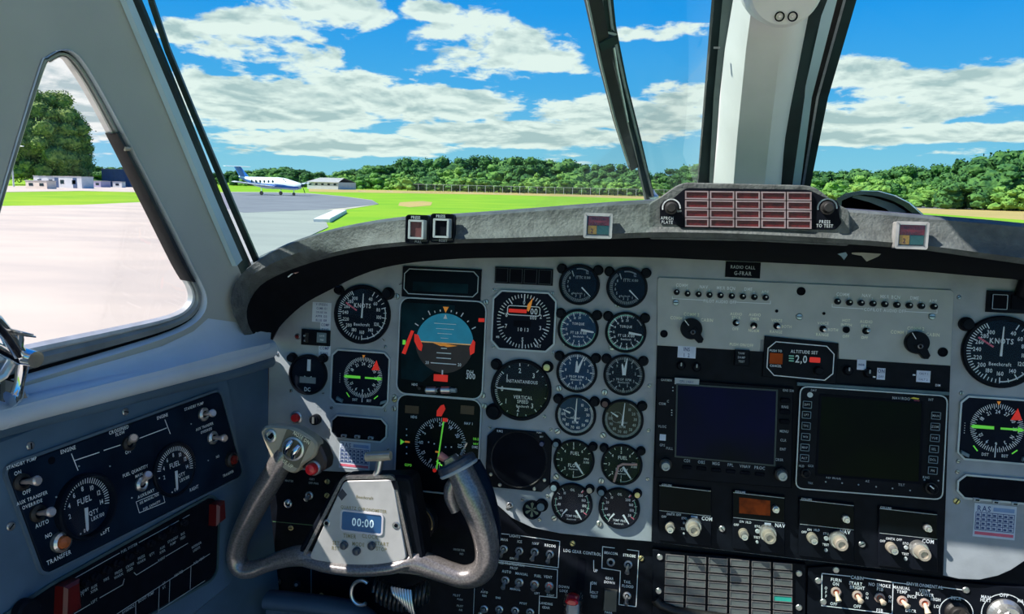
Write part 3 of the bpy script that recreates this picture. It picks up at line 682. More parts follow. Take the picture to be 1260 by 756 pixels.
# strips of the left windshield frame
def strip(name, fr, pxs, wpx, n, thick, m, label=None):
    c = [Vector(fr.uv(x, y, n)) for x, y in pxs]; mb = MB(); rows = []
    for i, p in enumerate(c):
        t = (c[min(i + 1, len(c) - 1)] - c[max(i - 1, 0)]).normalized(); s = Vector((-t.y, t.x))
        w = wpx[i] if isinstance(wpx, (list, tuple)) else wpx
        w = w * 0.00108 / 2 * (fr.pt(p.x, p.y, n) - CAM).length
        rows.append([Vector((*(p + s * w), n)), Vector((*(p + s * w * .8), n + thick)), Vector((*(p - s * w * .8), n + thick)), Vector((*(p - s * w), n))])
    o = link(name, mb.loft(rows, True, False, True).mesh(name, m), None, fr.mw()); tag(o, label, None, None, 'structure'); return o
strip('trim_2', WF, [(146, -13), (153, 0), (203, 118), (259, 252), (290, 323)], [11, 11, 12, 13, 14], .001, .006, m_edge, 'inner edge of the left windshield frame, lit look in its light blue')  # lit tone of the reveal put into the strip's colour
strip('trim_3', WL, [(78, -220), (121, -110), (165, 0), (214, 118), (268, 252), (312, 352)], 15, -.010, .012, m_seal, 'dark green seal along the left windshield edge')
strip('trim_4', WL, [(180, -60), (186, 0), (206, 60), (238, 138), (285, 250), (326, 345)], [7, 7, 7, 7, 8, 8], -.018, .008, m_seal, 'thin dark outer frame beyond the left windshield edge')
# centre post
def Yp(py): return 1.20 - (222 - py) * 0.00092
rows = []; 
for py, cols in ((266, (874, 899, 936, 950, 956)), (234, (877, 902, 940, 955, 962)), (170, (882, 907, 947, 962, 968)), (120, (885.5, 912, 953, 971, 976)), (60, (892, 918, 960, 982, 988)), (0, (902, 926, 968, 994, 1000)), (-120, (918, 942, 986, 1018, 1024)), (-300, (940, 962, 1012, 1050, 1058))):
    Y = Yp(py); off = (.045, -.018, -.024, -.004, .03)
    rows.append([atY(cols[0] + 1, py, Y + .08)] + [atY(c, py, Y + q) for c, q in zip(cols, off)])
cp = T('windshield_center_post', None, None, Fr(CAM, (1, 0, 0), (0, 0, 1)), 0, 0, uv=(0, 0)); cp.o.name = 'trim_5'
tag(cp.o, 'pale grey faceted centre post between the windshield panes', None, None, 'structure')
def wpart(t, name, mb, m, smooth=None):
    me = mb.mesh(name, m, smooth); o = bpy.data.objects.new(name, me); col.objects.link(o); o.parent = t.o
    bpy.context.view_layer.update(); o.matrix_parent_inverse = t.o.matrix_world.inverted(); return o
wpart(cp, 'post_cover', MB().loft(rows, False, True), m_post)
def pstrip(name, data, m, dy=(0, 0), th=.012, lab=None):
    rows = []
    for py, xa, xb in data:
        Y = Yp(py) + dy[0]; rows.append([atY(xa, py, Y + th), atY(xa, py, Y), atY(xb, py, Y + dy[1]), atY(xb, py, Y + dy[1] + th)])
    o = wpart(cp, name, MB().loft(rows, True, False, True), m); 
    if lab: o['label'] = lab
    return o
pstrip('post_seal', [(266, 854.5, 870), (235, 857, 873), (120, 866, 879), (0, 875.5, 890), (-120, 885, 902), (-300, 900, 920)], m_seal, (.085, 0), lab='dark green seal at the left of the post')
pstrip('post_seal_edge', [(266, 869, 877), (235, 872, 880), (120, 878, 887), (0, 889, 904), (-120, 901, 920), (-300, 918, 942)], mat('seal_grey_green', (0.10, 0.15, 0.14), .5), (.070, 0))
pstrip('post_seal', [(266, 949, 969), (235, 953, 974), (120, 969, 990), (60, 980, 1003), (0, 992, 1018), (-120, 1016, 1045), (-300, 1050, 1090)], m_seal, (.02, .01), lab='dark green seal at the right of the post')
pstrip('light_bar', [(266, 967, 979), (235, 972, 984), (120, 988, 999), (0, 1015, 1030), (-120, 1042, 1060), (-300, 1085, 1110)], m_edge, (.03, .0), lab='light blue inner bar at the right of the post')
pstrip('metal_strip', [(266, 977, 983), (235, 982, 988), (120, 998, 1007), (0, 1029, 1040), (-120, 1059, 1073), (-300, 1108, 1125)], m_rubber, (.035, 0))
pstrip('outer_strip', [(266, 982, 990), (235, 987, 996), (120, 1006, 1019), (0, 1039, 1054), (-120, 1072, 1090), (-300, 1124, 1146)], m_seal, (.04, 0), lab='dark outer strip with a bright edge')
pstrip('bright_edge', [(266, 980.5, 983.5), (235, 985.5, 988.5), (120, 1004.5, 1007.5), (0, 1037.5, 1041), (-120, 1070, 1075), (-300, 1122, 1128)], m_alu, (.03, 0))
pstrip('clip', [(60, 878, 886), (57.5, 878, 886)], m_alu, (.03, 0), .003)
# overhead pod
pf = Fr(atY(967, -14, .93), (1, 0.02, 0), (0, -.28, 1))
t = T('ventilation_pod', 'round cream overhead pod with two dark holes on the centre post', 'lamp', pf, 967, -14)
r_ = abs(t.l(1015, -14)[0])
t.part('housing', MB().stack([([(x, y) for x, y in circ(0, 0, r_ * k, 40)], z) for k, z in ((1.02, -.09), (1.0, -.006), (.97, 0), (.90, .004))], False, True, True), m_post)
for px in (958.5, 974.5):
    x, y = t.l(px, 20); hm_ = t.part('hole', MB().lathe(x, y, [(.0055, .0045), (.0055, .0062), (.0042, .0062), (.0040, .0030)], 20), m_blackm)
    t.part('pin', MB().cyl(x, y, .0016, .003, .0052, 10), m_screw, hm_)
# ceiling: unseen cabin roof behind the windshield, front edge notched to gate the sun
ce = MB(); rw = []
for y in (0, 1, 2):
    rw.append([CAM + Vector((X, (-.6, -.1, yf)[y], Z)) for X, yf, Z in ((-.50, .10, .26), (-.34, .14, .33), (-.30, .60, .345), (-.22, .64, .345), (-.05, .64, .35), (.135, .66, .36), (.39, .60, .36), (.63, .50, .33), (.78, .40, .24))])
ce.loft(rw); o = link('ceiling', ce.mesh('ceiling', m_wall)); tag(o, None, None, None, 'structure')
# right cabin wall is outside the frame; unseen overhead block, added to shade the right glareshield, closes post to ceiling
oc = MB().loft([[CAM + Vector((X, Y, Z)) for X, Z in ((-.0, z1), (.03, z0), (.24, z0), (.27, z1))] for Y, z0, z1 in ((.95, .27, .34), (.62, .31, .38), (.1, .36, .44))])
o = link('trim_6', oc.mesh('trim_6', m_post)); tag(o, 'pale unseen overhead fairing behind the centre post, added to shade the right glareshield', None, None, 'structure')
# ---------------------------------------------------------------- wipers (outside the glass)
wp = T('windshield_wiper', 'black windshield wiper with twin arm outside the left pane', 'wiper', WL, 803, 243, -.05)
def wl(pts, z): return [(*wp.l(x, y, z), z) for x, y in pts]
def bar(pxs, wpx, z, th, mb=None):
    mb = mb or MB(); rows = []
    c = [Vector(wp.l(x, y, z)) for x, y in pxs]
    for i, p in enumerate(c):
        tt = (c[min(i + 1, len(c) - 1)] - c[max(i - 1, 0)]).normalized(); s = Vector((-tt.y, tt.x)); w = (wpx[i] if isinstance(wpx, list) else wpx) * .0013 / 2
        rows.append([Vector((*(p + s * w), z)), Vector((*(p + s * w), z + th)), Vector((*(p - s * w), z + th)), Vector((*(p - s * w), z))])
    return mb.loft(rows, True, False, True)
wp.part('arm', bar([(738, -60), (748, 30), (763, 100), (781, 170), (798, 244)], [11, 11, 10, 10, 11], 0, .010), m_seal)
wp.part('arm_edge', bar([(742, -60), (752, 30), (767, 100), (784.5, 170), (803, 243)], 2.6, .010, .003), m_alu)
wp.part('blade', bar([(712, -60), (728, 0), (744, 80), (760, 145), (777, 203)], [16, 15, 13, 12, 10], .012, .012), m_rubber, label='black rubber blade')
wp.part('blade_edge', bar([(706.5, -60), (722.5, 0), (739.5, 80), (756, 145), (773.5, 203)], 2.0, .024, .002), m_alu)
wp.part('spring', MB().tube(wl([(755, 58), (759, 85), (768, 130), (772, 150)], .02), .0022, 8), m_alu)
wp.part('clamp', bar([(741, 40), (743.5, 50)], 20, .008, .02), m_seal)
wp.part('foot', MB().prism(wp.L([(794, 238), (806, 236), (808, 248), (796, 250)]), -.01, .016, .003), m_alu)
# ---------------------------------------------------------------- glareshield
gtop = [(303, 414, .915), (287, 388, .90), (283, 362, .885), (294, 338, .872), (318, 318, .865), (350, 300.5, .858), (390, 287, .852), (430, 277.5, .846), (480, 269.5, .842), (520, 266.5, .84), (560, 264.3, .84), (640, 258.5, .84), (720, 252.3, .84), (800, 247, .84), (860, 247, .84), (930, 249, .84), (1040, 257.5, .84), (1090, 261.5, .84), (1140, 266, .84), (1200, 270.5, .84), (1260, 276, .84), (1330, 284, .85)]
glow = [(316, 418, .925), (305, 398, .915), (305, 376, .905), (320, 352, .89), (348, 336, .88), (384, 323, .87), (420, 313.5, .862), (455, 307, .856), (495, 303, .852), (528, 301, .85), (565, 299.5, .85), (640, 298, .85), (720, 295.5, .85), (800, 292.5, .85), (860, 293, .85), (930, 295, .85), (1040, 300.5, .85), (1090, 304, .85), (1140, 308.5, .85), (1200, 317, .85), (1260, 325.5, .85), (1330, 336, .86)]
gund = [(330, 428), (335, 418), (343, 404), (358, 388), (378, 372), (408, 356), (436, 342), (470, 330), (510, 323), (545, 320), (580, 318), (650, 317), (725, 316), (800, 317), (860, 319.5), (930, 322.5), (1040, 328), (1090, 331), (1140, 334.5), (1200, 340), (1260, 345), (1330, 352)]
gs = T('glareshield', 'black leather glareshield arching over the instrument panel', 'glareshield', Fr(atY(860, 300, .90), (1, 0, 0), (0, 0, 1)), 0, 0, uv=(0, 0))
def baseY(X): return .92 + .56 * (X + .53) if X < .058 else (1.25 if X < .212 else 1.25 - .56 * (X - .212))
def towall(x, y, Y):
    d = ray(x, y); t_ = (WF.O - CAM).dot(WF.N) / d.dot(WF.N); return (x, y, min(Y, d.y * t_ - .012)) if x < 345 else (x, y, Y)
gtop = [towall(*g_) for g_ in gtop]; glow = [towall(*g_) for g_ in glow]
gtop.append((1480, 306, .88)); glow.append((1480, 362, .89)); gund.append((1480, 378))
rt = []; rl = []; ru = []
for (a, b, c) in zip(catmull(gtop, 3), catmull(glow, 3), catmull([(x, y, 0) for x, y in gund], 3)):
    p = atY(*a); q = atY(*b); X = p.x
    by = baseY(X * 1.06) + .03; bk = Vector((X * 1.06 - .02, max(by, p.y + .05), p.z - .006 - .02 * max(0, by - p.y)))
    mid = p + Vector((0, .02, .000)); lipc = p.lerp(q, .5) + Vector((0, -.010, 0))
    q = atY(b[0], b[1], b[2] - .024 * min(1, max(0, (b[0] - 380) / 80)))
    rt.append([bk, mid + Vector((0, 0, -.0012)), p + Vector((0, .007, 0)), p.lerp(q, .08) + Vector((0, -.001, 0)), lipc, p.lerp(q, .85) + Vector((0, -.006, 0)), q])
    u1 = atY(c[0], c[1], min(q.y + .065, .955)); u2 = atY(c[0] + (0 if c[0] > 500 else 0), c[1], .99) + Vector((0, 0, .02))
    ru.append([q, q + Vector((0, .006, -.002)), u1, u2])
wpart(gs, 'leather_cover', MB().loft(rt), m_leather)
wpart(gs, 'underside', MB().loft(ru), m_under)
# stitched seam and light slivers on the left bend
wpart(gs, 'seam', MB().tube([r[1] + Vector((0, 0, .0012)) for r in rt[9:]], .0011, 6), mat('seam_blue_grey', (0.10, 0.11, 0.16), .5))
# ================================================================ instrument panel
pan_px = [(331, 440), (333, 424), (345, 400), (372, 374), (405, 352), (440, 336), (480, 322), (540, 312), (620, 308), (800, 308), (1000, 318), (1150, 328), (1480, 360), (1480, 690), (1330, 672), (1285, 680), (1262, 690), (1244, 702), (1228, 709), (1205, 714), (1180, 713), (1160, 708.5), (980, 688.5), (801, 667), (740, 662), (690, 657), (655, 650), (630, 638), (612, 622), (603, 610), (598, 603), (486, 598), (480, 584), (400, 580), (329, 577)]
ip = T('instrument_panel', 'grey painted instrument panel carrying the flight and engine gauges', 'panel', PF, 800, 500)
PP = ip.L(pan_px)
ip.part('panel_plate', MB().prism(PP, -.004, 0, .0006), m_panel)
# screws
scr = MB().lathe(0, 0, [(.0042, 0), (.0042, .0008), (.0034, .0016), (.0, .0018)], 14, False).mesh('screw', m_screw)
slot = MB().box(-.003, -.0005, .0017, .003, .0005, .0021).mesh('slot', m_blackm)
scs = MB().lathe(0, 0, [(.0026, 0), (.0026, .0005), (.002, .0011), (.0, .0012)], 12, False).mesh('screw', m_screw)
scd = MB().lathe(0, 0, [(.0040, 0), (.0040, .0008), (.0030, .0014), (.0, .0014)], 14, False).mesh('screw', m_brass)
slots = MB().box(-.0018, -.0004, .0011, .0018, .0004, .0014).mesh('slot', m_blackm)
def screws(t, pts, me=None, z=0, sl=None):
    for x, y in pts:
        u, v = t.l(x, y, z); o = t.inst('screw', me or scr, u, v, z, random.uniform(0, 3))
        q = bpy.data.objects.new('slot', slots if (me is scs) else slot); col.objects.link(q); q.parent = o
screws(ip, [(488.5, 365), (598, 372), (485.5, 489), (594, 487), (485, 503), (596, 500), (703, 370), (760, 375), (696, 423.5), (753, 428), (688, 478), (744, 483), (686, 531), (742, 536), (684.5, 587), (740, 592), (682, 638), (737.5, 645)])
screws(ip, [(493, 350), (404, 423), (474, 427), (408, 502), (474, 505), (358, 481), (398, 484), (407, 529), (478, 553), (341, 436), (608, 357), (680, 361), (607, 427), (680, 434), (670, 513), (603, 526), (678, 529), (799, 475), (798, 530), (797, 590), (674, 611), (664, 640), (643, 615), (1183, 484), (1179, 568), (1178, 581), (1180, 366), (472, 418), (600, 606)], scs)
screws(ip, [(485.5, 492), (1177, 617)], scd)

def rad(t, r):      # px radius (vertical) -> metres
    return abs(t.l(*t.c)[1] - t.l(t.c[0], t.c[1] - r)[1])
def gauge(name, label, px, py, rpx, fr=PF, n=0.0, group=None, face=None, ears=(), bez=m_black, depth=.006):
    t = T(name, label, 'gauge', fr, px, py, n, group); t.c = (px, py); R = abs(t.l(px, py - rpx)[1]); t.R = R
    t.part('bezel', MB().lathe(0, 0, [(R, 0), (R, depth * .75), (R * .97, depth), (R * .90, depth), (R * .87, .0025)], 44, False), bez)
    t.part('dial_face', MB().lathe(0, 0, [(R * .89, .0018), (R * .89, .0022)], 40), face or m_face)
    for a, k, m in ears:
        x, y = pol(0, 0, R * 1.16, a); rr = R * k
        e = t.part('clamp_knob', MB().lathe(x, y, [(rr * 1.25, 0), (rr * 1.25, .003), (rr, .0035), (rr, .009), (rr * .85, .011), (0, .011)], 20, False), m_black)
        if m: t.part('knob_cap', MB().lathe(x, y, [(rr * .75, .0108), (rr * .7, .0122), (0, .0124)], 18, False), m, e)
    return t
def glassof(t, k=.90): t.part('cover_glass', MB().lathe(0, 0, [(t.R * k, .0046), (t.R * k, .0050)], 36), m_glass)
ZP = .0026
def needle(t, a, r0, r1, w, m=None, z=.0032, x=0, y=0, name='needle', taper=.5, th=.0006):
    p0 = Vector(pol(x, y, r0, a)); p1 = Vector(pol(x, y, r1, a)); d = (p1 - p0).normalized(); s = Vector((-d.y, d.x)) * w / 2
    return t.part(name, MB().prism([tuple(p0 - s), tuple(p1 - s * taper), tuple(p1 + d * w * .5), tuple(p1 + s * taper), tuple(p0 + s)], z, z + th), m or m_white)
def mark(t, f, m=None, name='markings', lab=None):
    mb = MB(); f(mb); return t.part(name, mb, m or m_white, label=lab, kind='stuff')
DK = m_blackm
# ---- airspeed indicators
def asi(px, py, r, label, ears):
    t = gauge('airspeed_indicator', label, px, py, r, group='airspeed indicators', ears=ears); R = t.R
    vals = {40: 28, 60: 50, 80: 72, 100: 96, 120: 120, 140: 148, 160: 179, 180: 207, 200: 230, 220: 252, 240: 274, 260: 294, 280: 314, 300: 332}
    def f(mb):
        for v, a in vals.items():
            x, y = pol(0, 0, R * .60, a); mb.text(str(v), x, y, R * .115, ZP); mb.stroke([pol(0, 0, R * .72, a), pol(0, 0, R * .86, a)], R * .030, ZP)
        ks = sorted(vals.items(), key=lambda q: q[1])
        for (v0, a0), (v1, a1) in zip(ks, ks[1:]):
            for k in ((.25, .5, .75) if v0 >= 160 else (.5,)):
                a = a0 + (a1 - a0) * k; mb.stroke([pol(0, 0, R * .77, a), pol(0, 0, R * .86, a)], R * .024, ZP)
        mb.text('KNOTS', 0, R * .30, R * .15, ZP); mb.text('Beechcraft', 0, -R * .34, R * .10, ZP)
    mark(t, f); mark(t, lambda mb: mb.arc(0, 0, R * .83, 72, 178, R * .035, ZP + .0001), m_white, 'white_arc')
    mark(t, lambda mb: [mb.stroke([pol(0, 0, R * (.25 + .12 * i), 302), pol(0, 0, R * (.32 + .12 * i), 302)], R * .05, ZP + .0004) for i in range(4)], m_pink, 'limit_pointer')
    needle(t, 2, R * -.12, R * .68, R * .06); glassof(t); return t
asi(446.5, 387, 36.5, "pilot's round airspeed indicator at the upper left of the panel", [(50, .17, None), (-48, .13, None)])
t_ = asi(1230.5, 433, 44.5, "copilot's larger airspeed indicator at the right edge of the picture", [(-52, .16, None)])
# ---- square compass indicators
def bezel8(t, pxs, cut, z=.005, outline=True, m=None, face=None):
    P = t.L(pxs); x0, x1 = min(p[0] for p in P), max(p[0] for p in P); y0, y1 = min(p[1] for p in P), max(p[1] for p in P)
    o_ = octa(x0, y0, x1, y1, cut); i_ = inset(o_, .0022)
    t.part('bezel', MB().frame(o_, i_, 0, z, .001), m or m_grey); t.part('dial_face', MB().prism(inset(o_, .0018), 0, .0021), face or m_face)
    t.b = (x0, y0, x1, y1); return t
def rmi(px, py, box, label, right=False):
    t = T('compass_indicator', label, 'gauge', PF, px, py, 0, 'square radio compass indicators'); t.c = (px, py)
    bezel8(t, box, .0085, .0035); R = abs(t.l(px, py - (25.5 if not right else 30.5))[1]); t.R = R
    def f(mb):
        for i in range(72): 
            a = i * 5; mb.stroke([pol(0, 0, R * (.84 if i % 2 else .78), a), pol(0, 0, R * .97, a)], R * .026, ZP)
        for i, s in enumerate(('24', '27', '30', '33', 'N', '3', '6', '9', '12', '15', '18', '21')):
            x, y = pol(0, 0, R * .66, i * 30); mb.text(s, x, y, R * .15, ZP, -i * 30)
        mb.text('DST', -R * .36, -R * 1.10, R * .12, ZP); mb.text('BST', R * .36, -R * 1.10, R * .12, ZP); mb.stroke([(0, -R * .75), (0, -R * 1.18)], R * .04, ZP)
        for i in range(5): mb.cyl(-R * 1.18, R * (.1 - .1 * i), R * .018, ZP, ZP + .0001, 6)
    mark(t, f)
    w = R * .07
    t.part('bearing_pointer', MB().prism([(-R * .98, 0), (-R * .88, w), (-R * .12, w * .9), (-R * .12, -w * .9), (-R * .88, -w)], .0034, .004), m_green)
    t.part('bearing_pointer', MB().prism([(R * .12, w * .6), (R * .75, w * .6), (R * .75, w * 1.6), (R * 1.0, 0), (R * .75, -w * 1.6), (R * .75, -w * .6), (R * .12, -w * .6)], .0034, .004), m_green)
    x, y = pol(0, 0, R * .86, 48 if not right else 50)
    t.part('warning_flag', MB().prism([(x - R * .20, y - R * .18), (x + R * .20, y - R * .16), (x + R * .03, y + R * .30)], .0036, .0044), m_red, label='red triangular flag')
    t.part('lubber_mark', MB().prism([(-R * .07, R * 1.08), (R * .07, R * 1.08), (0, R * .92)], .003, .0036), m_orange)
    mark(t, lambda mb: mb.stroke([(-R * .80, -R * .80), (-R * .66, -R * .98)], R * .05, ZP).stroke([(R * .78, -R * .84), (R * .62, -R * .98)], R * .05, ZP), m_green, 'green_marks')
    for s in (-1, 1):
        c = (s * R * 1.12, -R * 1.12); q = R * .13
        t.part('push_key', MB().prism([(c[0] - q * 1.3, c[1] - q * .3 * s - q * .6), (c[0] + q * 1.0, c[1] + q * .6 * s - q * .6), (c[0] + q * 1.2, c[1] + q * .6 * s + q * .5), (c[0] - q * 1.1, c[1] - q * .3 * s + q * .6)], .002, .0065, .0006), m_key)
    return t
rmi(447.5, 464.5, [(409.4, 429), (478.5, 503)], "pilot's square compass indicator with green pointers below the left airspeed dial")
rmi(1225.5, 526.5, [(1181, 486), (1272, 573)], "copilot's square compass indicator with green pointers at the right edge", True)
# ---- black eight-sided boxes with three keys
def keybox(box, keys, label, g):
    cx = sum(p[0] for p in box) / 2; cy = sum(p[1] for p in box) / 2
    t = T('altitude_alerter', label, 'display', PF, cx, cy, 0, g); bezel8(t, box, .009, .004, face=DK)
    for x, y in keys:
        u, v = t.l(x, y); k = .0038
        t.part('push_key', MB().prism(rrect(u - k, v - k * .55, u + k, v + k * .55, .0006, 3), .002, .006, .0007), m_grey)
        t.part('key_window', MB().box(u - k * .5, v - k * .25, .006, u + k * .6, v + k * .2, .0064), m_blackm)
    return t
keybox([(408.5, 509), (476.8, 545.5)], [(424.5, 536), (441, 537), (457.5, 538.5)], 'black eight-sided display with three small keys below the left compass', 'three-key displays')
keybox([(1177, 582), (1276, 622)], [(1200, 614), (1223, 617), (1246.5, 619)], 'black eight-sided display with three small keys at the right edge', 'three-key displays')
# ---- DC meter
t = gauge('voltmeter', 'small black round meter marked DC at the far left of the panel', 380, 461, 25, ears=[(-48, .2, None), (42, .18, None)]); R = t.R
mark(t, lambda mb: mb.text('DC', 0, -R * .72, R * .2, ZP).arc(0, R * .12, R * .28, 140, 220, R * .05, ZP).box(-R * .06, R * .18, ZP, R * .12, R * .75, ZP + .0002))
t.part('number_drum', MB().box(-R * .42, -R * .42, .0024, R * .42, -R * .12, .0034), mat('drum_grey', (.28, .30, .30), .5)); glassof(t)
# ---- paper cards
def card(px0, py0, px1, py1, label, name='placard', lines=4, head=None, m=None, fr=PF, n=0.0, cal=False, txt=None, sk=0):
    cx, cy = (px0 + px1) / 2, (py0 + py1) / 2
    t = T(name, label, 'placard', fr, cx, cy, n); a = t.l(px0, py1); b = t.l(px1, py0); w = b[0] - a[0]; hh = b[1] - a[1]
    t.part('card', MB().box(a[0], a[1], 0, b[0], b[1], .0006), m or m_paper)
    mb = MB(); z = .0008
    if cal:
        mb.text('RAS', a[0] + w * .06, b[1] - hh * .14, hh * .17, z, 0, 'l')
        for i in range(5): mb.stroke([(a[0] + w * .04, b[1] - hh * (.26 + .13 * i)), (b[0] - w * .04, b[1] - hh * (.26 + .13 * i))], hh * .02, z)
        for i in range(8): mb.stroke([(a[0] + w * (.04 + .131 * i), b[1] - hh * .26), (a[0] + w * (.04 + .131 * i), b[1] - hh * .78)], hh * .018, z)
        for i in range(4):
            for j in range(7): mb.box(a[0] + w * (.06 + .131 * j), b[1] - hh * (.365 + .13 * i), z, a[0] + w * (.135 + .131 * j), b[1] - hh * (.30 + .13 * i), z + .0001)
        t.part('red_line', MB().box(a[0] + w * .04, b[1] - hh * .93, z, b[0] - w * .04, b[1] - hh * .84, z + .0001), m_pink)
        t.part('blue_band', MB().box(a[0] + w * .45, b[1] - hh * .20, z, b[0] - w * .05, b[1] - hh * .08, z + .0001), mat('band_blue', (.25, .38, .62), .7))
    elif txt:
        k = len(txt)
        for i, s in enumerate(txt): mb.text(s, (a[0] + b[0]) / 2, b[1] - hh * (i + .5) / k, min(hh / k * .62, w / max(1, len(s)) * .95), z)
    t.part('print', mb, m_ink); return t
card(417, 546, 456, 575.5, 'white RAS calendar card below the left three-key display', 'calendar_card', cal=True)
card(1196.5, 624, 1251, 660, 'white RAS calendar card at the right below the three-key display', 'calendar_card', cal=True)
card(384, 373, 408, 396, 'larger white note card left of the left airspeed dial', txt=['V SPEEDS', 'CLIMB 121', 'CRUISE 156', 'APPR 120', 'BLUE 108'])
card(394, 397.5, 407, 408, 'small white label above the black switch module', txt=['COMP', 'SLAVE'])
card(392, 426, 407, 437.5, 'small white label below the black switch module', txt=['COMP', 'SLAVE'])
t = T('switch_module', 'small black two-window switch module left of the compass', 'switch', PF, 390, 415.5)
a = t.l(372, 424); b = t.l(407, 407); t.part('body', MB().box(a[0], a[1], 0, b[0], b[1], .005, .0008), m_black)
for x0, x1, m in ((390, 402, m_key), (375, 380, m_rubber)):
    p = t.l(x0, 421.5, .005); q = t.l(x1, 410, .005); t.part('button', MB().box(p[0], p[1], .005, q[0], q[1], .0066, .0005), m)
mark(t, lambda mb: mb.text('SLAVE', *t.l(396, 413.5, .007), .0022, .0068).text('FREE', *t.l(396, 418.5, .007), .0022, .0068).text('GY', *t.l(377.5, 413), .0022, .0068).text('SL', *t.l(377.5, 419), .0022, .0068))
def button(fr, px, py, r, m, label, n=0, ring=m_alu, name='push_button', h=.008, cat='button', par=None):
    t = T(name, label, cat, fr, px, py, n)
    t.part('ring', MB().lathe(0, 0, [(r * 1.5, 0), (r * 1.5, .002), (r * 1.15, .003), (r, .002)], 20, False), ring)
    t.part('cap', MB().lathe(0, 0, [(r, .001), (r, h * .7), (r * .8, h * .95), (0, h)], 18, False, ), m, smooth=True); return t
button(PF, 365, 514, .0062, m_redb, 'red round warning light left of the yoke head', name='warning_light')
button(PF, 366.5, 414.5, .0028, m_dred, 'tiny dark red lamp left of the switch module', name='indicator_lamp', h=.004)
t = T('selector_knob', 'small black knob right of the red warning light', 'knob', PF, 389.5, 516)
t.part('knob', MB().lathe(0, 0, [(.0078, 0), (.0075, .008), (.006, .010), (0, .010)], 20, False), m_black)
t.part('pointer', MB().box(-.0016, -.0045, .010, .0016, .0045, .0116), m_alu)
mark(ip, lambda mb: [mb.text(s, *ip.l(x, y), .0028, .0003) for s, x, y in (('DME', 392, 500.5), ('HOLD', 392, 504.5), ('PROP SYN', 626, 605), ('ON', 607, 611), ('OFF', 607, 632), ('ILS', 417, 404), ('BRT', 402, 541))], m_dimw, 'lettering')
mark(ip, lambda mb: mb.stroke(ip.L([(384, 537), (400, 538.5), (400, 544)]), .0006, .0003), m_dimw, 'line')
# ---- annunciator box above the attitude display
t = T('flight_annunciator', 'dark unlit eight-sided annunciator above the attitude display', 'display', PF, 544, 348)
a = t.l(495, 365); b = t.l(593, 332); t.part('body', MB().box(a[0], a[1], 0, b[0], b[1], .004, .0008), m_black)
o_ = octa(a[0] + .003, a[1] + .004, b[0] - .003, b[1] - .003, .007); t.part('rim', MB().frame(o_, inset(o_, .0011), .004, .0048), m_grey)
t.part('window', MB().prism(inset(o_, .0008), .0040, .0043), m_scr)
t.part('inner_window', MB().box(*t.l(509, 358), .0043, *t.l(577, 350), .0046), m_scrt)
# ---- attitude display
t = T('attitude_display', 'electronic attitude display with blue sky half and red flags', 'display', PF, 544, 425); t.c = (544, 425)
a = t.l(488, 484); b = t.l(600, 371)
o_ = rrect(a[0], a[1], b[0], b[1], .014, 6); t.part('bezel', MB().frame(o_, inset(o_, .0016), 0, .004, .0008), m_grey); t.part('screen', MB().prism(inset(o_, .0012), 0, .002), m_scr)
t.part('screen_tint', MB().prism(t.L([(494, 372), (560, 376), (556, 440), (520, 470), (494, 466)]), .002, .0022), m_scrt)
cx, cy = t.l(547.4, 422.5); R = abs(t.l(547.4, 385.7)[1] - cy)
def chord(cx, cy, R, up, n=24): return [(cx + R * math.cos(math.pi * i / n), cy + (R if up else -R) * math.sin(math.pi * i / n)) for i in range(n + 1)]
t.part('sky_half', MB().prism(chord(cx, cy, R, True), .0024, .0027), m_teal); t.part('ground_half', MB().prism(chord(cx, cy, R, False), .0024, .0027), m_brown)
def f(mb):
    for w_, y in ((.62, .65), (.5, .48), (.4, .32), (.2, .17)): mb.stroke([(cx - R * w_ * .6, cy + R * y), (cx + R * w_ * .6, cy + R * y)], R * .02, .003)
    for w_, y in ((.15, -.17), (.4, -.33), (.4, -.5), (.72, -.68)): mb.stroke([(cx - R * w_ * .6, cy + R * y), (cx + R * w_ * .6, cy + R * y)], R * .03, .003)
    mb.text('20', cx - R * .56, cy - R * .68, R * .1, .003); mb.text('20', cx + R * .56, cy - R * .68, R * .1, .003)
    for a_ in (-60, -45, -30, -20, -10, 10, 20, 30, 45, 60): mb.stroke([pol(cx, cy, R * 1.08, a_), pol(cx, cy, R * (1.2 if abs(a_) in (30, 60) else 1.12), a_)], R * .035, .003)
    mb.prism([(cx - R * .07, cy + R * .82), (cx + R * .07, cy + R * .82), (cx, cy + R * .97)], .003, .0032)
    mb.text('300', *t.l(580, 463), R * .18, .003); mb.text('DH', *t.l(579, 458), R * .14, .003); mb.stroke([(cx - R * .02, cy - R * .92), (cx - R * .02, cy - R * 1.08)], R * .05, .003)
    mb.text('HDG', *t.l(511, 473), R * .08, .003)
mark(t, f)
t.part('aircraft_symbol', MB().prism([(cx - R * .42, cy + R * .0), (cx - R * .1, cy - R * .02), (cx, cy + R * .01), (cx + R * .1, cy - R * .02), (cx + R * .46, cy - R * .06), (cx + R * .12, cy - R * .12), (cx, cy - R * .09), (cx - R * .12, cy - R * .10)], .0032, .0036), m_orange)
t.part('horizon_line', MB().box(cx - R, cy - R * .01, .0029, cx + R, cy + R * .025, .0031), mat('horizon_amber', (.7, .4, .15), .5, emit=.3))
t.part('roll_pointer', MB().prism([(cx - R * .10, cy + R * 1.22), (cx + R * .10, cy + R * 1.22), (cx, cy + R * 1.02)], .003, .0033), m_orange)
for pts in ([(507, 406.5), (510.5, 407.5), (500, 436), (495.5, 434.5)], [(511, 411), (515.5, 412), (521, 425), (519.5, 432), (516, 430), (511, 420)], [(583, 418), (585.5, 421), (584.5, 434), (579.5, 437), (578.5, 428)]): t.part('warning_flag', MB().prism(t.L(pts), .0034, .0042), m_red)
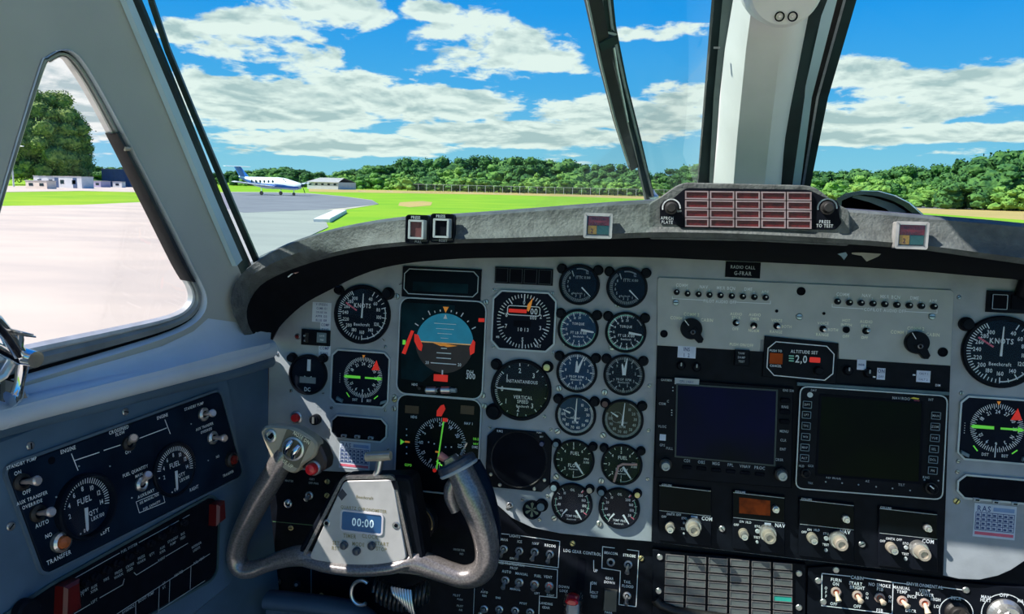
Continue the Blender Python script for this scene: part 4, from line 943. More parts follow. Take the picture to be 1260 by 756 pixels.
for x0, y0, x1, y1 in ((534.5, 461.5, 552, 468.5), (589.5, 392, 597, 396)): t.part('warning_flag', MB().box(*t.l(x0, y1), .0034, *t.l(x1, y0), .0042), m_red)
t.part('green_index', MB().box(*t.l(496, 424), .0024, *t.l(500, 418.5), .0028), m_green)
tb = t.part('inclinometer', MB().tube([(*t.l(524, 480.5, .004), .006), (*t.l(542, 480, .004), .0045), (*t.l(562, 480.5, .004), .006)], .0034, 12, True), mat('tube_glass_grey', (.30, .38, .40), .2))
for x in (531, 549): t.part('tube_sleeve', MB().tube([(*t.l(x - 6, 480.3, .006), .0058), (*t.l(x + 5, 480.3, .006), .0052)], .0052, 14), m_alu, tb)
t.part('ball', MB().cyl(*t.l(541, 480.3, .006), .0030, .004, .0095, 14), m_black, tb)
t.part('toggle', MB().tube([(*t.l(514, 477, .002), .002), (*t.l(517, 478, .006), .010)], .0022, 8), m_rubber)
# ---- horizontal situation display
t = T('navigation_display', 'electronic compass rose display with green course line behind the yoke', 'display', PF, 540, 545); t.c = (540, 545)
a = t.l(485, 601); b = t.l(594, 492); o_ = rrect(a[0], a[1], b[0], b[1], .014, 6)
t.part('bezel', MB().frame(o_, inset(o_, .0016), 0, .004, .0008), m_grey); t.part('screen', MB().prism(inset(o_, .0012), 0, .002), m_scr)
cx, cy = t.l(542.4, 546.5); R = abs(t.l(542.4, 515)[1] - cy); t.R = R
def f(mb):
    for i in range(72): mb.stroke([pol(cx, cy, R * (.93 if i % 2 else .87), i * 5), pol(cx, cy, R * 1.02, i * 5)], R * .022, .0024)
    for i, s in enumerate(('24', 'W', '30', '33', 'N', '3', '6', 'E', '12', '15', 'S', '21')): 
        x, y = pol(cx, cy, R * .78, i * 30); mb.text(s, x, y, R * .15, .0024, -i * 30)
    for x, y in ((501, 528), (501, 535.5), (501, 550), (501, 558), (528, 544), (535, 546), (549, 550), (556, 550)): mb.cyl(*t.l(x, y), R * .03, .0023, .0025, 8)
    mb.text('NAV 1', *t.l(577, 521), R * .10, .0024); mb.text('HDG', *t.l(510, 513), R * .10, .0024); mb.text('DME', *t.l(585, 550), R * .10, .0024)
mark(t, f)
mark(t, lambda mb: mb.text('GSPD', *t.l(503, 572), R * .10, .0024).text('110.5', *t.l(586, 540), R * .10, .0024).text('NAV', *t.l(586, 546), R * .08, .0024), m_green, 'green_text')
t.part('course_line', MB().stroke([pol(cx, cy, R * 1.0, 6), pol(cx, cy, R * .96, 186)], R * .06, .003).stroke([pol(cx - R * .12, cy - R * .78, R * .1, 6), pol(cx + .1 * R, cy - R * .8, R * .02, 186)], R * .05, .003), m_green)
t.part('heading_bug', MB().prism(t.L([(543, 499), (547, 497.5), (549, 503), (544, 512), (538, 512), (538.5, 505)]), .003, .0038), m_red)
t.part('heading_bug', MB().box(*t.l(545.5, 518.5), .003, *t.l(551.5, 514.5), .0036), m_red)
t.part('course_tail', MB().cyl(*t.l(535.5, 578.5), .0028, .003, .0036, 10), m_red)
t.part('yellow_mark', MB().box(*t.l(536.5, 556.5), .003, *t.l(541, 555), .0036), m_orange)
t.part('glideslope_pointer', MB().prism(t.L([(493.5, 540), (499, 543.5), (493.5, 547)]), .0028, .0032), m_green)
t.part('glideslope_mark', MB().box(*t.l(499, 544.3), .0028, *t.l(505, 542.8), .0032), m_orange)
for x in (507, 575): t.part('amber_smudge', MB().box(*t.l(x - 8, 508 + (x > 550) * 1), .0022, *t.l(x + 9, 500), .0024), mat('amber_dim', (.03, .018, .006), .4, emit=.2))
# ---- altimeter
t = T('altimeter', 'square-cornered altimeter with drum window and orange pointer', 'gauge', PF, 644.5, 395.5); t.c = (644.5, 395.5)
bezel8(t, [(607.5, 356.5), (682.5, 434.5)], .0115, .0045); R = abs(t.l(644.5, 361.5)[1]); t.R = R
def f(mb):
    for i in range(50):
        a_ = i * 7.2; mb.stroke([pol(0, 0, R * (.86 if i % 5 else .76), a_), pol(0, 0, R * .97, a_)], R * (.028 if i % 5 else .04), ZP)
    for i in (2, 3, 5, 7, 8): x, y = pol(0, 0, R * .66, i * 36); mb.text(str(i), x, y, R * .15, ZP)
    mb.text('0', 0, R * .68, R * .15, ZP)
    mb.text('1 0 1 3', 0, -R * .30, R * .13, ZP); mb.text('ALT', R * .58, -R * .86, R * .10, ZP); mb.text('MB', -R * .92, -R * .62, R * .08, ZP)
    mb.text('00', R * .38, R * .38, R * .22, .0032); mb.text('000', R * .36, R * .15, R * .13, .0032)
mark(t, f)
o_ = rrect(-R * .62, R * .20, R * .60, R * .56, R * .1, 4); t.part('drum_window', MB().frame(o_, inset(o_, R * .03), .0021, .0030), m_white)
t.part('drum', MB().prism(inset(o_, R * .03), .0021, .0026), m_blackm)
t.part('drum_flag', MB().box(-R * .56, R * .30, .003, R * .10, R * .43, .0036), m_red)
t.part('baro_window', MB().box(-R * .36, -R * .20, .0022, R * .28, R * .02, .0025), m_blackm)
t.part('pointer', MB().prism([pol(0, 0, R * .42, 16), pol(0, 0, R * .62, 12), pol(0, 0, R * .92, 20), pol(0, 0, R * .55, 26), pol(0, 0, R * .40, 26)], .0036, .0042), m_orange)
# ---- vertical speed
t = gauge('vertical_speed_indicator', 'round vertical speed gauge below the altimeter', 641.5, 479.7, 37.8, ears=[(-48, .15, None), (46, .15, m_brass), (-132, .22, None)]); R = t.R
def f(mb):
    for s in (-1, 1):
        for i, (v, da) in enumerate((('1', 38), ('2', 82), ('3', 125))):
            a_ = 270 + s * da * 1.03; x, y = pol(0, 0, R * .63, a_); mb.text(v, x, y, R * .16, ZP); mb.stroke([pol(0, 0, R * .78, a_), pol(0, 0, R * .90, a_)], R * .03, ZP)
        for k in range(1, 9): a_ = 270 + s * k * 4.2; mb.stroke([pol(0, 0, R * .80, a_), pol(0, 0, R * .88, a_)], R * .02, ZP)
        for da in (60, 104, 145, 165): a_ = 270 + s * da; mb.stroke([pol(0, 0, R * .82, a_), pol(0, 0, R * .90, a_)], R * .02, ZP)
    mb.text('0', -R * .62, 0, R * .16, ZP); mb.text('INSTANTANEOUS', R * .02, R * .27, R * .105, ZP); mb.text('VERTICAL', R * .08, -R * .24, R * .11, ZP); mb.text('SPEED', R * .08, -R * .38, R * .11, ZP); mb.text('Beechcraft', R * .08, -R * .53, R * .075, ZP)
mark(t, f); needle(t, 271, -R * .02, R * .80, R * .07); glassof(t)
# ---- weather-like round dark scope
t = T('round_scope', 'square-framed unlit round black scope below the vertical speed gauge', 'display', PF, 638.7, 565); t.c = (638.7, 565)
P = t.L([(600.8, 526), (676.5, 606)]); o_ = octa(P[0][0], P[1][1], P[1][0], P[0][1], .011); t.part('body', MB().prism(o_, 0, .004, .0008), m_black)
R = abs(t.l(638.7, 529.5)[1]); t.part('ring', MB().lathe(0, 0, [(R, .004), (R * .97, .0052), (R * .93, .0042)], 40, False), m_rubber); t.part('screen', MB().lathe(0, 0, [(R * .96, .0040), (R * .96, .0044)], 36), m_blackm)
mark(t, lambda mb: mb.text('RMQ', *t.l(616, 530), .0032, .0043).text('BRT', *t.l(667, 537), .0022, .0043).text('PUSH', *t.l(664, 532), .0022, .0043))
for x, y in ((604, 584), (615, 597), (657.5, 602), (670, 591)): t.inst('screw', scs, *t.l(x, y, .004), .004)
t.part('knob', MB().cyl(*t.l(667, 546, .004), .0032, .004, .009, 16, .0006), mat('knob_blue', (.06, .07, .16), .4))
# ---- four dark lamps
t = T('mode_annunciator', 'row of four dark square lamps above the altimeter', 'display', PF, 645, 339.5)
a = t.l(609, 348.5); b = t.l(681, 331.5); t.part('body', MB().box(a[0], a[1], 0, b[0], b[1], .004, .0006), m_black)
for i in range(4):
    x = a[0] + (b[0] - a[0]) * (i + .5) / 4; k = (b[0] - a[0]) / 8 * .86; o_ = [(x - k, a[1] + .0016), (x + k, a[1] + .0016), (x + k, b[1] - .0016), (x - k, b[1] - .0016)]
    t.part('lamp', MB().prism(o_, .004, .0058, .0005), m_blackm); t.part('lamp_rim', MB().frame(o_, inset(o_, .0004), .0056, .0060), mat('rim_dark', (.06, .07, .08), .4))
# ---- placard at top centre
t = T('call_sign_plate', 'black call sign plate at the top centre of the panel', 'placard', PF, 914, 332.5)
a = t.l(892, 341); b = t.l(936, 323.5); t.part('plate', MB().box(a[0], a[1], 0, b[0], b[1], .0015), m_blackm)
mark(t, lambda mb: mb.text('RADIO CALL', *t.l(914, 329), .0042, .0017).text('G-FRAR', *t.l(914, 336.5), .0050, .0017), m_dimw)

# ---------------------------------------------------------------- engine gauges: two columns of six
EC = [((713, 350.5), (771.5, 354)), ((711.5, 405.5), (770, 409)), ((710, 458), (768, 461.5)), ((708.5, 511), (766.5, 516.5)), ((706.5, 566), (765, 571.5)), ((704, 619.5), (762, 625))]
ord_ = ['left', 'right']
def eng(row, c, ears, face=None, bez=m_black):
    nm = ['turbine_temperature_gauge', 'torque_gauge', 'propeller_tachometer', 'turbine_tachometer', 'fuel_flow_gauge', 'oil_gauge'][row]
    lb = ['temperature gauge, top of the {} engine column', 'torque gauge with full ring of ticks, second in the {} engine column', 'propeller gauge with double white pointer, third in the {} engine column', 'turbine speed gauge with long upright needle, fourth in the {} engine column', 'fuel flow gauge marked FUEL, fifth in the {} engine column', 'oil gauge with two short needles, bottom of the {} engine column'][row]
    px, py = EC[row][c]; return gauge(nm, 'round ' + lb.format(ord_[c]), px, py, 25.2, group='engine gauges', ears=ears, face=face, bez=bez)
for c in (0, 1):
    B = [(-50, .20, None), (50, .20, None)]
    t = eng(0, c, B); R = t.R
    def f(mb):
        mb.ticks(0, 0, R * .70, R * .84, 140, 320, 37, R * .022, ZP)
        for i, s in enumerate('12345678'): x, y = pol(0, 0, R * .56, 150 + i * 22); mb.text(s, x, y, R * .13, ZP)
        mb.stroke([pol(0, 0, R * .5, 325), pol(0, 0, R * .75, 330)], R * .05, ZP); mb.text('ITT', -R * .05, R * .36, R * .15, ZP); mb.text('C X100', R * .30, R * .36, R * .12, ZP); mb.text('Beechcraft', -R * .05, -R * .42, R * .08, ZP); mb.text('12', R * .36, R * .62, R * .15, ZP)
        mb.arc(0, 0, R * .78, -10, 30, R * .06, ZP)
    mark(t, f, m_dimw); needle(t, 134, R * .18, R * .78, R * .07); glassof(t)
    t = eng(1, c, B, face=m_bluef if c == 0 else m_face); R = t.R
    def f(mb):
        for i in range(11): a_ = 125 + i * 24; x, y = pol(0, 0, R * .58, a_); mb.text(str((i) * 2), x, y, R * .11, ZP); mb.stroke([pol(0, 0, R * .68, a_), pol(0, 0, R * .86, a_)], R * .045, ZP)
        mb.ticks(0, 0, R * .76, R * .86, 125, 385, 53, R * .02, ZP); mb.text('TORQUE', 0, R * .28, R * .12, ZP); mb.text('FT LB X100', R * .04, -R * .16, R * .13, ZP); mb.text('Beechcraft', R * .04, -R * .34, R * .09, ZP)
        mb.arc(0, 0, R * .82, 40, 62, R * .04, ZP)
    mark(t, f); mark(t, lambda mb: mb.arc(0, 0, R * .84, 100, 380, R * .035, ZP + .0001), m_mint, 'scale_arc'); needle(t, 97, R * .15, R * .74, R * .12, taper=.7); glassof(t)
    t = eng(2, c, B, face=m_bluef if c == 0 else m_face); R = t.R
    def f(mb):
        mb.ticks(0, 0, R * .76, R * .86, 0, 355, 72, R * .022, ZP)
        for i in range(12): mb.stroke([pol(0, 0, R * .66, i * 30), pol(0, 0, R * .86, i * 30)], R * .045, ZP)
        for i, s in enumerate(('1', '2', '3', '5', '6', '7', '8', '9')): x, y = pol(0, 0, R * .55, 40 + i * 40); mb.text(s, x, y, R * .13, ZP)
        mb.text('Beechcraft', 0, -R * .36, R * .10, ZP); mb.text('PROP', -R * .18, -R * .22, R * .12, ZP); mb.text('RPM', R * .22, -R * .22, R * .12, ZP)
    mark(t, f, m_dimw if c else m_white)
    needle(t, 22 if c == 0 else 8, R * .0, R * .78, R * .16, taper=.3); needle(t, -2 if c == 0 else -12, R * .0, R * .5, R * .16, z=.0040, taper=.5); glassof(t)
    t = eng(3, c, B if c == 0 else [(-50, .20, mat('rust', (.12, .06, .05), .5)), (50, .2, None)], face=m_bluef if c == 0 else mat('dial_brown', (.014, .013, .012), .6)); R = t.R
    def f(mb):
        mb.ticks(0, 0, R * .76, R * .86, 60, 290, 70, R * .022, ZP)
        for i, s in enumerate(('10', '20', '30', '40', '50', '60', '70', '80', '90', '100')): x, y = pol(0, 0, R * .60, 30 + i * 27); mb.text(s, x, y, R * .14, ZP)
        mb.text('RPM', 0, -R * .34, R * .13, ZP); mb.text('PERCENT', 0, -R * .14, R * .09, ZP); mb.arc(-R * .3, R * .1, R * .26, 0, 350, R * .015, ZP)
        mb.arc(0, 0, R * .84, 20, 75, R * .03, ZP)
    mark(t, f, m_white if c == 0 else m_dimw)
    needle(t, 2 if c == 0 else 4, -R * .28, R * .80, R * .10, taper=.35); needle(t, -68 if c == 0 else -60, R * .28, R * .66, R * .09, z=.004); glassof(t)
    t = eng(4, c, [(-50, .18, m_key if c == 0 else None), (50, .18, None)]); R = t.R
    def f(mb):
        for i, s in enumerate('123456'): 
            a_ = 180 + i * 44; x, y = pol(0, 0, R * .60, a_); mb.text(s, x, y, R * .14, ZP); mb.stroke([pol(0, 0, R * .72, a_), pol(0, 0, R * .86, a_)], R * .035, ZP)
            mb.stroke([pol(0, 0, R * .78, a_ + 22), pol(0, 0, R * .86, a_ + 22)], R * .025, ZP)
        mb.text('FUEL', R * .04, R * .34, R * .17, ZP); mb.text('FLOW', R * .02, -R * .26, R * .17, ZP); mb.text('PPH', R * .60, R * .10, R * .11, ZP); mb.text('X100', R * .60, -R * .06, R * .11, ZP); mb.text('Beechcraft', 0, -R * .44, R * .08, ZP)
        mb.arc(0, 0, R * .84, 140, 180, R * .03, ZP)
    mark(t, f); needle(t, 143, R * .12, R * .76, R * .11, taper=.6); glassof(t)
    if c == 1:
        t.part('orange_tag', MB().tube([(R * .75, R * .10, .0058), (R * .05, R * .06, .0062), (-R * .15, -R * .06, .0062), (-R * .22, -R * .40, .006), (-R * .32, -R * .85, .0056)], .0016, 8), mat('tag_pink', (.55, .35, .30), .5), label='faded pink cord across the dial')
    t = eng(5, c, [(-50, .2, m_key), (46, .18, m_beige if c == 0 else m_brass)]); R = t.R
    def f(mb):
        for i, s in enumerate(('40', '80', '20', '10')): x, y = pol(0, 0, R * .62, 232 + i * 30); mb.text(s, x, y, R * .12, ZP)
        for i, s in enumerate(('200', '160', '100', '50')): x, y = pol(0, 0, R * .60, 42 + i * 26); mb.text(s, x, y, R * .13, ZP)
        for i in range(6): mb.stroke([pol(0, 0, R * .74, 215 + i * 22), pol(0, 0, R * .86, 215 + i * 22)], R * .03, ZP); mb.stroke([pol(0, 0, R * .74, 35 + i * 22), pol(0, 0, R * .86, 35 + i * 22)], R * .03, ZP)
        mb.text('OIL', 0, R * .68, R * .12, ZP); mb.text('TEMP PRES', R * .06, -R * .60, R * .11, ZP); mb.text('Beechcraft', R * .02, -R * .76, R * .08, ZP)
    mark(t, f)
    mark(t, lambda mb: mb.arc(0, 0, R * .80, 220, 285, R * .03, ZP + .0001).arc(0, 0, R * .80, 60, 118, R * .03, ZP + .0001), m_mint, 'green_arcs')
    mark(t, lambda mb: mb.stroke([pol(0, 0, R * .72, 122), pol(0, 0, R * .90, 122)], R * .05, ZP + .0001).stroke([pol(0, 0, R * .74, 38), pol(0, 0, R * .88, 38)], R * .05, ZP), m_pink, 'red_limits')
    needle(t, 145, R * .36, R * .86, R * .10, taper=.5); needle(t, 218, R * .36, R * .70, R * .09, taper=.5); glassof(t)
# ---- prop sync toggle and little rosette meter
def toggle(t, px, py, z, lev, m_base=m_alu, m_lev=m_alu, r=.0042, hole=None, name='toggle_switch', k=1.0, ln=.012):
    x, y = t.l(px, py, z); mb = MB().lathe(x, y, [(r, z), (r, z + .0022), (r * .72, z + .003), (r * .55, z + .002)], 14, False)
    s = t.part(name, mb, m_base); 
    t.part('socket', MB().lathe(x, y, [(r * .6, z + .0018), (0, z + .0020)], 12, False), hole or m_blackm, s)
    if lev is not None:
        a_ = math.radians(lev[0]); dx, dy = math.sin(a_) * lev[1], math.cos(a_) * lev[1]; h_ = math.sqrt(max(1e-6, ln * ln - dx * dx - dy * dy))
        t.part('lever', MB().tube([(x, y, z + .001), (x + dx * .5, y + dy * .5, z + .001 + h_ * .5), (x + dx * .93, y + dy * .93, z + h_ * .93), (x + dx, y + dy, z + h_)], [r * .34, r * .42, r * .62, r * .42], 10), m_lev, s)
    return s
toggle(ip, 627.5, 622, 0, (200, .004), r=.005, ln=.009)
t = gauge('rosette_vent', 'tiny round dial with green star and knob under the scope', 655, 627, 11.5, ears=[(60, .55, m_key)]); R = t.R
for i in range(6): t.part('petal', MB().prism([(0, 0), pol(0, 0, R * .7, i * 60 - 14), pol(0, 0, R * .8, i * 60), pol(0, 0, R * .7, i * 60 + 14)], .0024, .003), mat('petal_green', (.20, .26, .18), .5))
# ---- copilot button module
t = T('button_module', 'black module with a framed square button above the right airspeed dial', 'button', PF, 1240, 372)
a = t.l(1212, 384); b = t.l(1280, 360.5); t.part('body', MB().box(a[0], a[1], 0, b[0], b[1], .005, .0008), m_black)
p = t.l(1219, 380.5, .005); q = t.l(1239, 363, .005); o_ = rrect(p[0], p[1], q[0], q[1], .001, 3); t.part('button', MB().prism(o_, .005, .008, .0006), m_blackm); t.part('button_rim', MB().frame(o_, inset(o_, .0006), .0078, .0086), m_grey)
p = t.l(1243, 380.5, .005); q = t.l(1263, 363.5, .005); t.part('button', MB().box(p[0], p[1], .005, q[0], q[1], .0075, .0006), m_blackm)
t = T('clamp_ring', 'dark round ring with a grey face at the right edge under the glareshield', 'ring', PF, 1258, 333)
t.part('ring', MB().lathe(0, 0, [(.013, 0), (.013, .03), (.0095, .032), (.009, .028)], 24, False), m_rubber); t.part('bracket', MB().tube([(0, -.01, .01), (-.003, -.028, .006), (.01, -.034, .004)], .007, 10), m_black)
# ================================================================ audio panel
au = T('audio_panel', 'light grey audio switching panel with two rows of tiny knobs', 'panel', PF, 990, 395)
ap_px = [(811, 341.5), (1169, 357), (1173, 361), (1168.5, 450), (1031.5, 441.5), (1031, 423), (936, 418), (935, 432.5), (808.5, 425), (809, 344)]
au.part('plate', MB().prism(au.L(ap_px), 0, .003, .0005), m_plate)
Z = .0032
KP = [(832.5, 359.8), (845.9, 361.7), (859.4, 362.4), (872.9, 363.2), (886.5, 363.8), (900.2, 364.6), (913.8, 365.2), (927.9, 366), (941.7, 366.5)]
KC = [(1030, 371.3), (1044.5, 372.7), (1059, 373), (1073.5, 373.8), (1088, 374.6), (1102.8, 375.4), (1118, 376.2), (1132.8, 376.8), (1148.3, 377.6)]
kb = MB().lathe(0, 0, [(.0038, 0), (.0038, .005), (.003, .0062), (0, .0064)], 14, False).mesh('audio_knob', m_black)
kt = MB().lathe(.0004, .0012, [(.0013, .0062), (.0010, .0074), (0, .0076)], 8, False).mesh('knob_tip', m_alu)
for x, y in KP + KC:
    u, v = au.l(x, y, .003); o = au.inst('audio_knob', kb, u, v, .003); q = bpy.data.objects.new('knob_tip', kt); col.objects.link(q); q.parent = o
def atxt(mb, s, x, y, h, z=Z, t=au, ang=None, al='c'): mb.text(s, *t.l(x, y, z), h * 1.18, z, 0 if ang is None else ang, al)
def f(mb):
    for K, off in ((KP, 0), (KC, 0)):
        for i, s in ((0, 'COMM'), (2, 'NAV'), (4, 'MKR BCN'), (6, 'DME')):
            x = (K[i][0] + K[i + 1][0]) / 2; y = (K[i][1] + K[i + 1][1]) / 2 - 9.6; atxt(mb, s, x, y, .0036)
            atxt(mb, '1', K[i][0], K[i][1] - 6, .0028); atxt(mb, '2', K[i + 1][0], K[i + 1][1] - 6, .0028)
        atxt(mb, 'ADF', K[8][0], K[8][1] - 7, .0032)
    atxt(mb, 'PILOT AUDIO OFF', 886, 371.2, .0034); atxt(mb, 'COPILOT AUDIO OFF', 1089, 382, .0034)
    for P in ([(827.3, 365), (827.3, 367.5), (866, 369.6)], [(906, 372), (948, 374), (948, 370.5)], [(1024, 374), (1024, 378), (1062, 380.2)], [(1114, 383.5), (1153, 385.6), (1153, 382)]): mb.stroke([au.l(*p, Z) for p in P], .0008, Z)
mark(au, f, m_white)
def f(mb):
    atxt(mb, 'COMM 2', 851, 387, .0036); atxt(mb, 'COMM 1', 834, 391.5, .0036); atxt(mb, 'CABIN', 870, 394, .0036)
    atxt(mb, 'COMM 2', 1127, 404.5, .0036); atxt(mb, 'COMM 1', 1106, 409, .0036); atxt(mb, 'CABIN', 1148, 412, .0036)
    for s, x, y in (('AUDIO', 906, 386.5), ('SPKR', 906, 391), ('OFF', 905, 405), ('AUDIO', 929, 387.5), ('EMER', 929, 392.5), ('NORM', 927.5, 407), ('VOICE', 956, 394.5), ('BOTH', 968, 402), ('RANGE', 955, 408.5), ('PUSH ON/OFF', 912.5, 424.5),
                    ('VOICE', 1013, 398), ('BOTH', 1025, 406), ('RANGE', 1012, 412), ('HOT', 1041.5, 394.5), ('INTPH', 1041.5, 400), ('OFF', 1041, 414), ('AUDIO', 1066, 396), ('SPKR', 1065.5, 401.5), ('OFF', 1064, 415.5)): atxt(mb, s, x, y, .0032)
mark(au, f, mat('print_bright_cream', (.95, .95, .72), .6), 'cream_lettering')
for cx, cy, tx, ty in ((850.5, 404.6, 862, 419.5), (1126.8, 421.6, 1137.5, 439)):
    x, y = au.l(cx, cy, .003); r = .0138; k = au.part('selector_knob', MB().lathe(x, y, [(r, .003), (r, .010), (r * .92, .013), (0, .013)], 30, False), m_black)
    a = Vector(au.l(tx, ty, .003)); d = (a - Vector((x, y))); dn = d.normalized(); s = Vector((-dn.y, dn.x)) * .0042
    c = Vector((x, y)); au.part('pointer_tail', MB().prism([tuple(c + s * 1.6), tuple(c - s * 1.6), tuple(a - s), tuple(a + dn * .0025), tuple(a + s)], .004, .0135, .0008), m_black, k)
    au.part('index_line', MB().stroke([tuple(c - dn * .014), tuple(c - dn * .006)], .0009, .0132), m_white, k)
    au.part('centre_cap', MB().lathe(x + .002, y - .004, [(.0032, .013), (.0030, .015), (.0020, .0156), (.0016, .0145)], 16, False), m_screw, k)
for (x, y), lv in (((905.6, 397.5), (45, .002)), ((927.5, 400.8), (200, .003)), ((955.6, 401.4), (120, .002)), ((1012.3, 405), (120, .002)), ((1041, 406), None), ((1065.3, 407.5), (50, .002))):
    toggle(au, x, y, .003, lv, m_base=m_black, r=.0042, ln=.008)
for (x, y, r) in ((985.7, 358.6, .0054), (817, 411, .0050), (1160, 433.6, .0058), (955.6, 383, .0020), (1013.7, 386, .0019)): 
    u, v = au.l(x, y, .003); au.part('round_jack', MB().lathe(u, v, [(r, .003), (r, .0038), (r * .8, .0040), (r * .7, .0032), (0, .0032)], 18, False), m_blackm)
for x, y in ((831.7, 372.5), (983.3, 390), (1146.7, 389.8)): o = au.inst('screw', scr, *au.l(x, y, .003), .003); q = bpy.data.objects.new('slot', slot); col.objects.link(q); q.parent = o
# ================================================================ radio stack backing
rs = T('radio_rack', 'black avionics rack behind the radios and map displays', 'panel', PF, 985, 570)
rs.part('rack_plate', MB().prism(rs.L([(808.5, 425.2), (935, 432.6), (1031.5, 441.8), (1168.5, 450.5), (1159.5, 707.5), (980, 687), (801.5, 666)]), 0, .0026), m_black)
screws(rs, [(888.5, 651), (1060.5, 670)], None, .0026)
# altitude preselector
t = T('altitude_selector', 'black altitude preselector showing 2.0 with orange square', 'display', PF, 984, 442, .0026)
a = t.l(937.5, 465); b = t.l(1031, 419.5); o_ = [(a[0], a[1] + .002), (b[0], a[1] - .002), (b[0], b[1] - .003), (a[0], b[1] + .001)]
t.part('body', MB().prism(o_, 0, .004, .0006), m_black)
op = octa(a[0] + .0042, a[1] + .003, b[0] - .004, b[1] - .006, .0095); op = [(x, y - (x) * .03) for x, y in op]
t.part('rim', MB().frame(op, inset(op, .0011), .004, .005), m_white)
t.part('display_square', MB().box(*t.l(946, 447), .004, *t.l(962.5, 435), .0055), mat('orange_square', (.25, .045, .006), .5, emit=.15, spec=.1))
mark(t, lambda mb: mb.text('ALTITUDE SET', *t.l(989, 433), .0040, .0045).text('PUSH TO', *t.l(954, 431.5), .0030, .0045).text('CANCEL', *t.l(954, 450), .0030, .0045).text('2,0', *t.l(985.5, 441.5), .0095, .0045))
mark(t, lambda mb: [mb.box(*t.l(970, 437 + 3 * i), .0044, *t.l(976, 438.8 + 3 * i), .0047) for i in range(3)], m_mint, 'drum_digits')
t.part('warning_digits', MB().prism(rrect(*t.l(995, 445.5), *t.l(1008.5, 440), .001, 3), .0044, .005), m_red)
t.part('knob', MB().lathe(*t.l(1006.5, 456, .004), [(.0055, .004), (.0052, .012), (.004, .0135), (0, .0135)], 18, False), m_black)
# black strip modules
t = T('push_module', 'small black PUSH ON OFF module under the audio panel', 'switch', PF, 912.5, 440, .0026)
t.part('body', MB().box(*t.l(903, 449), 0, *t.l(922, 431), .006, .0008), m_black); mark(t, lambda mb: [mb.text(s, *t.l(912.5, y, .006), .0028, .0062) for s, y in (('YAW', 435), ('DAMP', 440), ('TEST', 445))], m_dimw)
for (x0, y0, x1, y1, tx, lb) in ((833.5, 427, 856.5, 440, ['INS', '1  2'], 'white label INS at the left under the audio panel'), (1054, 443, 1066, 455, ['INDR'], 'small white label right of the altitude selector'), (1078.5, 453.5, 1089.5, 467, ['ON', 'OFF'], 'white ON OFF label over the right map display'), (1127, 457, 1145, 470, ['CALT 1', 'CALT 2'], 'white two-line label at the right over the map display')):
    card(x0, y0, x1, y1, lb, m=mat('label_white_blue', (.62, .70, .84), .6), n=.0027, txt=tx)
for i, (x, y) in enumerate(((838, 450), (857, 452), (1043, 456), (1068, 459))):
    t = T('strip_selector', 'small dark selector {} in the black strip'.format(['below the INS label, left one', 'below the INS label, right one', 'left of the small white labels', 'between the small white labels'][i]), 'knob', PF, x, y, .0026)
    t.part('knob', MB().lathe(0, 0, [(.006, 0), (.0055, .006), (.004, .008), (0, .008)], 14, False), m_black); t.part('pointer', MB().box(-.0008, 0, .008, .0008, .0045, .009), m_dimw)
mark(rs, lambda mb: mb.box(*rs.l(1073, 464.5), .003, *rs.l(1076.5, 463), .0032).box(*rs.l(1122, 462), .003, *rs.l(1125.5, 460.6), .0032).text('DIM', *rs.l(1153, 474), .0028, .003))
# ================================================================ left map display
t = T('moving_map_display', 'left navigator with dark blue screen and bottom key labels', 'display', PF, 890, 535, .0026)
bp_ = [(808, 465), (975.5, 477), (973, 600), (805, 586)]
t.part('bezel', MB().prism(t.L(bp_), 0, .006, .001), m_black)
s_ = t.L([(834, 474), (955, 481.5), (952, 572), (832, 561)], .006)
t.part('screen_rim', MB().frame(inset(s_, -.002), s_, .006, .0072), mat('rim_navy', (.010, .028, .036), .4)); t.part('screen', MB().poly(s_, .0064), m_scrb)
def f(mb):
    for i, s in enumerate(('CDI', 'OBS', 'MSG', 'FPL', 'VNAV', 'PROC')): x, y = 845.3 + i * 17.9, 567.2 + i * 1.75; atxt(mb, s, x, y, .0034, .0063, t)
    for s, x, y in (('RNG', 966, 501), ('DIR', 967, 519.5), ('MENU', 965, 531), ('CLR', 964, 542), ('ENT', 963.5, 553), ('CRSR', 959, 566), ('COM', 815, 497), ('C', 822, 494), ('VLOC', 815, 525), ('GPS', 815, 548), ('FULL', 824, 552)): atxt(mb, s, x, y, .0028, .0063, t)
    for x, y in ((828, 477), (828, 481), (826.5, 505), (826.5, 508), (826.5, 511)): mb.cyl(*t.l(x, y, .006), .0009, .0061, .0064, 8)
mark(t, f, m_dimw); t.part('label_strip', MB().box(*t.l(830, 472.8, .006), .006, *t.l(860.5, 467, .006), .0066), m_dimw)
mark(t, lambda mb: mb.text('GPS 1 NAV', *t.l(845, 470, .007), .003, .0068), m_ink, 'label_print'); mark(t, lambda mb: mb.text('GARMIN', *t.l(820, 468, .007), .0030, .0063).text('GNS 530', *t.l(969, 480), .0030, .0063), m_dimw, 'maker_text')
t.part('label', MB().box(*t.l(811.5, 542, .006), .006, *t.l(819.5, 535, .006), .0066), m_paper)
for i, (x, y) in enumerate(((966, 493), (965.5, 507), (965, 519))): 
    u, v = t.l(x, y, .006); t.part('rocker_key', MB().prism(rrect(u - .006, v - .003, u + .006, v + .003, .002, 4), .006, .009, .0006), m_blackm)
for i in range(6):
    u, v = t.l(845.3 + i * 17.9, 575 + i * 1.75, .006); t.part('soft_key', MB().prism(rrect(u - .006, v - .0022, u + .006, v + .0022, .0015, 3), .006, .0085, .0005), m_blackm)
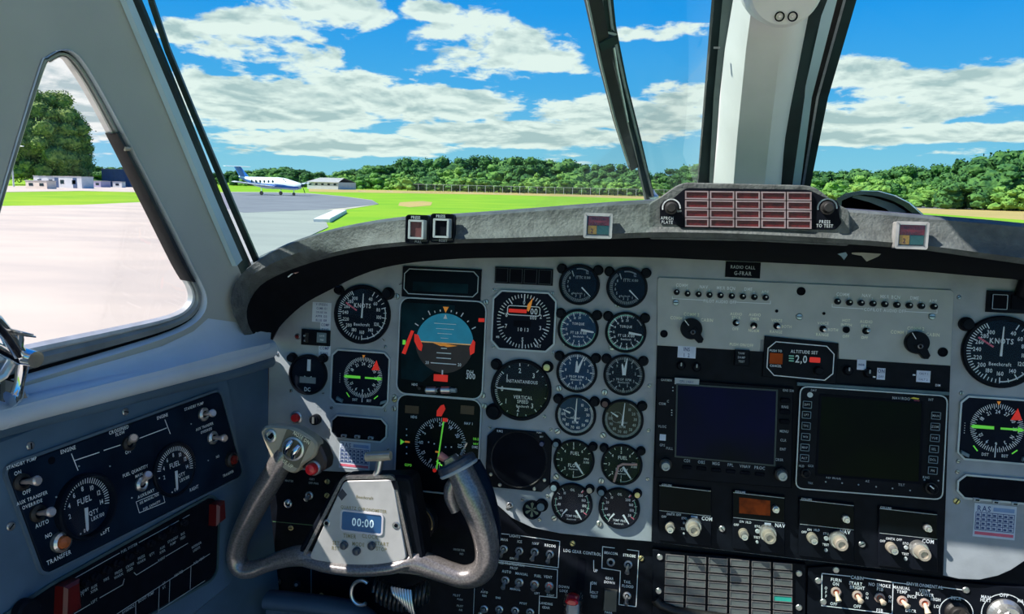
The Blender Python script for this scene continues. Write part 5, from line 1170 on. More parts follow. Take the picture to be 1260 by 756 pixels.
def dualknob(t, px, py, z, r1, r2, h1, h2, m1=m_black, m2=m_alu, name='dual_knob', tilt=None):
    x, y = t.l(px, py, z); k = t.part(name, MB().lathe(x, y, [(r1, z), (r1, z + h1 * .8), (r1 * .9, z + h1), (r2, z + h1)], 24, False), m1)
    t.part('inner_knob', MB().lathe(x, y, [(r2, z + h1 * .9), (r2, z + h2 * .93), (r2 * .9, z + h2), (r2 * .55, z + h2), (r2 * .5, z + h2 * .9), (0, z + h2 * .9)], 22, False), m2, k); return k, x, y
for px, py in ((819, 571), (960.5, 583)):
    k, x, y = dualknob(t, px, py, .006, .0085, .0056, .006, .018, m_rubber, mat('knob_cream', (.52, .54, .48), .4))
    o = t.part('grip_bar', MB().box(x - .0045, y - .0012, .017, x + .0045, y + .0012, .0205, .0004), m_dimw, k); 
# ================================================================ right map display
t = T('weather_map_display', 'right map display with grey outline, side keys and dark green screen', 'display', PF, 1070, 545, .0026)
ox = [(988, 474.5), (1154, 485.5), (1163.5, 495), (1157.5, 606), (1148, 613.5), (984, 600.5), (977.5, 592), (980, 482)]
def rpoly(P, r=.006, n=4):
    out = []; m = len(P)
    for i in range(m):
        p, q, s = Vector(P[i - 1]), Vector(P[i]), Vector(P[(i + 1) % m]); a = q + (p - q).normalized() * min(r, (p - q).length * .45); b = q + (s - q).normalized() * min(r, (s - q).length * .45)
        for k in range(n + 1): tt = k / n; out.append(tuple(a * (1 - tt) ** 2 + q * 2 * tt * (1 - tt) + b * tt * tt))
    return out
corners = [(983, 474), (1164, 486), (1157.5, 614), (977, 600)]
OP = rpoly(t.L(corners), .010)
t.part('bezel', MB().prism(OP, 0, .007, .0006), m_black)
t.part('rim', MB().frame(OP, inset(OP, .0014), .0055, .0078), m_grey)
t.part('top_edge', MB().prism(t.L([(980, 470), (1166, 482), (1166, 486), (980, 474)]), 0, .006), mat('edge_teal', (.06, .12, .15), .4))
s_ = t.L([(1011, 488), (1134, 497), (1130, 593), (1006, 583)], .007); t.part('screen', MB().poly(s_, .0074), m_scrg); t.part('screen_rim', MB().frame(inset(s_, -.003), s_, .007, .0076), m_blackm)
LB = [(993, 498), (992, 510.5), (991.5, 524), (991, 537.5), (990, 550.5), (989.5, 563.5)]; RB = [(1151, 511.5), (1150, 525), (1149.5, 539), (1148.5, 552.5), (1147.5, 565.5), (1147, 579)]
for (x, y), s in zip(LB + RB, ('DPT', 'LPT', 'TFC', 'WX', 'MAP', 'ALT', 'MAN', 'ZOM', 'VUE', 'SEL', 'DCL', 'FN')):
    u, v = t.l(x, y, .007); w, hh = .0054, .0046; o_ = rrect(u - w, v - hh, u + w, v + hh, .0008, 3)
    k = t.part('key', MB().prism(o_, .007, .0088, .0004), m_blackm); t.part('key_rim', MB().frame(o_, inset(o_, .0008), .0086, .0094), m_key, k); t.part('key_print', MB().text(s, u, v, .0030, .0090), m_dimw, k)
t.part('light_sensor', MB().cyl(*t.l(996.5, 486, .007), .0034, .007, .0085, 16), m_grey)
mark(t, lambda mb: mb.text('NAV/RDO', *t.l(1109, 490.5, .0075), .0036, .0074).text('INT', *t.l(1143, 491), .003, .0074).text('DAY', *t.l(1000, 479.5), .0028, .0074).text('REF MODE', *t.l(1024, 586.5), .0030, .0074).text('TILT', *t.l(1107, 595), .0030, .0074).text('AZ', *t.l(1065.5, 590.5), .0028, .0074).text('RNG', *t.l(1137, 586), .0030, .0074).text('HLD', *t.l(985, 572), .0028, .0074).text('GCR', *t.l(996.5, 572), .0028, .0074).text('TRK', *t.l(996, 593), .0026, .0074), m_dimw)
mark(t, lambda mb: [mb.cyl(*t.l(x, y), .0010, .0072, .0075, 8) for x, y in ((1014.5, 591.5), (1034.5, 593), (1054.5, 595), (1076, 597.5), (1096, 599.5), (1117.5, 602), (1135, 589), (1152, 590))], m_dimw, 'dots')
t.part('logo_yellow', MB().prism(t.L([(1120, 490.5), (1124, 489), (1131, 490.5), (1130, 492)], .0072), .0072, .0075), mat('logo_yellow', (.7, .6, .05), .5)); t.part('logo_red', MB().box(*t.l(1122, 493.8), .0072, *t.l(1129, 492.3), .0075), m_pink)
dualknob(t, 1144.5, 600, .007, .0075, .005, .005, .014, m_rubber, m_black); x, y = t.l(1145, 600, .02); t.part('knob_mark', MB().stroke([(x - .001, y + .002), (x + .003, y - .001)], .0014, .0215), m_white)
dualknob(t, 991, 582, .007, .006, .004, .004, .010, m_rubber, m_black)
# ================================================================ four radios
def radio(nm, disp, low, small, big, label, right, amber=False, tag_=None, sw=None, texts=(), dk=None):
    cx = (disp[0] + disp[2]) / 2; cy = (disp[1] + low) / 2
    t = T('radio_unit', label, 'radio', PF, cx, cy, .0026, 'radio units in the bottom row')
    sk = (disp[3] - disp[1]) * 0; dx = disp[2] - disp[0]; s = .11
    def q(x, y, z=0): return t.l(x, y + (x - disp[0]) * s, z)
    t.part('body', MB().prism([q(disp[0], low), q(disp[2], low), q(disp[2], disp[1]), q(disp[0], disp[1])], 0, .005, .0006), m_black)
    W = [q(disp[0] + 1, disp[3]), q(disp[2] - 1, disp[3]), q(disp[2] - 1, disp[1] + 2), q(disp[0] + 1, disp[1] + 2)]
    t.part('display_window', MB().poly(W, .0053), m_scr)
    t.part('window_edge', MB().stroke([W[0], W[1]], .0006, .0055).stroke([W[2], W[3]], .0006, .0055), m_grey)
    if amber: t.part('amber_readout', MB().poly([q(disp[0] + 8, disp[3] - 6), q(disp[0] + 46, disp[3] - 7), q(disp[0] + 46, disp[1] + 7), q(disp[0] + 8, disp[1] + 7)], .0056), m_amber)
    def f(mb):
        mb.text('COLLINS', *q(disp[0] + 10, disp[1] + 1.5, .005), .0026, .0053)
        if not tag_: mb.text(right, *q(disp[2] - 10, disp[3] + 5, .005), .0050, .0053)
        else: mb.text(right, *q(disp[2] - 5, disp[3] + 5, .005), .0050, .0053)
        for s_, x, y in texts: mb.text(s_, *t.l(x, y, .005), .0030, .0053)
    mark(t, f)
    if tag_: 
        t.part('white_label', MB().poly([q(disp[2] - 25, disp[3] + 7.6), q(disp[2] - 17, disp[3] + 7.6), q(disp[2] - 17, disp[3] + 2), q(disp[2] - 25, disp[3] + 2)], .0055), m_paper); t.part('label_print', MB().text(tag_, *q(disp[2] - 21, disp[3] + 4.8), .0030, .0057), m_ink)
    k, x, y = dualknob(t, *small, .005, .0062, .0042, .010, .019, mat('knob_worn', (.42, .38, .31), .4, .3), m_alu, 'selector_knob')
    k, x, y = dualknob(t, *big, .005, .0105, .0078, .011, .026, m_alu, mat('knob_worn', (.42, .38, .31)), 'tuning_knob')
    t.part('knob_bore', MB().lathe(x, y, [(.0052, .0262), (.0050, .0250), (0, .0250)], 20, False), m_blackm, k)
    if dk: dualknob(t, *dk, .005, .0046, .0030, .006, .012, m_alu, m_alu, 'dim_knob')
    for x_, y_, r in sw: t.part('test_button', MB().cyl(*t.l(x_, y_, .005), r, .005, .0075, 12, .0004), m_dimw)
    return t
radio('c', (810.5, 594.5, 875, 627), 664, (824.5, 647.5), (853, 646), 'black radio marked COM with silver knobs, leftmost of the bottom row', 'COM', tag_='TX', sw=[(841.5, 643.5, .0016), (841.5, 656.5, .0013)], texts=[('OFF', 817, 636), ('ON', 823, 633), ('TX OFF', 832, 633.5), ('STO', 842, 638), ('TEST', 841.5, 651)])
radio('n', (901, 603, 965, 635.5), 674, (914.5, 656), (944, 655), 'black radio with glowing orange readout marked NAV', 'NAV', True, 'NX', dk=(954, 626), sw=[(932, 653.8, .0028), (931.5, 667, .0018)], texts=[('OFF', 906, 646), ('ON', 912.5, 642), ('HLD', 921, 643), ('STO', 932, 648), ('TEST', 931.5, 661.5)])
radio('n2', (982.5, 612, 1050, 643.5), 683, (998.5, 661), (1030, 663), 'black radio marked NAV with dark readout, third of the bottom row', 'NAV', dk=(1040, 638), sw=[(1016.5, 662.5, .0028), (1016, 677, .0022)], texts=[('OFF', 989.5, 655), ('ON', 996, 652), ('HLD', 1005, 652.5), ('STO', 1016.5, 657), ('TEST', 1016, 670.5)])
radio('c2', (1080, 622.5, 1152, 654.5), 695, (1095.5, 673), (1129, 675), 'black radio marked COM with dark readout, rightmost of the bottom row', 'COM', dk=(1140, 649), sw=[(1114.5, 673.8, .0024), (1114, 687.5, .0022)], texts=[('OFF', 1086, 666), ('ON', 1093, 663), ('TX OFF', 1103, 664), ('STO', 1114.5, 669), ('TEST', 1114, 682)])
# ================================================================ subpanels below
SPN = -.012
PS = Fr(PF.pt(0, 0, SPN), PF.U, PF.V)
sb = T('lower_subpanel', 'black subpanel behind and right of the yoke with rows of toggle switches', 'panel', PS, 700, 690)
sb.part('panel_plate', MB().prism(sb.L([(325, 560), (700, 560), (1330, 650), (1330, 830), (325, 830)]), -.003, 0), m_black)
ZS = .0004
TW = [((620, 675.6), (200, .009)), ((639, 678), (195, .009)), ((658, 679.3), (195, .009)), ((676.7, 682), (190, .009)), ((622, 714), (190, .009)), ((751.6, 692), None), ((773, 695), (185, .009)), ((771.6, 733.5), (185, .008)), ((596, 749.5), (225, .005)), ((614.6, 750), (185, .008)), ((634, 751.5), (185, .008)), ((652.5, 753.5), (185, .008))]
for (x, y), lv in TW: toggle(sb, x, y, 0, lv, r=.0056, ln=.014)
for (x, y), h_ in (((639, 716.7), m_rubber), ((658, 719), m_dred), ((676, 721.2), m_redb)): toggle(sb, x, y, 0, (195, .006), r=.0060, ln=.010, hole=h_)
def f(mb):
    def S_(pts, w=.0010): mb.stroke([sb.l(*p, ZS) for p in pts], w, ZS)
    S_([(608, 656.2), (626, 658)]); S_([(641, 659.7), (688.8, 666.5), (686.8, 699), (610, 689.6)]); S_([(610, 692), (686, 701.5), (685, 736), (663.8, 733.8), (662.4, 775)])
    S_([(756, 674.8), (741.5, 673), (740.6, 699.5), (763.4, 703), (761.6, 744.4), (782.6, 747), (786, 678.5), (772, 676.6)])
    S_([(730.5, 690), (730.5, 700)]); S_([(727, 717), (726.5, 727)])
    for s, x, y, h_ in (('LIGHTS', 633.5, 660, .0038), ('MAN', 620.5, 664.3, .0038), ('ICE', 639.5, 666.8, .0038), ('NAV', 659, 669.2, .0038), ('RECOG', 677, 671.8, .0038), ('OFF', 630, 687.5, .003), ('ICE PROTECTION', 630, 694.5, .0036), ('PROP', 632.5, 699.5, .0036),
                        ('AUTO', 623.5, 703.8, .0038), ('MANUAL', 642, 706.6, .0036), ('FUEL', 662, 709.2, .0038), ('VENT', 674.5, 710.3, .0038), ('MANUAL', 634, 725.5, .003), ('LEFT', 661, 730.5, .003), ('RIGHT', 677.5, 733, .003),
                        ('LDG GEAR CONTROL', 716.5, 680, .0042), ('UP', 733, 702.5, .004), ('DN', 731, 718, .004), ('HDLT', 731, 729.5, .0036), ('TEST', 731, 734.5, .0036), ('BEACON', 751.8, 681, .0036), ('STROBE', 774.5, 684, .0038), ('TAIL', 772, 716.5, .0038), ('FLOOD', 772.5, 721.8, .0038),
                        ('GEAR', 750, 712, .0036), ('DOWN', 750, 717, .0036), ('DOWN', 694, 722.5, .0036), ('LOCK', 694, 727.5, .0036), ('LANDING', 672, 743, .0034), ('GEAR', 672, 748, .0034), ('PITOT', 644, 743, .003), ('ENG', 613, 736, .003), ('AUTO', 596, 729, .003), ('IGN', 596, 733.5, .003), ('PARK', 749, 754, .0034)): mb.text(s, *sb.l(x, y, ZS), h_, ZS)
mark(sb, f, m_white)
screws(sb, [(704.6, 669), (789, 687.5), (810, 727.3)], scd); screws(sb, [(812, 686)], None)
mark(sb, lambda mb: mb.box(*sb.l(709, 726), .0002, *sb.l(721, 688), .0006), m_blackm, 'slot')
t = T('landing_gear_handle', 'clear landing gear handle with red lamp inside', 'lever', PS, 704, 745)
t.part('knob', MB().prism(rrect(*t.l(693, 775, .03), *t.l(718, 729, .03), .009, 6), .026, .050, .005), m_clear); t.part('core', MB().prism(rrect(*t.l(697, 772, .03), *t.l(714, 738, .03), .006, 5), .030, .044, .003), mat('handle_white', (.42, .44, .46), .3)); t.part('lamp', MB().stack([(circ(*t.l(705, 736, .036), .0085, 20, 0, .0045), .030), (circ(*t.l(705, 736, .036), .0085, 20, 0, .0045), .051), (circ(*t.l(705, 736, .036), .006, 20, 0, .003), .053)], True), m_redb)
t.part('arm', MB().tube([(0, .012, 0), (0, .006, .032)], .005, 10), m_alu)
t = T('gear_lamp_block', 'grey smudged plastic block beside the gear handle', 'light', PS, 750, 740)
t.part('block', MB().prism(t.L([(744, 724), (760, 726), (759, 752), (742, 750)]), 0, .006, .001), mat('block_grey', (.06, .065, .06), .4))
# push-lit caption grid
cg = T('caption_panel', 'grid of small caption lamps under the left radios', 'display', PS, 895, 720)
cg.part('frame', MB().prism(cg.L([(803, 674), (990, 692), (990, 775), (803, 775)]), 0, .008, .001), m_black)
g00, g10, g01, g11 = (817.5, 680.5), (976, 692.5), (815.3, 749), (976, 762)
m_cap = mat('caption_lens', (.13, .14, .14), .4, 0, .12, 60); m_capt = mat('caption_teal', (.02, .42, .33), .4)
for i in range(6):
    for j in range(7):
        def cc(a, b): return tuple((g00[k] * (1 - a) + g10[k] * a) * (1 - b) + (g01[k] * (1 - a) + g11[k] * a) * b for k in (0, 1))
        a0, a1, b0, b1 = (i + .06) / 6, (i + .94) / 6, (j + .10) / 7, (j + .90) / 7
        q = [cg.l(*cc(a, b), .008) for a, b in ((a0, b1), (a1, b1), (a1, b0), (a0, b0))]
        c_ = cg.part('caption_lamp', MB().prism(inset(q, .0008), .008, .0104), m_capt if (i == 5 and j == 4) else m_cap, label='teal lens' if (i == 5 and j == 4) else None)
        cg.part('lamp_rim', MB().frame(q, inset(q, .0009), .0085, .0112), mat('rim_steel', (.22, .20, .21), .35, .5), c_)
for x, y in ((812, 686), (810.5, 727.5), (983, 706), (983, 748)): cg.inst('screw', scr, *cg.l(x, y, .008), .008)
cg.part('lower_lip', MB().tube([(*cg.l(x, y, .012), .012) for x, y in ((806, 738), (812, 745), (830, 752), (870, 758), (920, 764), (985, 772))], .006, 10), m_rubber)
# cabin and environmental switches
ce_ = T('environmental_panel', 'black switch panel marked CABIN and ENVIRONMENTAL at lower right', 'panel', PS, 1110, 735)
ce_.part('plate', MB().prism(ce_.L([(993, 697), (1020, 695), (1195, 716), (1262, 722), (1330, 700), (1330, 800), (990, 800)]), 0, .006, .0008), m_black)
for (x, y), lv in (((1028.5, 728.5), (165, .010)), ((1054.8, 733), (150, .004)), ((1082, 735.5), (140, .004)), ((1110, 739.5), (130, .005)), ((1137.5, 742.5), (165, .011))): toggle(ce_, x, y, .006, lv, m_base=mat('ring_pink_cream', (.55, .42, .36), .35, .3), m_lev=mat('lever_cream', (.70, .58, .42), .35), r=.0062, ln=.013, hole=mat('hole_red', (.5, .05, .02), .4))
ZE = .0064
def f(mb):
    def S_(pts, w=.0011): mb.stroke([ce_.l(*p, ZE) for p in pts], w, ZE)
    S_([(1046, 709.6), (1011.4, 706), (1011, 745.6), (1098, 756)]); S_([(1063, 711.5), (1099, 717), (1097.5, 762)]); S_([(1099, 717), (1119, 719.5)]); S_([(1157, 722.8), (1186, 726.5)])
    for s, x, y, h_ in (('CABIN', 1054.8, 711.3, .0042), ('FURN', 1029, 714, .0042), ('ON', 1028.5, 719, .0042), ('START', 1053, 718.5, .0042), ('BRIGHT', 1055, 723.5, .0042), ('OFF', 1055, 746.5, .0042), ('NO SMOKE', 1082.5, 720.5, .0042), ('FSB', 1083, 725.5, .0042), ('FSB', 1082.5, 751.5, .0042), ('OFF', 1026, 743.5, .004), ('O', 1067, 731, .0036), ('N', 1067, 736, .0036), ('O', 1095, 735, .0036), ('N', 1095, 740, .0036),
                        ('O', 1016.5, 724, .0036), ('F', 1016.5, 729, .0036), ('F', 1016.5, 734, .0036), ('LIGHTS', 1137, 760, .003), ('ENVIRONMENTAL', 1138, 721, .0042), ('MANUAL', 1109.5, 723.8, .0040), ('TEMP', 1110, 728.6, .0042), ('INCR', 1122.5, 734.5, .004), ('DECR', 1121, 752, .004), ('VENT', 1138, 727.5, .0042), ('BLOWER', 1138, 732, .0042), ('HIGH', 1151.5, 738, .004), ('LO', 1152.5, 746.5, .004), ('INCR', 1176.5, 736.5, .0042), ('OFF', 1235.5, 732.8, .0046), ('MAN', 1213, 735, .004), ('HEAT', 1213, 739, .004), ('MAN', 1258, 740, .004)): mb.text(s, *ce_.l(x, y, ZE), h_, ZE)
    mb.arc(*ce_.l(1176.5, 754, ZE), .019, -110, 110, .0011, ZE); mb.arc(*ce_.l(1236, 757, ZE), .0255, -100, 90, .0011, ZE)
mark(ce_, f, m_white)
for x, y in ((1006.7, 715), (1188.5, 726.5), (1028.5, 701.5), (1013, 741)): ce_.inst('screw', scr, *ce_.l(x, y, .006), .006)
def bigknob(px, py, r, label, m1, m2, rot):
    t = T('climate_selector', label, 'control', PS, px, py, .006)
    t.part('skirt', MB().lathe(0, 0, [(r, 0), (r, .003), (r * .8, .006), (r * .75, .012), (r * .68, .014), (0, .014)], 28, False), m1)
    c, s = math.cos(rot), math.sin(rot); P = [(-r * .75, -.004), (r * .8, -.003), (r * .8, .003), (-r * .75, .004)]
    t.part('grip', MB().prism([(x * c - y * s, x * s + y * c) for x, y in P], .012, .028, .0015), m2); t.part('index_line', MB().prism([(x * c - y * s, x * s + y * c) for x, y in [(0, -.0007), (r * .75, -.0007), (r * .75, .0007), (0, .0007)]], .028, .0285), m_white); return t
bigknob(1176.5, 754, .0135, 'black round temperature knob in the environmental panel', m_rubber, m_rubber, 1.2)
bigknob(1236, 757, .020, 'large silver mode selector knob at the lower right corner', m_alu, m_alu, 2.2)
# ================================================================ left side console
fc = T('fuel_console', 'blue grey side console body below the side window', 'console', SF, 150, 600)
fc.part('body', MB().prism(fc.L([(-140, 640), (-60, 566), (0, 540), (60, 517), (160, 484), (215, 467), (272, 451), (280, 456), (300, 570), (309, 604), (304, 622), (297, 640), (292, 705), (284, 722), (200, 790), (60, 860), (-140, 960)]), -.012, 0, .004), m_wallb)
screws(fc, [(37, 549), (154, 507), (13, 648)], None, .0)
fp = T('fuel_quantity_board', 'navy fuel quantity panel with two gauges and switches', 'panel', SF, 150, 600)
FO = rpoly(fp.L([(5, 577), (268, 482), (296, 584), (52, 706)]), .009)
fp.part('plate', MB().prism(FO, .0, .004, .0008), m_navy); fp.part('plate_edge', MB().frame(inset(FO, -.004), inset(FO, -.001), 0, .0035, .001), mat('edge_blue', (.09, .14, .19), .4))
ZF = .0044
def sfg(px, py, rpx, label, side):
    t = gauge('fuel_gauge', label, px, py, rpx, SF, .004, 'fuel gauges', face=m_navy, bez=mat('bezel_navy', (.004, .008, .016), .4, spec=.1), depth=.010 if side == 'l' else .0035); R = t.R
    def f(mb):
        mb.ticks(0, 0, R * .70, R * .84, -75, 105, 31, R * .030, ZP)
        for i, s in enumerate(('2', '4', '6', '8', '10', '12', '14')): x, y = pol(0, 0, R * .56, -100 + i * 33); mb.text(s, x, y, R * .15, ZP)
        mb.text('FUEL', 0, R * .20, R * .19, ZP); mb.text('QTY', R * .25, -R * .28, R * .14, ZP); mb.text('LBX100', R * .36, -R * .48, R * .12, ZP); mb.text('0', -R * .15, -R * .72, R * .12, ZP)
        mb.cyl(-R * .78, -R * .05, R * .03, ZP, ZP + .0002, 8); mb.cyl(-R * .3, -R * .76, R * .03, ZP, ZP + .0002, 8)
    mark(t, f, m_white); needle(t, 186, R * .05, R * .72, R * .12, taper=.7); glassof(t)
    return t
sfg(103, 623, 41, 'left fuel quantity gauge with raised dark bezel', 'l'); sfg(214, 578, 34, 'right fuel quantity gauge in the side console', 'r')
def f(mb):
    def S_(pts, w=.0010): mb.stroke([fp.l(*p, ZF) for p in pts], w, ZF)
    S_([(88, 559), (96, 579)]); S_([(92, 567), (122, 557)]); S_([(128, 554.5), (148, 548)]); S_([(172, 539.5), (205, 527)]); S_([(203, 517), (209.5, 534)])
    S_([(167.5, 618), (199.5, 604.5), (203, 618.5), (171.5, 631.5), (167.5, 618)], .0007)
    for s, x, y, h_ in (('STANDBY PUMP', 27, 570, .0034), ('ON', 22, 582, .004), ('OFF', 33, 605.5, .004), ('AUX TRANSFER', 40, 613, .0036), ('OVERRIDE', 40, 620.5, .0036), ('AUTO', 52, 644.5, .0042), ('NO', 60, 659, .0042), ('TRANSFER', 73, 686, .0046), ('ENGINE', 84, 553.5, .0042), ('CROSSFEED', 146.5, 529, .0040), ('FLOW', 148, 533.5, .0036), ('OFF', 158, 556, .0040), ('ENGINE', 200, 512.5, .0040),
                        ('FUEL QUANTITY', 167, 579.5, .0038), ('MAIN', 171, 585, .0036), ('AUXILIARY', 180, 607.5, .0038), ('SEE MANUAL FOR', 184, 614, .0028), ('FUEL CAPACITY', 187, 622, .0028), ('LEFT', 129.5, 654, .0046), ('RIGHT', 239, 601, .0042), ('STANDBY PUMP', 239, 500, .0036), ('AUX TRANSFER', 252, 525, .0034), ('OVERRIDE', 254, 530, .0034), ('TRANSFER', 281, 583, .0034), ('NO', 268, 562, .0034)): mb.text(s, *fp.l(x, y, ZF), h_, ZF)
mark(fp, f, m_white)
m_levs = mat('lever_pink_silver', (.60, .52, .50), .3, .5)
for bx, by, tx, ty in ((26, 593.5, 47, 591.5), (46, 632, 64, 630), (158, 546, 164, 538.5), (173.5, 596, 182, 583.5), (250, 510, 262, 508.5), (261, 539, 277, 539.5)):
    x, y = fp.l(bx, by, .004); k = fp.part('toggle_switch', MB().lathe(x, y, [(.0085, .004), (.0085, .0065), (.0055, .0085), (.004, .007)], 18, False), m_rubber if bx < 170 else m_alu)
    ex, ey = fp.l(tx, ty, .026); fp.part('lever', MB().tube([(x, y, .005), ((x + ex) / 2, (y + ey) / 2, .016), (x * .1 + ex * .9, y * .1 + ey * .9, .025), (ex, ey, .027)], [.0022, .0028, .0050, .0036], 12), m_levs, k)
for x_, y_, m, r in ((73, 667, mat('amber_lens', (.45, .12, .04), .25), .0065), (283, 566, m_dred, .006)):
    x, y = fp.l(x_, y_, .004); k = fp.part('transfer_light', MB().lathe(x, y, [(r * 1.6, .004), (r * 1.6, .009), (r * 1.2, .011), (r, .009)], 20, False), m_alu if x_ < 100 else m_rubber); fp.part('lens', MB().lathe(x, y, [(r * 1.1, .008), (r * .9, .013), (0, .0145)], 18, False), m, k)
fp.part('small_hole', MB().lathe(*fp.l(63.5, 567, .004), [(.004, .004), (.0038, .0046), (.002, .0046), (0, .004)], 14, False), m_blackm)
for x, y in ((97, 574), (135, 574), (162, 613), (69, 612), (235, 522), (256, 567), (206, 600)): fp.part('rivet', MB().cyl(*fp.l(x, y, .004), .0009, .004, .0046, 8), m_dimw)
# circuit breaker panel
cb = T('circuit_breaker_panel', 'black fuel system breaker panel with red knobs under the fuel panel', 'panel', SF, 170, 690)
CO = rpoly(cb.L([(-40, 790), (62, 722), (258, 612), (267, 620), (264, 702), (258, 712), (120, 790), (20, 850)]), .006)
cb.part('plate', MB().prism(CO, 0, .003, .0006), m_blackm); cb.part('plate_edge', MB().frame(inset(CO, -.004), inset(CO, -.001), 0, .003, .001), mat('edge_teal2', (.05, .09, .10), .4))
ZC = .0034
def f(mb):
    def S_(pts, w=.0008): mb.stroke([cb.l(*p, ZC) for p in pts], w, ZC)
    S_([(74, 722), (147, 681)]); S_([(171, 668), (233, 634)]); S_([(91, 756), (111, 744)]); S_([(123, 736), (151, 720), (153, 713)]); S_([(165, 705), (168, 708), (194, 692)]); S_([(204, 685), (231, 669)])
    S_([(144, 756), (258, 682)]); S_([(167, 741), (167, 757)]); S_([(196, 722), (195, 754)]); S_([(209, 714), (208, 744)]); S_([(235, 697), (234, 725)]); S_([(195, 752), (252, 715)])
    for s, x, y in (('FUEL SYSTEM', 159, 674.5), ('LEFT', 116, 740), ('RIGHT', 199, 688), ('QTY', 100, 733), ('STANDBY', 101, 729), ('AUX', 116, 722), ('XFER', 116, 727), ('FIRE', 131, 713), ('PRESS', 146, 704), ('WARN', 146, 709), ('CROSS', 160, 696), ('FEED', 160, 701), ('PRESS', 174, 686), ('WARN', 174, 691), ('QTY', 187, 682), ('AUX', 200, 674), ('XFER', 200, 679), ('STANDBY', 213, 664), ('PUMP', 213, 669), ('BUS', 225, 657), ('FEED', 225, 662), ('INTERIOR', 242, 671), ('LIGHTS', 242, 676), ('AVIONICS', 158, 750), ('BOOST PUMP', 180, 735), ('LT', 202, 718), ('RT', 202, 723), ('HEATED', 220, 706), ('FUEL VENT', 245, 690)): mb.text(s, *cb.l(x, y, ZC), .0030, ZC)
mark(cb, f, m_dimw)
bk = MB().lathe(0, 0, [(.0046, 0), (.0046, .004), (.0034, .0055), (.0034, .009), (0, .0095)], 12, False).mesh('breaker', m_black)
for i in range(10): cb.inst('breaker', bk, *cb.l(101 + i * 13.5, 722 - i * 8.3 - 4, .003), .003)
for x, y, s in ((77, 735, 1.0), (262, 630, .8)):
    u, v = cb.l(x, y, .003); cb.part('red_guard', MB().prism([(u - .013 * s, v - .018 * s), (u + .009 * s, v - .015 * s), (u + .012 * s, v + .015 * s), (u - .006 * s, v + .015 * s)], .003, .018, .003), mat('guard_red', (.11, .007, .007), .35), label='dark red switch guard')
cb.part('round_knob', MB().lathe(*cb.l(28, 752, .003), [(.012, .003), (.012, .012), (.010, .015), (0, .015)], 20, False), m_black)
# ================================================================ yoke
YN = .105
YF = Fr(PF.pt(0, 0, YN), PF.U, PF.V)
yk = T('control_yoke', 'worn grey control yoke with clock in the hub and ram-horn grips', 'yoke', YF, 450, 650)
def limb(name, pts, parent=None, m=None, n=7, seg=20, label=None):
    P = catmull([(*yk.l(x, y, z), z, w * .00098, th) for x, y, z, w, th in pts], n)
    return yk.part(name, MB().tube([p[:3] for p in P], [(p[4], p[3]) for p in P], seg, True, 1, (0, 0, 1)), m or m_grip, parent, label)
ar = limb('left_arm', [(392, 689, .0, 12, .014), (372, 684, 0, 14, .014), (352, 687, 0, 12, .013), (330, 694, 0, 10.5, .013), (311, 701, .002, 11, .014), (297, 699, .003, 12, .015), (291, 684, .004, 12, .016), (296, 662, .006, 12.5, .017), (306, 640, .008, 14, .018), (321, 611, .010, 15, .018), (336, 586, .012, 15, .017), (347, 566, .014, 15, .016), (353, 554, .014, 13, .014)], n=5)
ar2 = limb('right_arm', [(492, 694, 0, 12, .014), (512, 692, 0, 16, .015), (532, 698, 0, 15, .015), (552, 705, .001, 14, .015), (572, 710, .002, 14, .016), (590, 705, .003, 15, .017), (599, 690, .005, 15, .018), (598, 664, .007, 15.5, .019), (590, 636, .010, 17, .020), (580, 612, .012, 19, .021), (572, 592, .014, 17.5, .020), (565, 577, .015, 16.5, .019)], n=5)
ar2.parent = yk.o
limb('finger_swell', [(560, 588, .014, 6, .012), (556, 600, .013, 9, .014), (556, 612, .012, 9, .014), (562, 628, .011, 7, .012)], m=m_grip)
limb('bottom_rim', [(362, 685, .0, 9, .012), (385, 691, .004, 9, .013), (410, 697, .006, 9, .014), (445, 700.5, .007, 9, .014), (480, 698, .006, 9, .014), (503, 692, .003, 10, .013), (522, 692, 0, 10, .012)])
# hub
HB = rpoly(yk.L([(421, 585), (506, 583), (511, 592), (527, 692), (500, 700), (444, 706), (392, 699), (366, 688), (370, 676)]), .010)
yk.part('hub_housing', MB().stack([(inset(HB, .004), -.030), (HB, -.022), (HB, .006), (inset(HB, .003), .010), (inset(HB, .0065), .0105), (inset(HB, .0068), .007)], True, True), m_black)
RIM = rpoly(yk.L([(422, 586), (486, 584.5), (509, 690), (500, 696), (445, 703), (388, 695), (372, 685)], .01), .008)
yk.part('hub_rim', MB().frame(RIM, inset(RIM, .004), .006, .0125, .008), m_grip)
PL = rpoly(yk.L([(424, 592), (484, 590.5), (500.5, 686), (496, 690), (444, 698), (390, 690), (381, 686)], .012), .006)
hp_ = yk.part('clock_plate', MB().prism(PL, .008, .0135, .0008), m_hubp)
ZH = .0138
LC = rrect(*yk.l(418.5, 653.5, .0135), *yk.l(472.5, 632.5, .0135), .005, 5)
yk.part('display_rim', MB().frame(LC, inset(LC, .0022), .0134, .0150, .0136), mat('lcd_rim', (.62, .62, .66), .4), hp_)
yk.part('display', MB().prism(inset(LC, .0016), .0134, .0139), m_lcd, hp_)
yk.part('digits', MB().text('00:00', *yk.l(447, 643.5, ZH), .0105, .0142), mat('lcd_digit', (.65, .85, .95), .5, emit=.2), hp_)
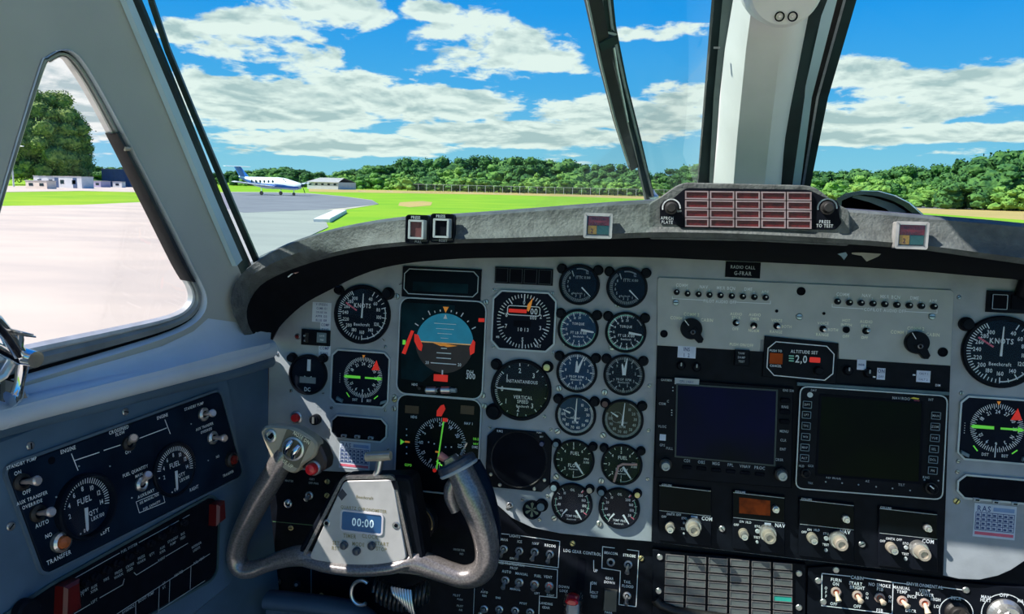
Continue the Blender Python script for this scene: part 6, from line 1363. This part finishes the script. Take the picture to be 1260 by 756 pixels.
yk.part('lettering', MB().text('QUARTZ CHRONOMETER', *yk.l(447.5, 627, ZH), .0042, ZH).text('TIMER', *yk.l(430.5, 660, ZH), .0052, ZH).text('CLOCK', *yk.l(455.5, 660.5, ZH), .0052, ZH).text('SET', *yk.l(413.5, 668.5, ZH), .0050, ZH).text('RST', *yk.l(413, 675, ZH), .0050, ZH).text('MODE', *yk.l(441, 670, ZH), .0050, ZH).text('START', *yk.l(470, 669.5, ZH), .0048, ZH).text('STOP', *yk.l(469.5, 676, ZH), .0048, ZH).text('Beechcraft', *yk.l(449, 612.5, ZH), .0040, ZH), mat('print_olive', (.25, .23, .13), .6), hp_)
for x, y in ((424, 671), (439.5, 678), (458, 671.5)): yk.part('push_button', MB().lathe(*yk.l(x, y, .0135), [(.0052, .0135), (.0050, .018), (.0035, .020), (0, .0205)], 18, False), mat('button_slate', (.06, .07, .09), .3), hp_)
for x, y in ((402, 644), (487.5, 647)): 
    o = yk.part('screw', MB().lathe(*yk.l(x, y, .0135), [(.0048, .0134), (.0048, .0142), (.0036, .0146), (0, .0142)], 16, False), m_screw, hp_)
    o = yk.part('screw_socket', MB().lathe(*yk.l(x, y, .0135), [(.0026, .0148), (0, .0149)], 6, False), m_blackm, hp_)
yk.part('diamond_sticker', MB().prism(yk.L([(415, 609), (421, 601.5), (427, 609), (420.5, 616.5)], ZH), .0134, .0141), mat('sticker_slate', (.05, .055, .07), .5), hp_)
yk.part('corner_mark', MB().prism(yk.L([(481, 592), (486, 592), (489, 603), (485, 603)], ZH), .0134, .0139), m_blackm, hp_)
# chart clip on top of the hub
cl_ = yk.part('chart_clip', MB().tube([(*yk.l(x, y, .01), .01) for x, y in ((450.5, 562.5), (460, 562), (470, 561.5), (481, 561))], [.0058, .0062, .0062, .0056], 14), m_beige)
yk.part('clip_stem', MB().tube([(*yk.l(x, y, .006), .006) for x, y in ((462, 587), (466, 578), (468, 566))], .0045, 10), m_alu, cl_)
yk.part('clip_rib', MB().tube([(*yk.l(x, y, .014), .0155) for x, y in ((452, 560), (464, 559.5), (480, 558.5))], .0012, 8), m_alu, cl_)
# left grip head
H0 = yk.L([(322, 531), (328, 523), (356, 524.5), (368, 527), (386, 538), (393, 546), (389, 562), (372, 573), (367, 582), (358, 581.5), (337, 568), (326.5, 543)], .02)
hd = yk.part('grip_head', MB().stack([(inset(rpoly(H0, .006), .003), .0), (rpoly(H0, .006), .006), (rpoly(H0, .006), .022), (inset(rpoly(H0, .006), .0025), .026)], True), m_beige)
sq = yk.L([(353, 528), (382, 543), (366, 577), (338.5, 565)], .028); sq = rpoly(sq, .002, 3)
pl_ = yk.part('trim_plate', MB().prism(sq, .026, .0275), mat('plate_olive', (.17, .15, .10), .4), hd)
yk.part('trim_print', MB().text('NOSE DN', *yk.l(371, 539, .028), .0048, .0278, -28).text('NOSE UP', *yk.l(351, 569, .028), .0048, .0278, -28), m_yelw, hd)
cxh, cyh = yk.l(360, 553, .03)
yk.part('trim_ring', MB().lathe(cxh, cyh, [(.0155, .0275), (.0150, .0295), (.0125, .0300), (.0120, .0278)], 28, False), m_alu, hd)
for k in (-1, 1):
    a = math.radians(-28); dx, dy = math.cos(a) * .0058 * k, math.sin(a) * .0058 * k; ux, uy = -math.sin(a) * .009, math.cos(a) * .009
    yk.part('trim_rocker', MB().tube([(cxh + dx - ux, cyh + dy - uy, .031), (cxh + dx - ux * .3, cyh + dy - uy * .3, .0345), (cxh + dx + ux * .3, cyh + dy + uy * .3, .0345), (cxh + dx + ux, cyh + dy + uy, .031)], [.0030, .0040, .0040, .0030], 12), m_chrome, hd)
x, y = yk.l(333.5, 536.5, .026); yk.part('socket_ring', MB().lathe(x, y, [(.0085, .026), (.0085, .0285), (.006, .029), (.0055, .0265), (0, .0262)], 20, False), m_alu, hd); yk.part('socket', MB().prism([(x - .004, y - .0015), (x + .001, y - .004), (x + .004, y), (x + .0015, y + .004), (x - .001, y + .0015)], .0266, .0285), m_blackm, hd)
yk.part('head_side', MB().prism(rpoly(yk.L([(386, 538), (398, 548), (405, 565), (403, 577), (394, 581), (372, 574), (388, 560)], .01), .004), -.004, .018, .003), mat('head_dark', (.05, .035, .03), .4), hd)
x, y = yk.l(385.5, 576.5, .02); rb_ = yk.part('button_collar', MB().lathe(x, y, [(.0095, .012), (.0095, .020), (.0078, .022), (.007, .020)], 22, False), m_alu, hd); yk.part('red_button', MB().lathe(x, y, [(.0075, .018), (.0075, .027), (.006, .030), (0, .031)], 20, False), m_redb, hd, label='round red push button')
# right grip cap
cp0 = [(*yk.l(x, y, .015), .0) for x, y in ((541, 583), (584, 560))]
c0 = Vector(yk.l(563, 573.5, .015)); ax = (Vector(yk.l(584, 562, .015)) - Vector(yk.l(542, 583, .015))); ang = math.atan2(ax.y, ax.x); hl = ax.length / 2
nrm = Vector((-math.sin(ang), math.cos(ang)))
def capring(d, k, kz=1.0): return [Vector((c0.x + math.cos(q) * hl * k * math.cos(ang) + nrm.x * d, c0.y + math.cos(q) * hl * k * math.sin(ang) + nrm.y * d, .015 + math.sin(q) * .022 * k * kz)) for q in [2 * math.pi * i / 28 for i in range(28)]]
cap_ = yk.part('grip_cap', MB().loft([capring(-.004, 1.0), capring(.002, 1.04), capring(.006, 1.0), capring(.0075, .9)], True, False, True), mat('cap_slate', (.035, .05, .075), .35))
yk.part('cap_rim', MB().loft([capring(-.006, 1.0), capring(-.0035, 1.06), capring(-.0015, 1.0)], True), m_dimw, cap_)
yk.part('cap_block', MB().prism([tuple(c0 + Vector((math.cos(ang), math.sin(ang))) * a_ + nrm * b_) for a_, b_ in ((-.012, .006), (.004, .006), (.002, .014), (-.010, .014))], .008, .024, .001), m_grip, cap_)
yk.part('cap_switch', MB().tube([tuple((*(c0 + nrm * .010 - Vector((math.cos(ang), math.sin(ang))) * .006), .018)), tuple((*(c0 + nrm * .022 - Vector((math.cos(ang), math.sin(ang))) * .013), .020))], [.0040, .0052], 14), mat('switch_pink', (.55, .20, .18), .4), cap_)
yk.part('cap_lever', MB().tube([tuple((*(c0 + nrm * .010 + Vector((math.cos(ang), math.sin(ang))) * .010), .014)), tuple((*(c0 + nrm * .020 + Vector((math.cos(ang), math.sin(ang))) * .024), .016))], [.0016, .0012], 8), m_alu, cap_)
# dark back shell of the right grip and yoke column
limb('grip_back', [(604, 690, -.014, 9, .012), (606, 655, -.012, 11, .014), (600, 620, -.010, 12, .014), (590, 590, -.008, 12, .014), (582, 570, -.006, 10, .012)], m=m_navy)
yk.part('column', MB().tube([(*yk.l(450, 650, -.02), -.02), (*yk.l(452, 650, -.05), -.05), (*yk.l(456, 652, -.09), -.105)], [.03, .022, .022], 20), m_rubber)
# coiled cord and loop below the hub
cd_ = T('coiled_cord', 'black coiled headset cord with chrome loop hanging under the yoke hub', 'cord', YF, 475, 725, -.02)
hel = []
for i in range(150):
    s = i / 149; px = 462 + 66 * s; py = 724 + 14 * math.sin(s * 3.0); a_ = s * 2 * math.pi * 13
    u, v = cd_.l(px, py); hel.append((u + .002 * math.cos(a_), v + .014 * math.sin(a_), .014 * math.cos(a_)))
cd_.part('coil', MB().tube(hel, .0022, 7), mat('cord_black', (.03, .03, .032), .3, 0, .1, coat=.4))
lo = [(*cd_.l(448 + 12 * math.cos(q), 726 + 15 * math.sin(q)), .010) for q in [math.radians(60 + 250 * i / 20) for i in range(21)]]
cd_.part('loop', MB().tube(lo, .0024, 8), m_alu)
fa = []
for i in range(8):
    P_ = [(*cd_.l(488 + i * 3.2 + 2 * k, 716 + i * .5 + 4 * k * (1 + .25 * i)), .018 + .004 * math.sin(k)) for k in range(4)]; fa.append(P_)
for P_ in fa: cd_.part('bright_turn', MB().tube(P_, .0019, 7), m_alu)
# items behind the yoke on the subpanel
mark(sb, lambda mb: [mb.text(s, *sb.l(x, y, ZS), h_, ZS) for s, x, y, h_ in (('MASTER', 356, 592, .003), ('OXY', 384, 590, .0032), ('OFF PWR', 386, 595, .003), ('EFFECT', 402, 662, .003), ('PILOT', 562, 733, .0032), ('PUSH', 566, 738, .0028), ('PILOT', 566, 746, .0028), ('AIR', 567, 751, .0028), ('INVERTER', 565, 677, .003), ('NO', 568, 682, .003), ('1', 594, 726, .003))], m_dimw, 'dim_lettering')
mark(sb, lambda mb: mb.stroke([sb.l(336, 642), sb.l(420, 650)], .0012, ZS), mat('line_green', (.06, .14, .07), .5), 'green_line')
mark(sb, lambda mb: mb.stroke([sb.l(540, 716), sb.l(584, 722), sb.l(582, 770)], .0008, ZS).stroke([sb.l(383, 700), sb.l(383, 735)], .0008, ZS), m_dimw, 'frame_line')
for x, y in ((343, 715), (366.5, 718.5)): 
    u, v = sb.l(x, y); sb.part('jack', MB().lathe(u, v, [(.0055, 0), (.0055, .004), (.003, .005), (0, .003)], 16, False), m_rubber); sb.part('jack_pin', MB().cyl(u, v, .0024, .003, .006, 10), m_dimw)
screws(sb, [(395.5, 733), (403, 593), (402.5, 610), (358, 650)], scd)
toggle(sb, 381, 610, 0, (200, .005), r=.006, hole=m_dred, ln=.011)
toggle(sb, 355, 620, 0, (40, .010), r=.006, ln=.016)
t = T('rotary_vent', 'dark round vent with brass edge on the panel behind the yoke', 'vent', PS, 516, 640)
t.part('rim', MB().lathe(0, 0, [(.028, 0), (.028, .018), (.025, .021), (.022, .015), (0, .012)], 30, False), m_rubber); t.part('edge', MB().arc(0, 0, .0255, -20, 100, .0016, .0212), m_brass)
# grommet knob bottom left and blue column cover
t = T('ring_control', 'dark round ring knob on the lower left corner of the subpanel', 'knob', PS, 302, 746, .02)
t.part('skirt', MB().lathe(0, 0, [(.016, -.02), (.016, .004), (.013, .006), (.010, .003), (.009, -.002), (0, -.002)], 26, False), m_rubber); t.part('ring', MB().lathe(0, 0, [(.0145, .0055), (.0135, .0068), (.0120, .0055)], 26, False), m_key); t.part('pin', MB().tube([(.012, .004, .002), (.024, .010, .004)], .0035, 8), m_key)
kc = T('knee_cover', 'blue grey curved cover at the bottom edge under the yoke', 'cover', YF, 390, 760, -.04)
kc.part('cover', MB().tube(catmull([(*kc.l(x, y), 0) for x, y in ((330, 738), (370, 742), (410, 747), (440, 755), (462, 775), (475, 810))], 5), [.012] * 26, 14, True, 1.5), mat('cover_blue', (.045, .085, .14), .5, 0, .1, 20))
kc.part('skirt', MB().prism(kc.L([(325, 740), (400, 746), (440, 757), (465, 785), (470, 830), (325, 830)]), -.012, .0, .003), mat('cover_blue', (.045, .085, .14)))
# footwell: floor and bulkhead so that nothing outside shows below the panels
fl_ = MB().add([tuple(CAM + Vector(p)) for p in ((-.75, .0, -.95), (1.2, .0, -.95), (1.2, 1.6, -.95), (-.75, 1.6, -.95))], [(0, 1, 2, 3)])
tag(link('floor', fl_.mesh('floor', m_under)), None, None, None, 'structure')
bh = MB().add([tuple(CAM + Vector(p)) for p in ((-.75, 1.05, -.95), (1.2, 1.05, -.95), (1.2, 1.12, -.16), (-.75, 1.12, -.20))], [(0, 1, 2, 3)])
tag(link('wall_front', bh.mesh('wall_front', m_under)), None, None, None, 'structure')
# ================================================================ glareshield fittings
an = T('annunciator_panel', 'hooded warning annunciator with a grid of dark red lamps on the glareshield', 'display', Fr(atY(925, 258, .829), (1, 0, 0), (0, .06, 1)), 925, 258)
HO = rpoly(an.L([(798, 250), (812, 243), (832, 228.5), (843, 224.5), (992, 228), (1004, 231), (1030, 251), (1046, 259), (1046, 303), (925, 297), (798, 294.5)]), .005)
an.part('hood', MB().stack([(inset(HO, .003), -.16), (HO, -.004), (HO, -.001), (inset(HO, .0012), 0)], False, True), m_leather)
FA = rpoly(an.L([(812, 253), (818, 246), (829, 244), (841, 233.5), (846, 231.5), (990, 233.5), (997, 234.5), (1014, 243), (1030, 247), (1033, 256), (1032, 266), (1036, 274), (1028, 283), (838, 280.5), (832, 276.5), (812, 276)]), .003)
an.part('face', MB().prism(FA, -.002, .0015, .0004), m_blackm)
cxs = [842.3, 872.8, 904.2, 935.8, 967.4, 999]; 
def ry_(x, j): return (235 + (x - 842) * .011) + j * (11.25 + (x - 842) * .0018)
for i in range(5):
    for j in range(4):
        x0, x1 = cxs[i] + .6, cxs[i + 1] - 1.0
        q = [an.l(x0, ry_(x0, j + 1) - 1, .002), an.l(x1, ry_(x1, j + 1) - 1, .002), an.l(x1, ry_(x1, j), .002), an.l(x0, ry_(x0, j), .002)]
        c_ = an.part('warning_lamp', MB().prism(inset(q, .0012), .0014, .003), m_annred); an.part('lamp_rim', MB().frame(q, inset(q, .0014), .0014, .0046, .0025), mat('rim_pink_steel', (.36, .27, .28), .4, .4), c_)
for x, y in ((826, 256), (1018, 256)):
    k = an.part('dimmer_knob', MB().lathe(*an.l(x, y, .002), [(.0070, .0015), (.0070, .0035), (.0056, .004), (.0050, .010), (.0042, .011), (0, .011)], 22, False), m_rubber); 
    an.part('scale_arc', MB().arc(*an.l(x, y, .002), .0092, -100, 90, .0014, .002), m_white if x < 900 else m_key, k)
mark(an, lambda mb: mb.text('APRCH', *an.l(821, 268.5, .002), .0034, .0018).text('PLATE', *an.l(821, 273.5, .002), .0034, .0018).text('PRESS', *an.l(1015, 273, .002), .0034, .0018).text('TO TEST', *an.l(1015, 278, .002), .0034, .0018).text('OFF', *an.l(836, 260, .002), .0022, .0018), m_dimw)
lf = lambda px, py, Y=.826: Fr(atY(px, py, Y), (1, 0, 0), (0, .08, 1))
for x0, y0, x1, y1, m, lb, tx in ((502.5, 270, 523.5, 295, mat('button_dull_red', (.14, .05, .05), .4), 'square press button with dull red centre on the left glareshield', 'PULL'), (533, 268.5, 554.5, 293.5, m_blackm, 'square press button with black centre beside the red one', 'RESET')):
    t = T('press_button', lb, 'button', lf((x0 + x1) / 2, (y0 + y1) / 2, .823), (x0 + x1) / 2, (y0 + y1) / 2)
    o_ = rrect(*t.l(x0 - 4, y1 + 5), *t.l(x1 + 5.5, y0 - 5), .004, 4); t.part('base', MB().frame(o_, inset(o_, .0014), -.006, .001), m_black); t.part('base_plate', MB().prism(inset(o_, .001), -.008, -.001), m_black)
    q = rrect(*t.l(x0, y1 - 1, .01), *t.l(x1 - 1.5, y0 + 1, .01), .001, 3); t.part('rim', MB().frame(q, inset(q, .0022), -.001, .012, .006), m_dimw); t.part('cap', MB().prism(inset(q, .0018), 0, .009, .0006), m)
    mark(t, lambda mb: mb.text('PRESS', *t.l((x0 + x1) / 2 - 1, y0 - 2.3), .0034, .0012).text(tx, *t.l((x0 + x1) / 2 + 2, y1 + 2.5), .0030, .0012), m_dimw)
for (x0, y0, x1, y1), lb in (((718, 263, 754.5, 293), 'clear-framed warning flasher with red and amber lenses left of the annunciator'), ((1099, 273.5, 1142.5, 306), 'clear-framed warning flasher with red and amber lenses at the right')):
    cx_, cy_ = (x0 + x1) / 2, (y0 + y1) / 2; t = T('warning_flasher', lb, 'light', lf(cx_, cy_, .820), cx_, cy_, 0, 'master warning flashers')
    o_ = rrect(*t.l(x0, y1), *t.l(x1, y0), .002, 4); t.part('surround', MB().frame(o_, inset(o_, .0035), -.008, .004, -.002), mat('acrylic_edge', (.38, .37, .36), .2, 0, .15, 90, coat=.6))
    i_ = inset(o_, .0045); xa, xb = min(p[0] for p in i_), max(p[0] for p in i_); ya, yb = min(p[1] for p in i_), max(p[1] for p in i_); ym = ya + (yb - ya) * .50; xm = xa + (xb - xa) * .44
    t.part('backing', MB().box(xa - .001, ya - .001, -.006, xb + .001, yb + .001, -.001), m_blackm)
    t.part('red_lens', MB().box(xa + .002, ym + .0005, -.001, xb - .001, yb - .001, .002), mat('lens_red', (.35, .03, .03), .35, 0, .2, 200)); t.part('amber_lens', MB().box(xa + .002, ya + .002, -.001, xm, ym, .002), mat('lens_amber', (.75, .40, .03), .35, 0, .1)); t.part('teal_lens', MB().box(xm + .0005, ya + .002, -.001, xb - .001, ym, .002), mat('lens_teal', (.05, .19, .18), .35, 0, .1))
    t.part('cover_glass', MB().prism(inset(o_, .003), .003, .0042), m_clear)
    mark(t, lambda mb: mb.text('MASTER', (xa + xb) / 2, (yb + ym) / 2 + .002, .0032, .0022).text('WARNING', (xa + xb) / 2, (yb + ym) / 2 - .0035, .0032, .0022), m_dred)
    mark(t, lambda mb: mb.text('2', (xa + xm) / 2 + .001, (ya + ym) / 2, .005, .0023), m_dred, 'digit')
# dark dome behind the glareshield on the right
dm = T('standby_compass_hood', 'glossy dark rounded hood rising behind the right glareshield', 'cover', Fr(atY(1080, 262, 1.0), (1, 0, 0), (0, 0, 1)), 1080, 262)
xa = dm.l(1031, 240)[0]; xb = dm.l(1134, 262)[0]; yc = dm.l(1080, 236)[1]
prof_ = [(1028, 268), (1030, 244), (1040, 238), (1058, 235), (1080, 235.5), (1100, 241), (1118, 250), (1134, 264), (1136, 270)]
r0 = [Vector((*dm.l(x, y), 0)) for x, y in prof_]; r1 = [Vector((*dm.l(x + 2, y - .5, -.02), -.02)) for x, y in prof_]; r2 = [Vector((*dm.l(x, y + 5, -.10), -.10)) for x, y in prof_]
ri = [Vector((*dm.l(x, y), 0)) for x, y in ((1034, 268), (1036, 247), (1050, 241), (1064, 239.5), (1082, 242), (1098, 247), (1110, 253), (1122, 262), (1126, 270))]; rj = [Vector((p.x, p.y - .002, -.05)) for p in ri]
dm.part('shell', MB().loft([r2, r1, r0, ri]), mat('hood_gloss', (.012, .018, .03), .25, 0, .1, coat=.5)); dm.part('inside', MB().loft([ri, rj], False, False), m_under); dm.part('back', MB().add([tuple(p) for p in rj], [tuple(range(len(rj)))]), m_under)
dm.part('inner_band', MB().loft([[Vector((*dm.l(x, y, -.01), -.01)) for x, y in ((1052, 240), (1075, 243), (1100, 251), (1116, 261))], [Vector((*dm.l(x, y, -.01), -.01)) for x, y in ((1048, 243), (1070, 249), (1090, 257), (1098, 264))]]), mat('band_grey', (.22, .25, .25), .5))
# odds and ends in the shadow under the glareshield
t = T('hanging_tag', 'small pink and white tag hooked under the left glareshield', 'tag', lf(364, 332, .89), 364, 332)
t.part('tag', MB().prism(t.L([(359, 331), (362, 327), (370, 328), (373, 333), (364, 337), (359, 335)]), 0, .002), mat('tag_rose', (.55, .30, .28), .5)); t.part('pin', MB().tube([(*t.l(361, 336), .001), (*t.l(355, 341), .001)], .0009, 6), m_white)
t = T('torn_label', 'torn cream label scrap under the right glareshield', 'label', lf(1070, 318, .842), 1070, 318)
t.part('scrap', MB().prism(t.L([(1048, 311), (1062, 311), (1084, 312.5), (1080, 316), (1066, 322), (1060, 315), (1048, 313)]), 0, .0012), mat('scrap', (.30, .28, .22), .7)); t.part('clip', MB().prism(t.L([(1030, 312.5), (1040, 310.5), (1042, 314), (1038, 320), (1035, 316)]), 0, .003), m_key)

# right cabin side, beyond the frame: lower wall, sill and windshield pillar so that a step to the side still meets a cockpit
rw_ = MB().loft([[CAM + Vector((.80, 1.02, z)), CAM + Vector((.90, .45, z)), CAM + Vector((.98, -.1, z))] for z in (-.95, -.16)], False, False)
tag(link('wall_right', rw_.mesh('wall_right', m_wallb)), None, None, None, 'structure')
tag(link('baseboard_right', MB().tube([CAM + Vector(p) for p in ((.79, 1.02, -.16), (.89, .45, -.16), (.97, -.1, -.16))], .014, 12).mesh('baseboard_right', m_sill)), None, None, None, 'structure')
tag(link('trim_8', MB().tube([mx_(A) + Vector((.01, .02, -.03)), mx_(A2), mx_(A2) + D2.reflect(Vector((1, 0, 0))) * .6], .022, 12).mesh('trim_8', m_wall)), None, None, None, 'structure')
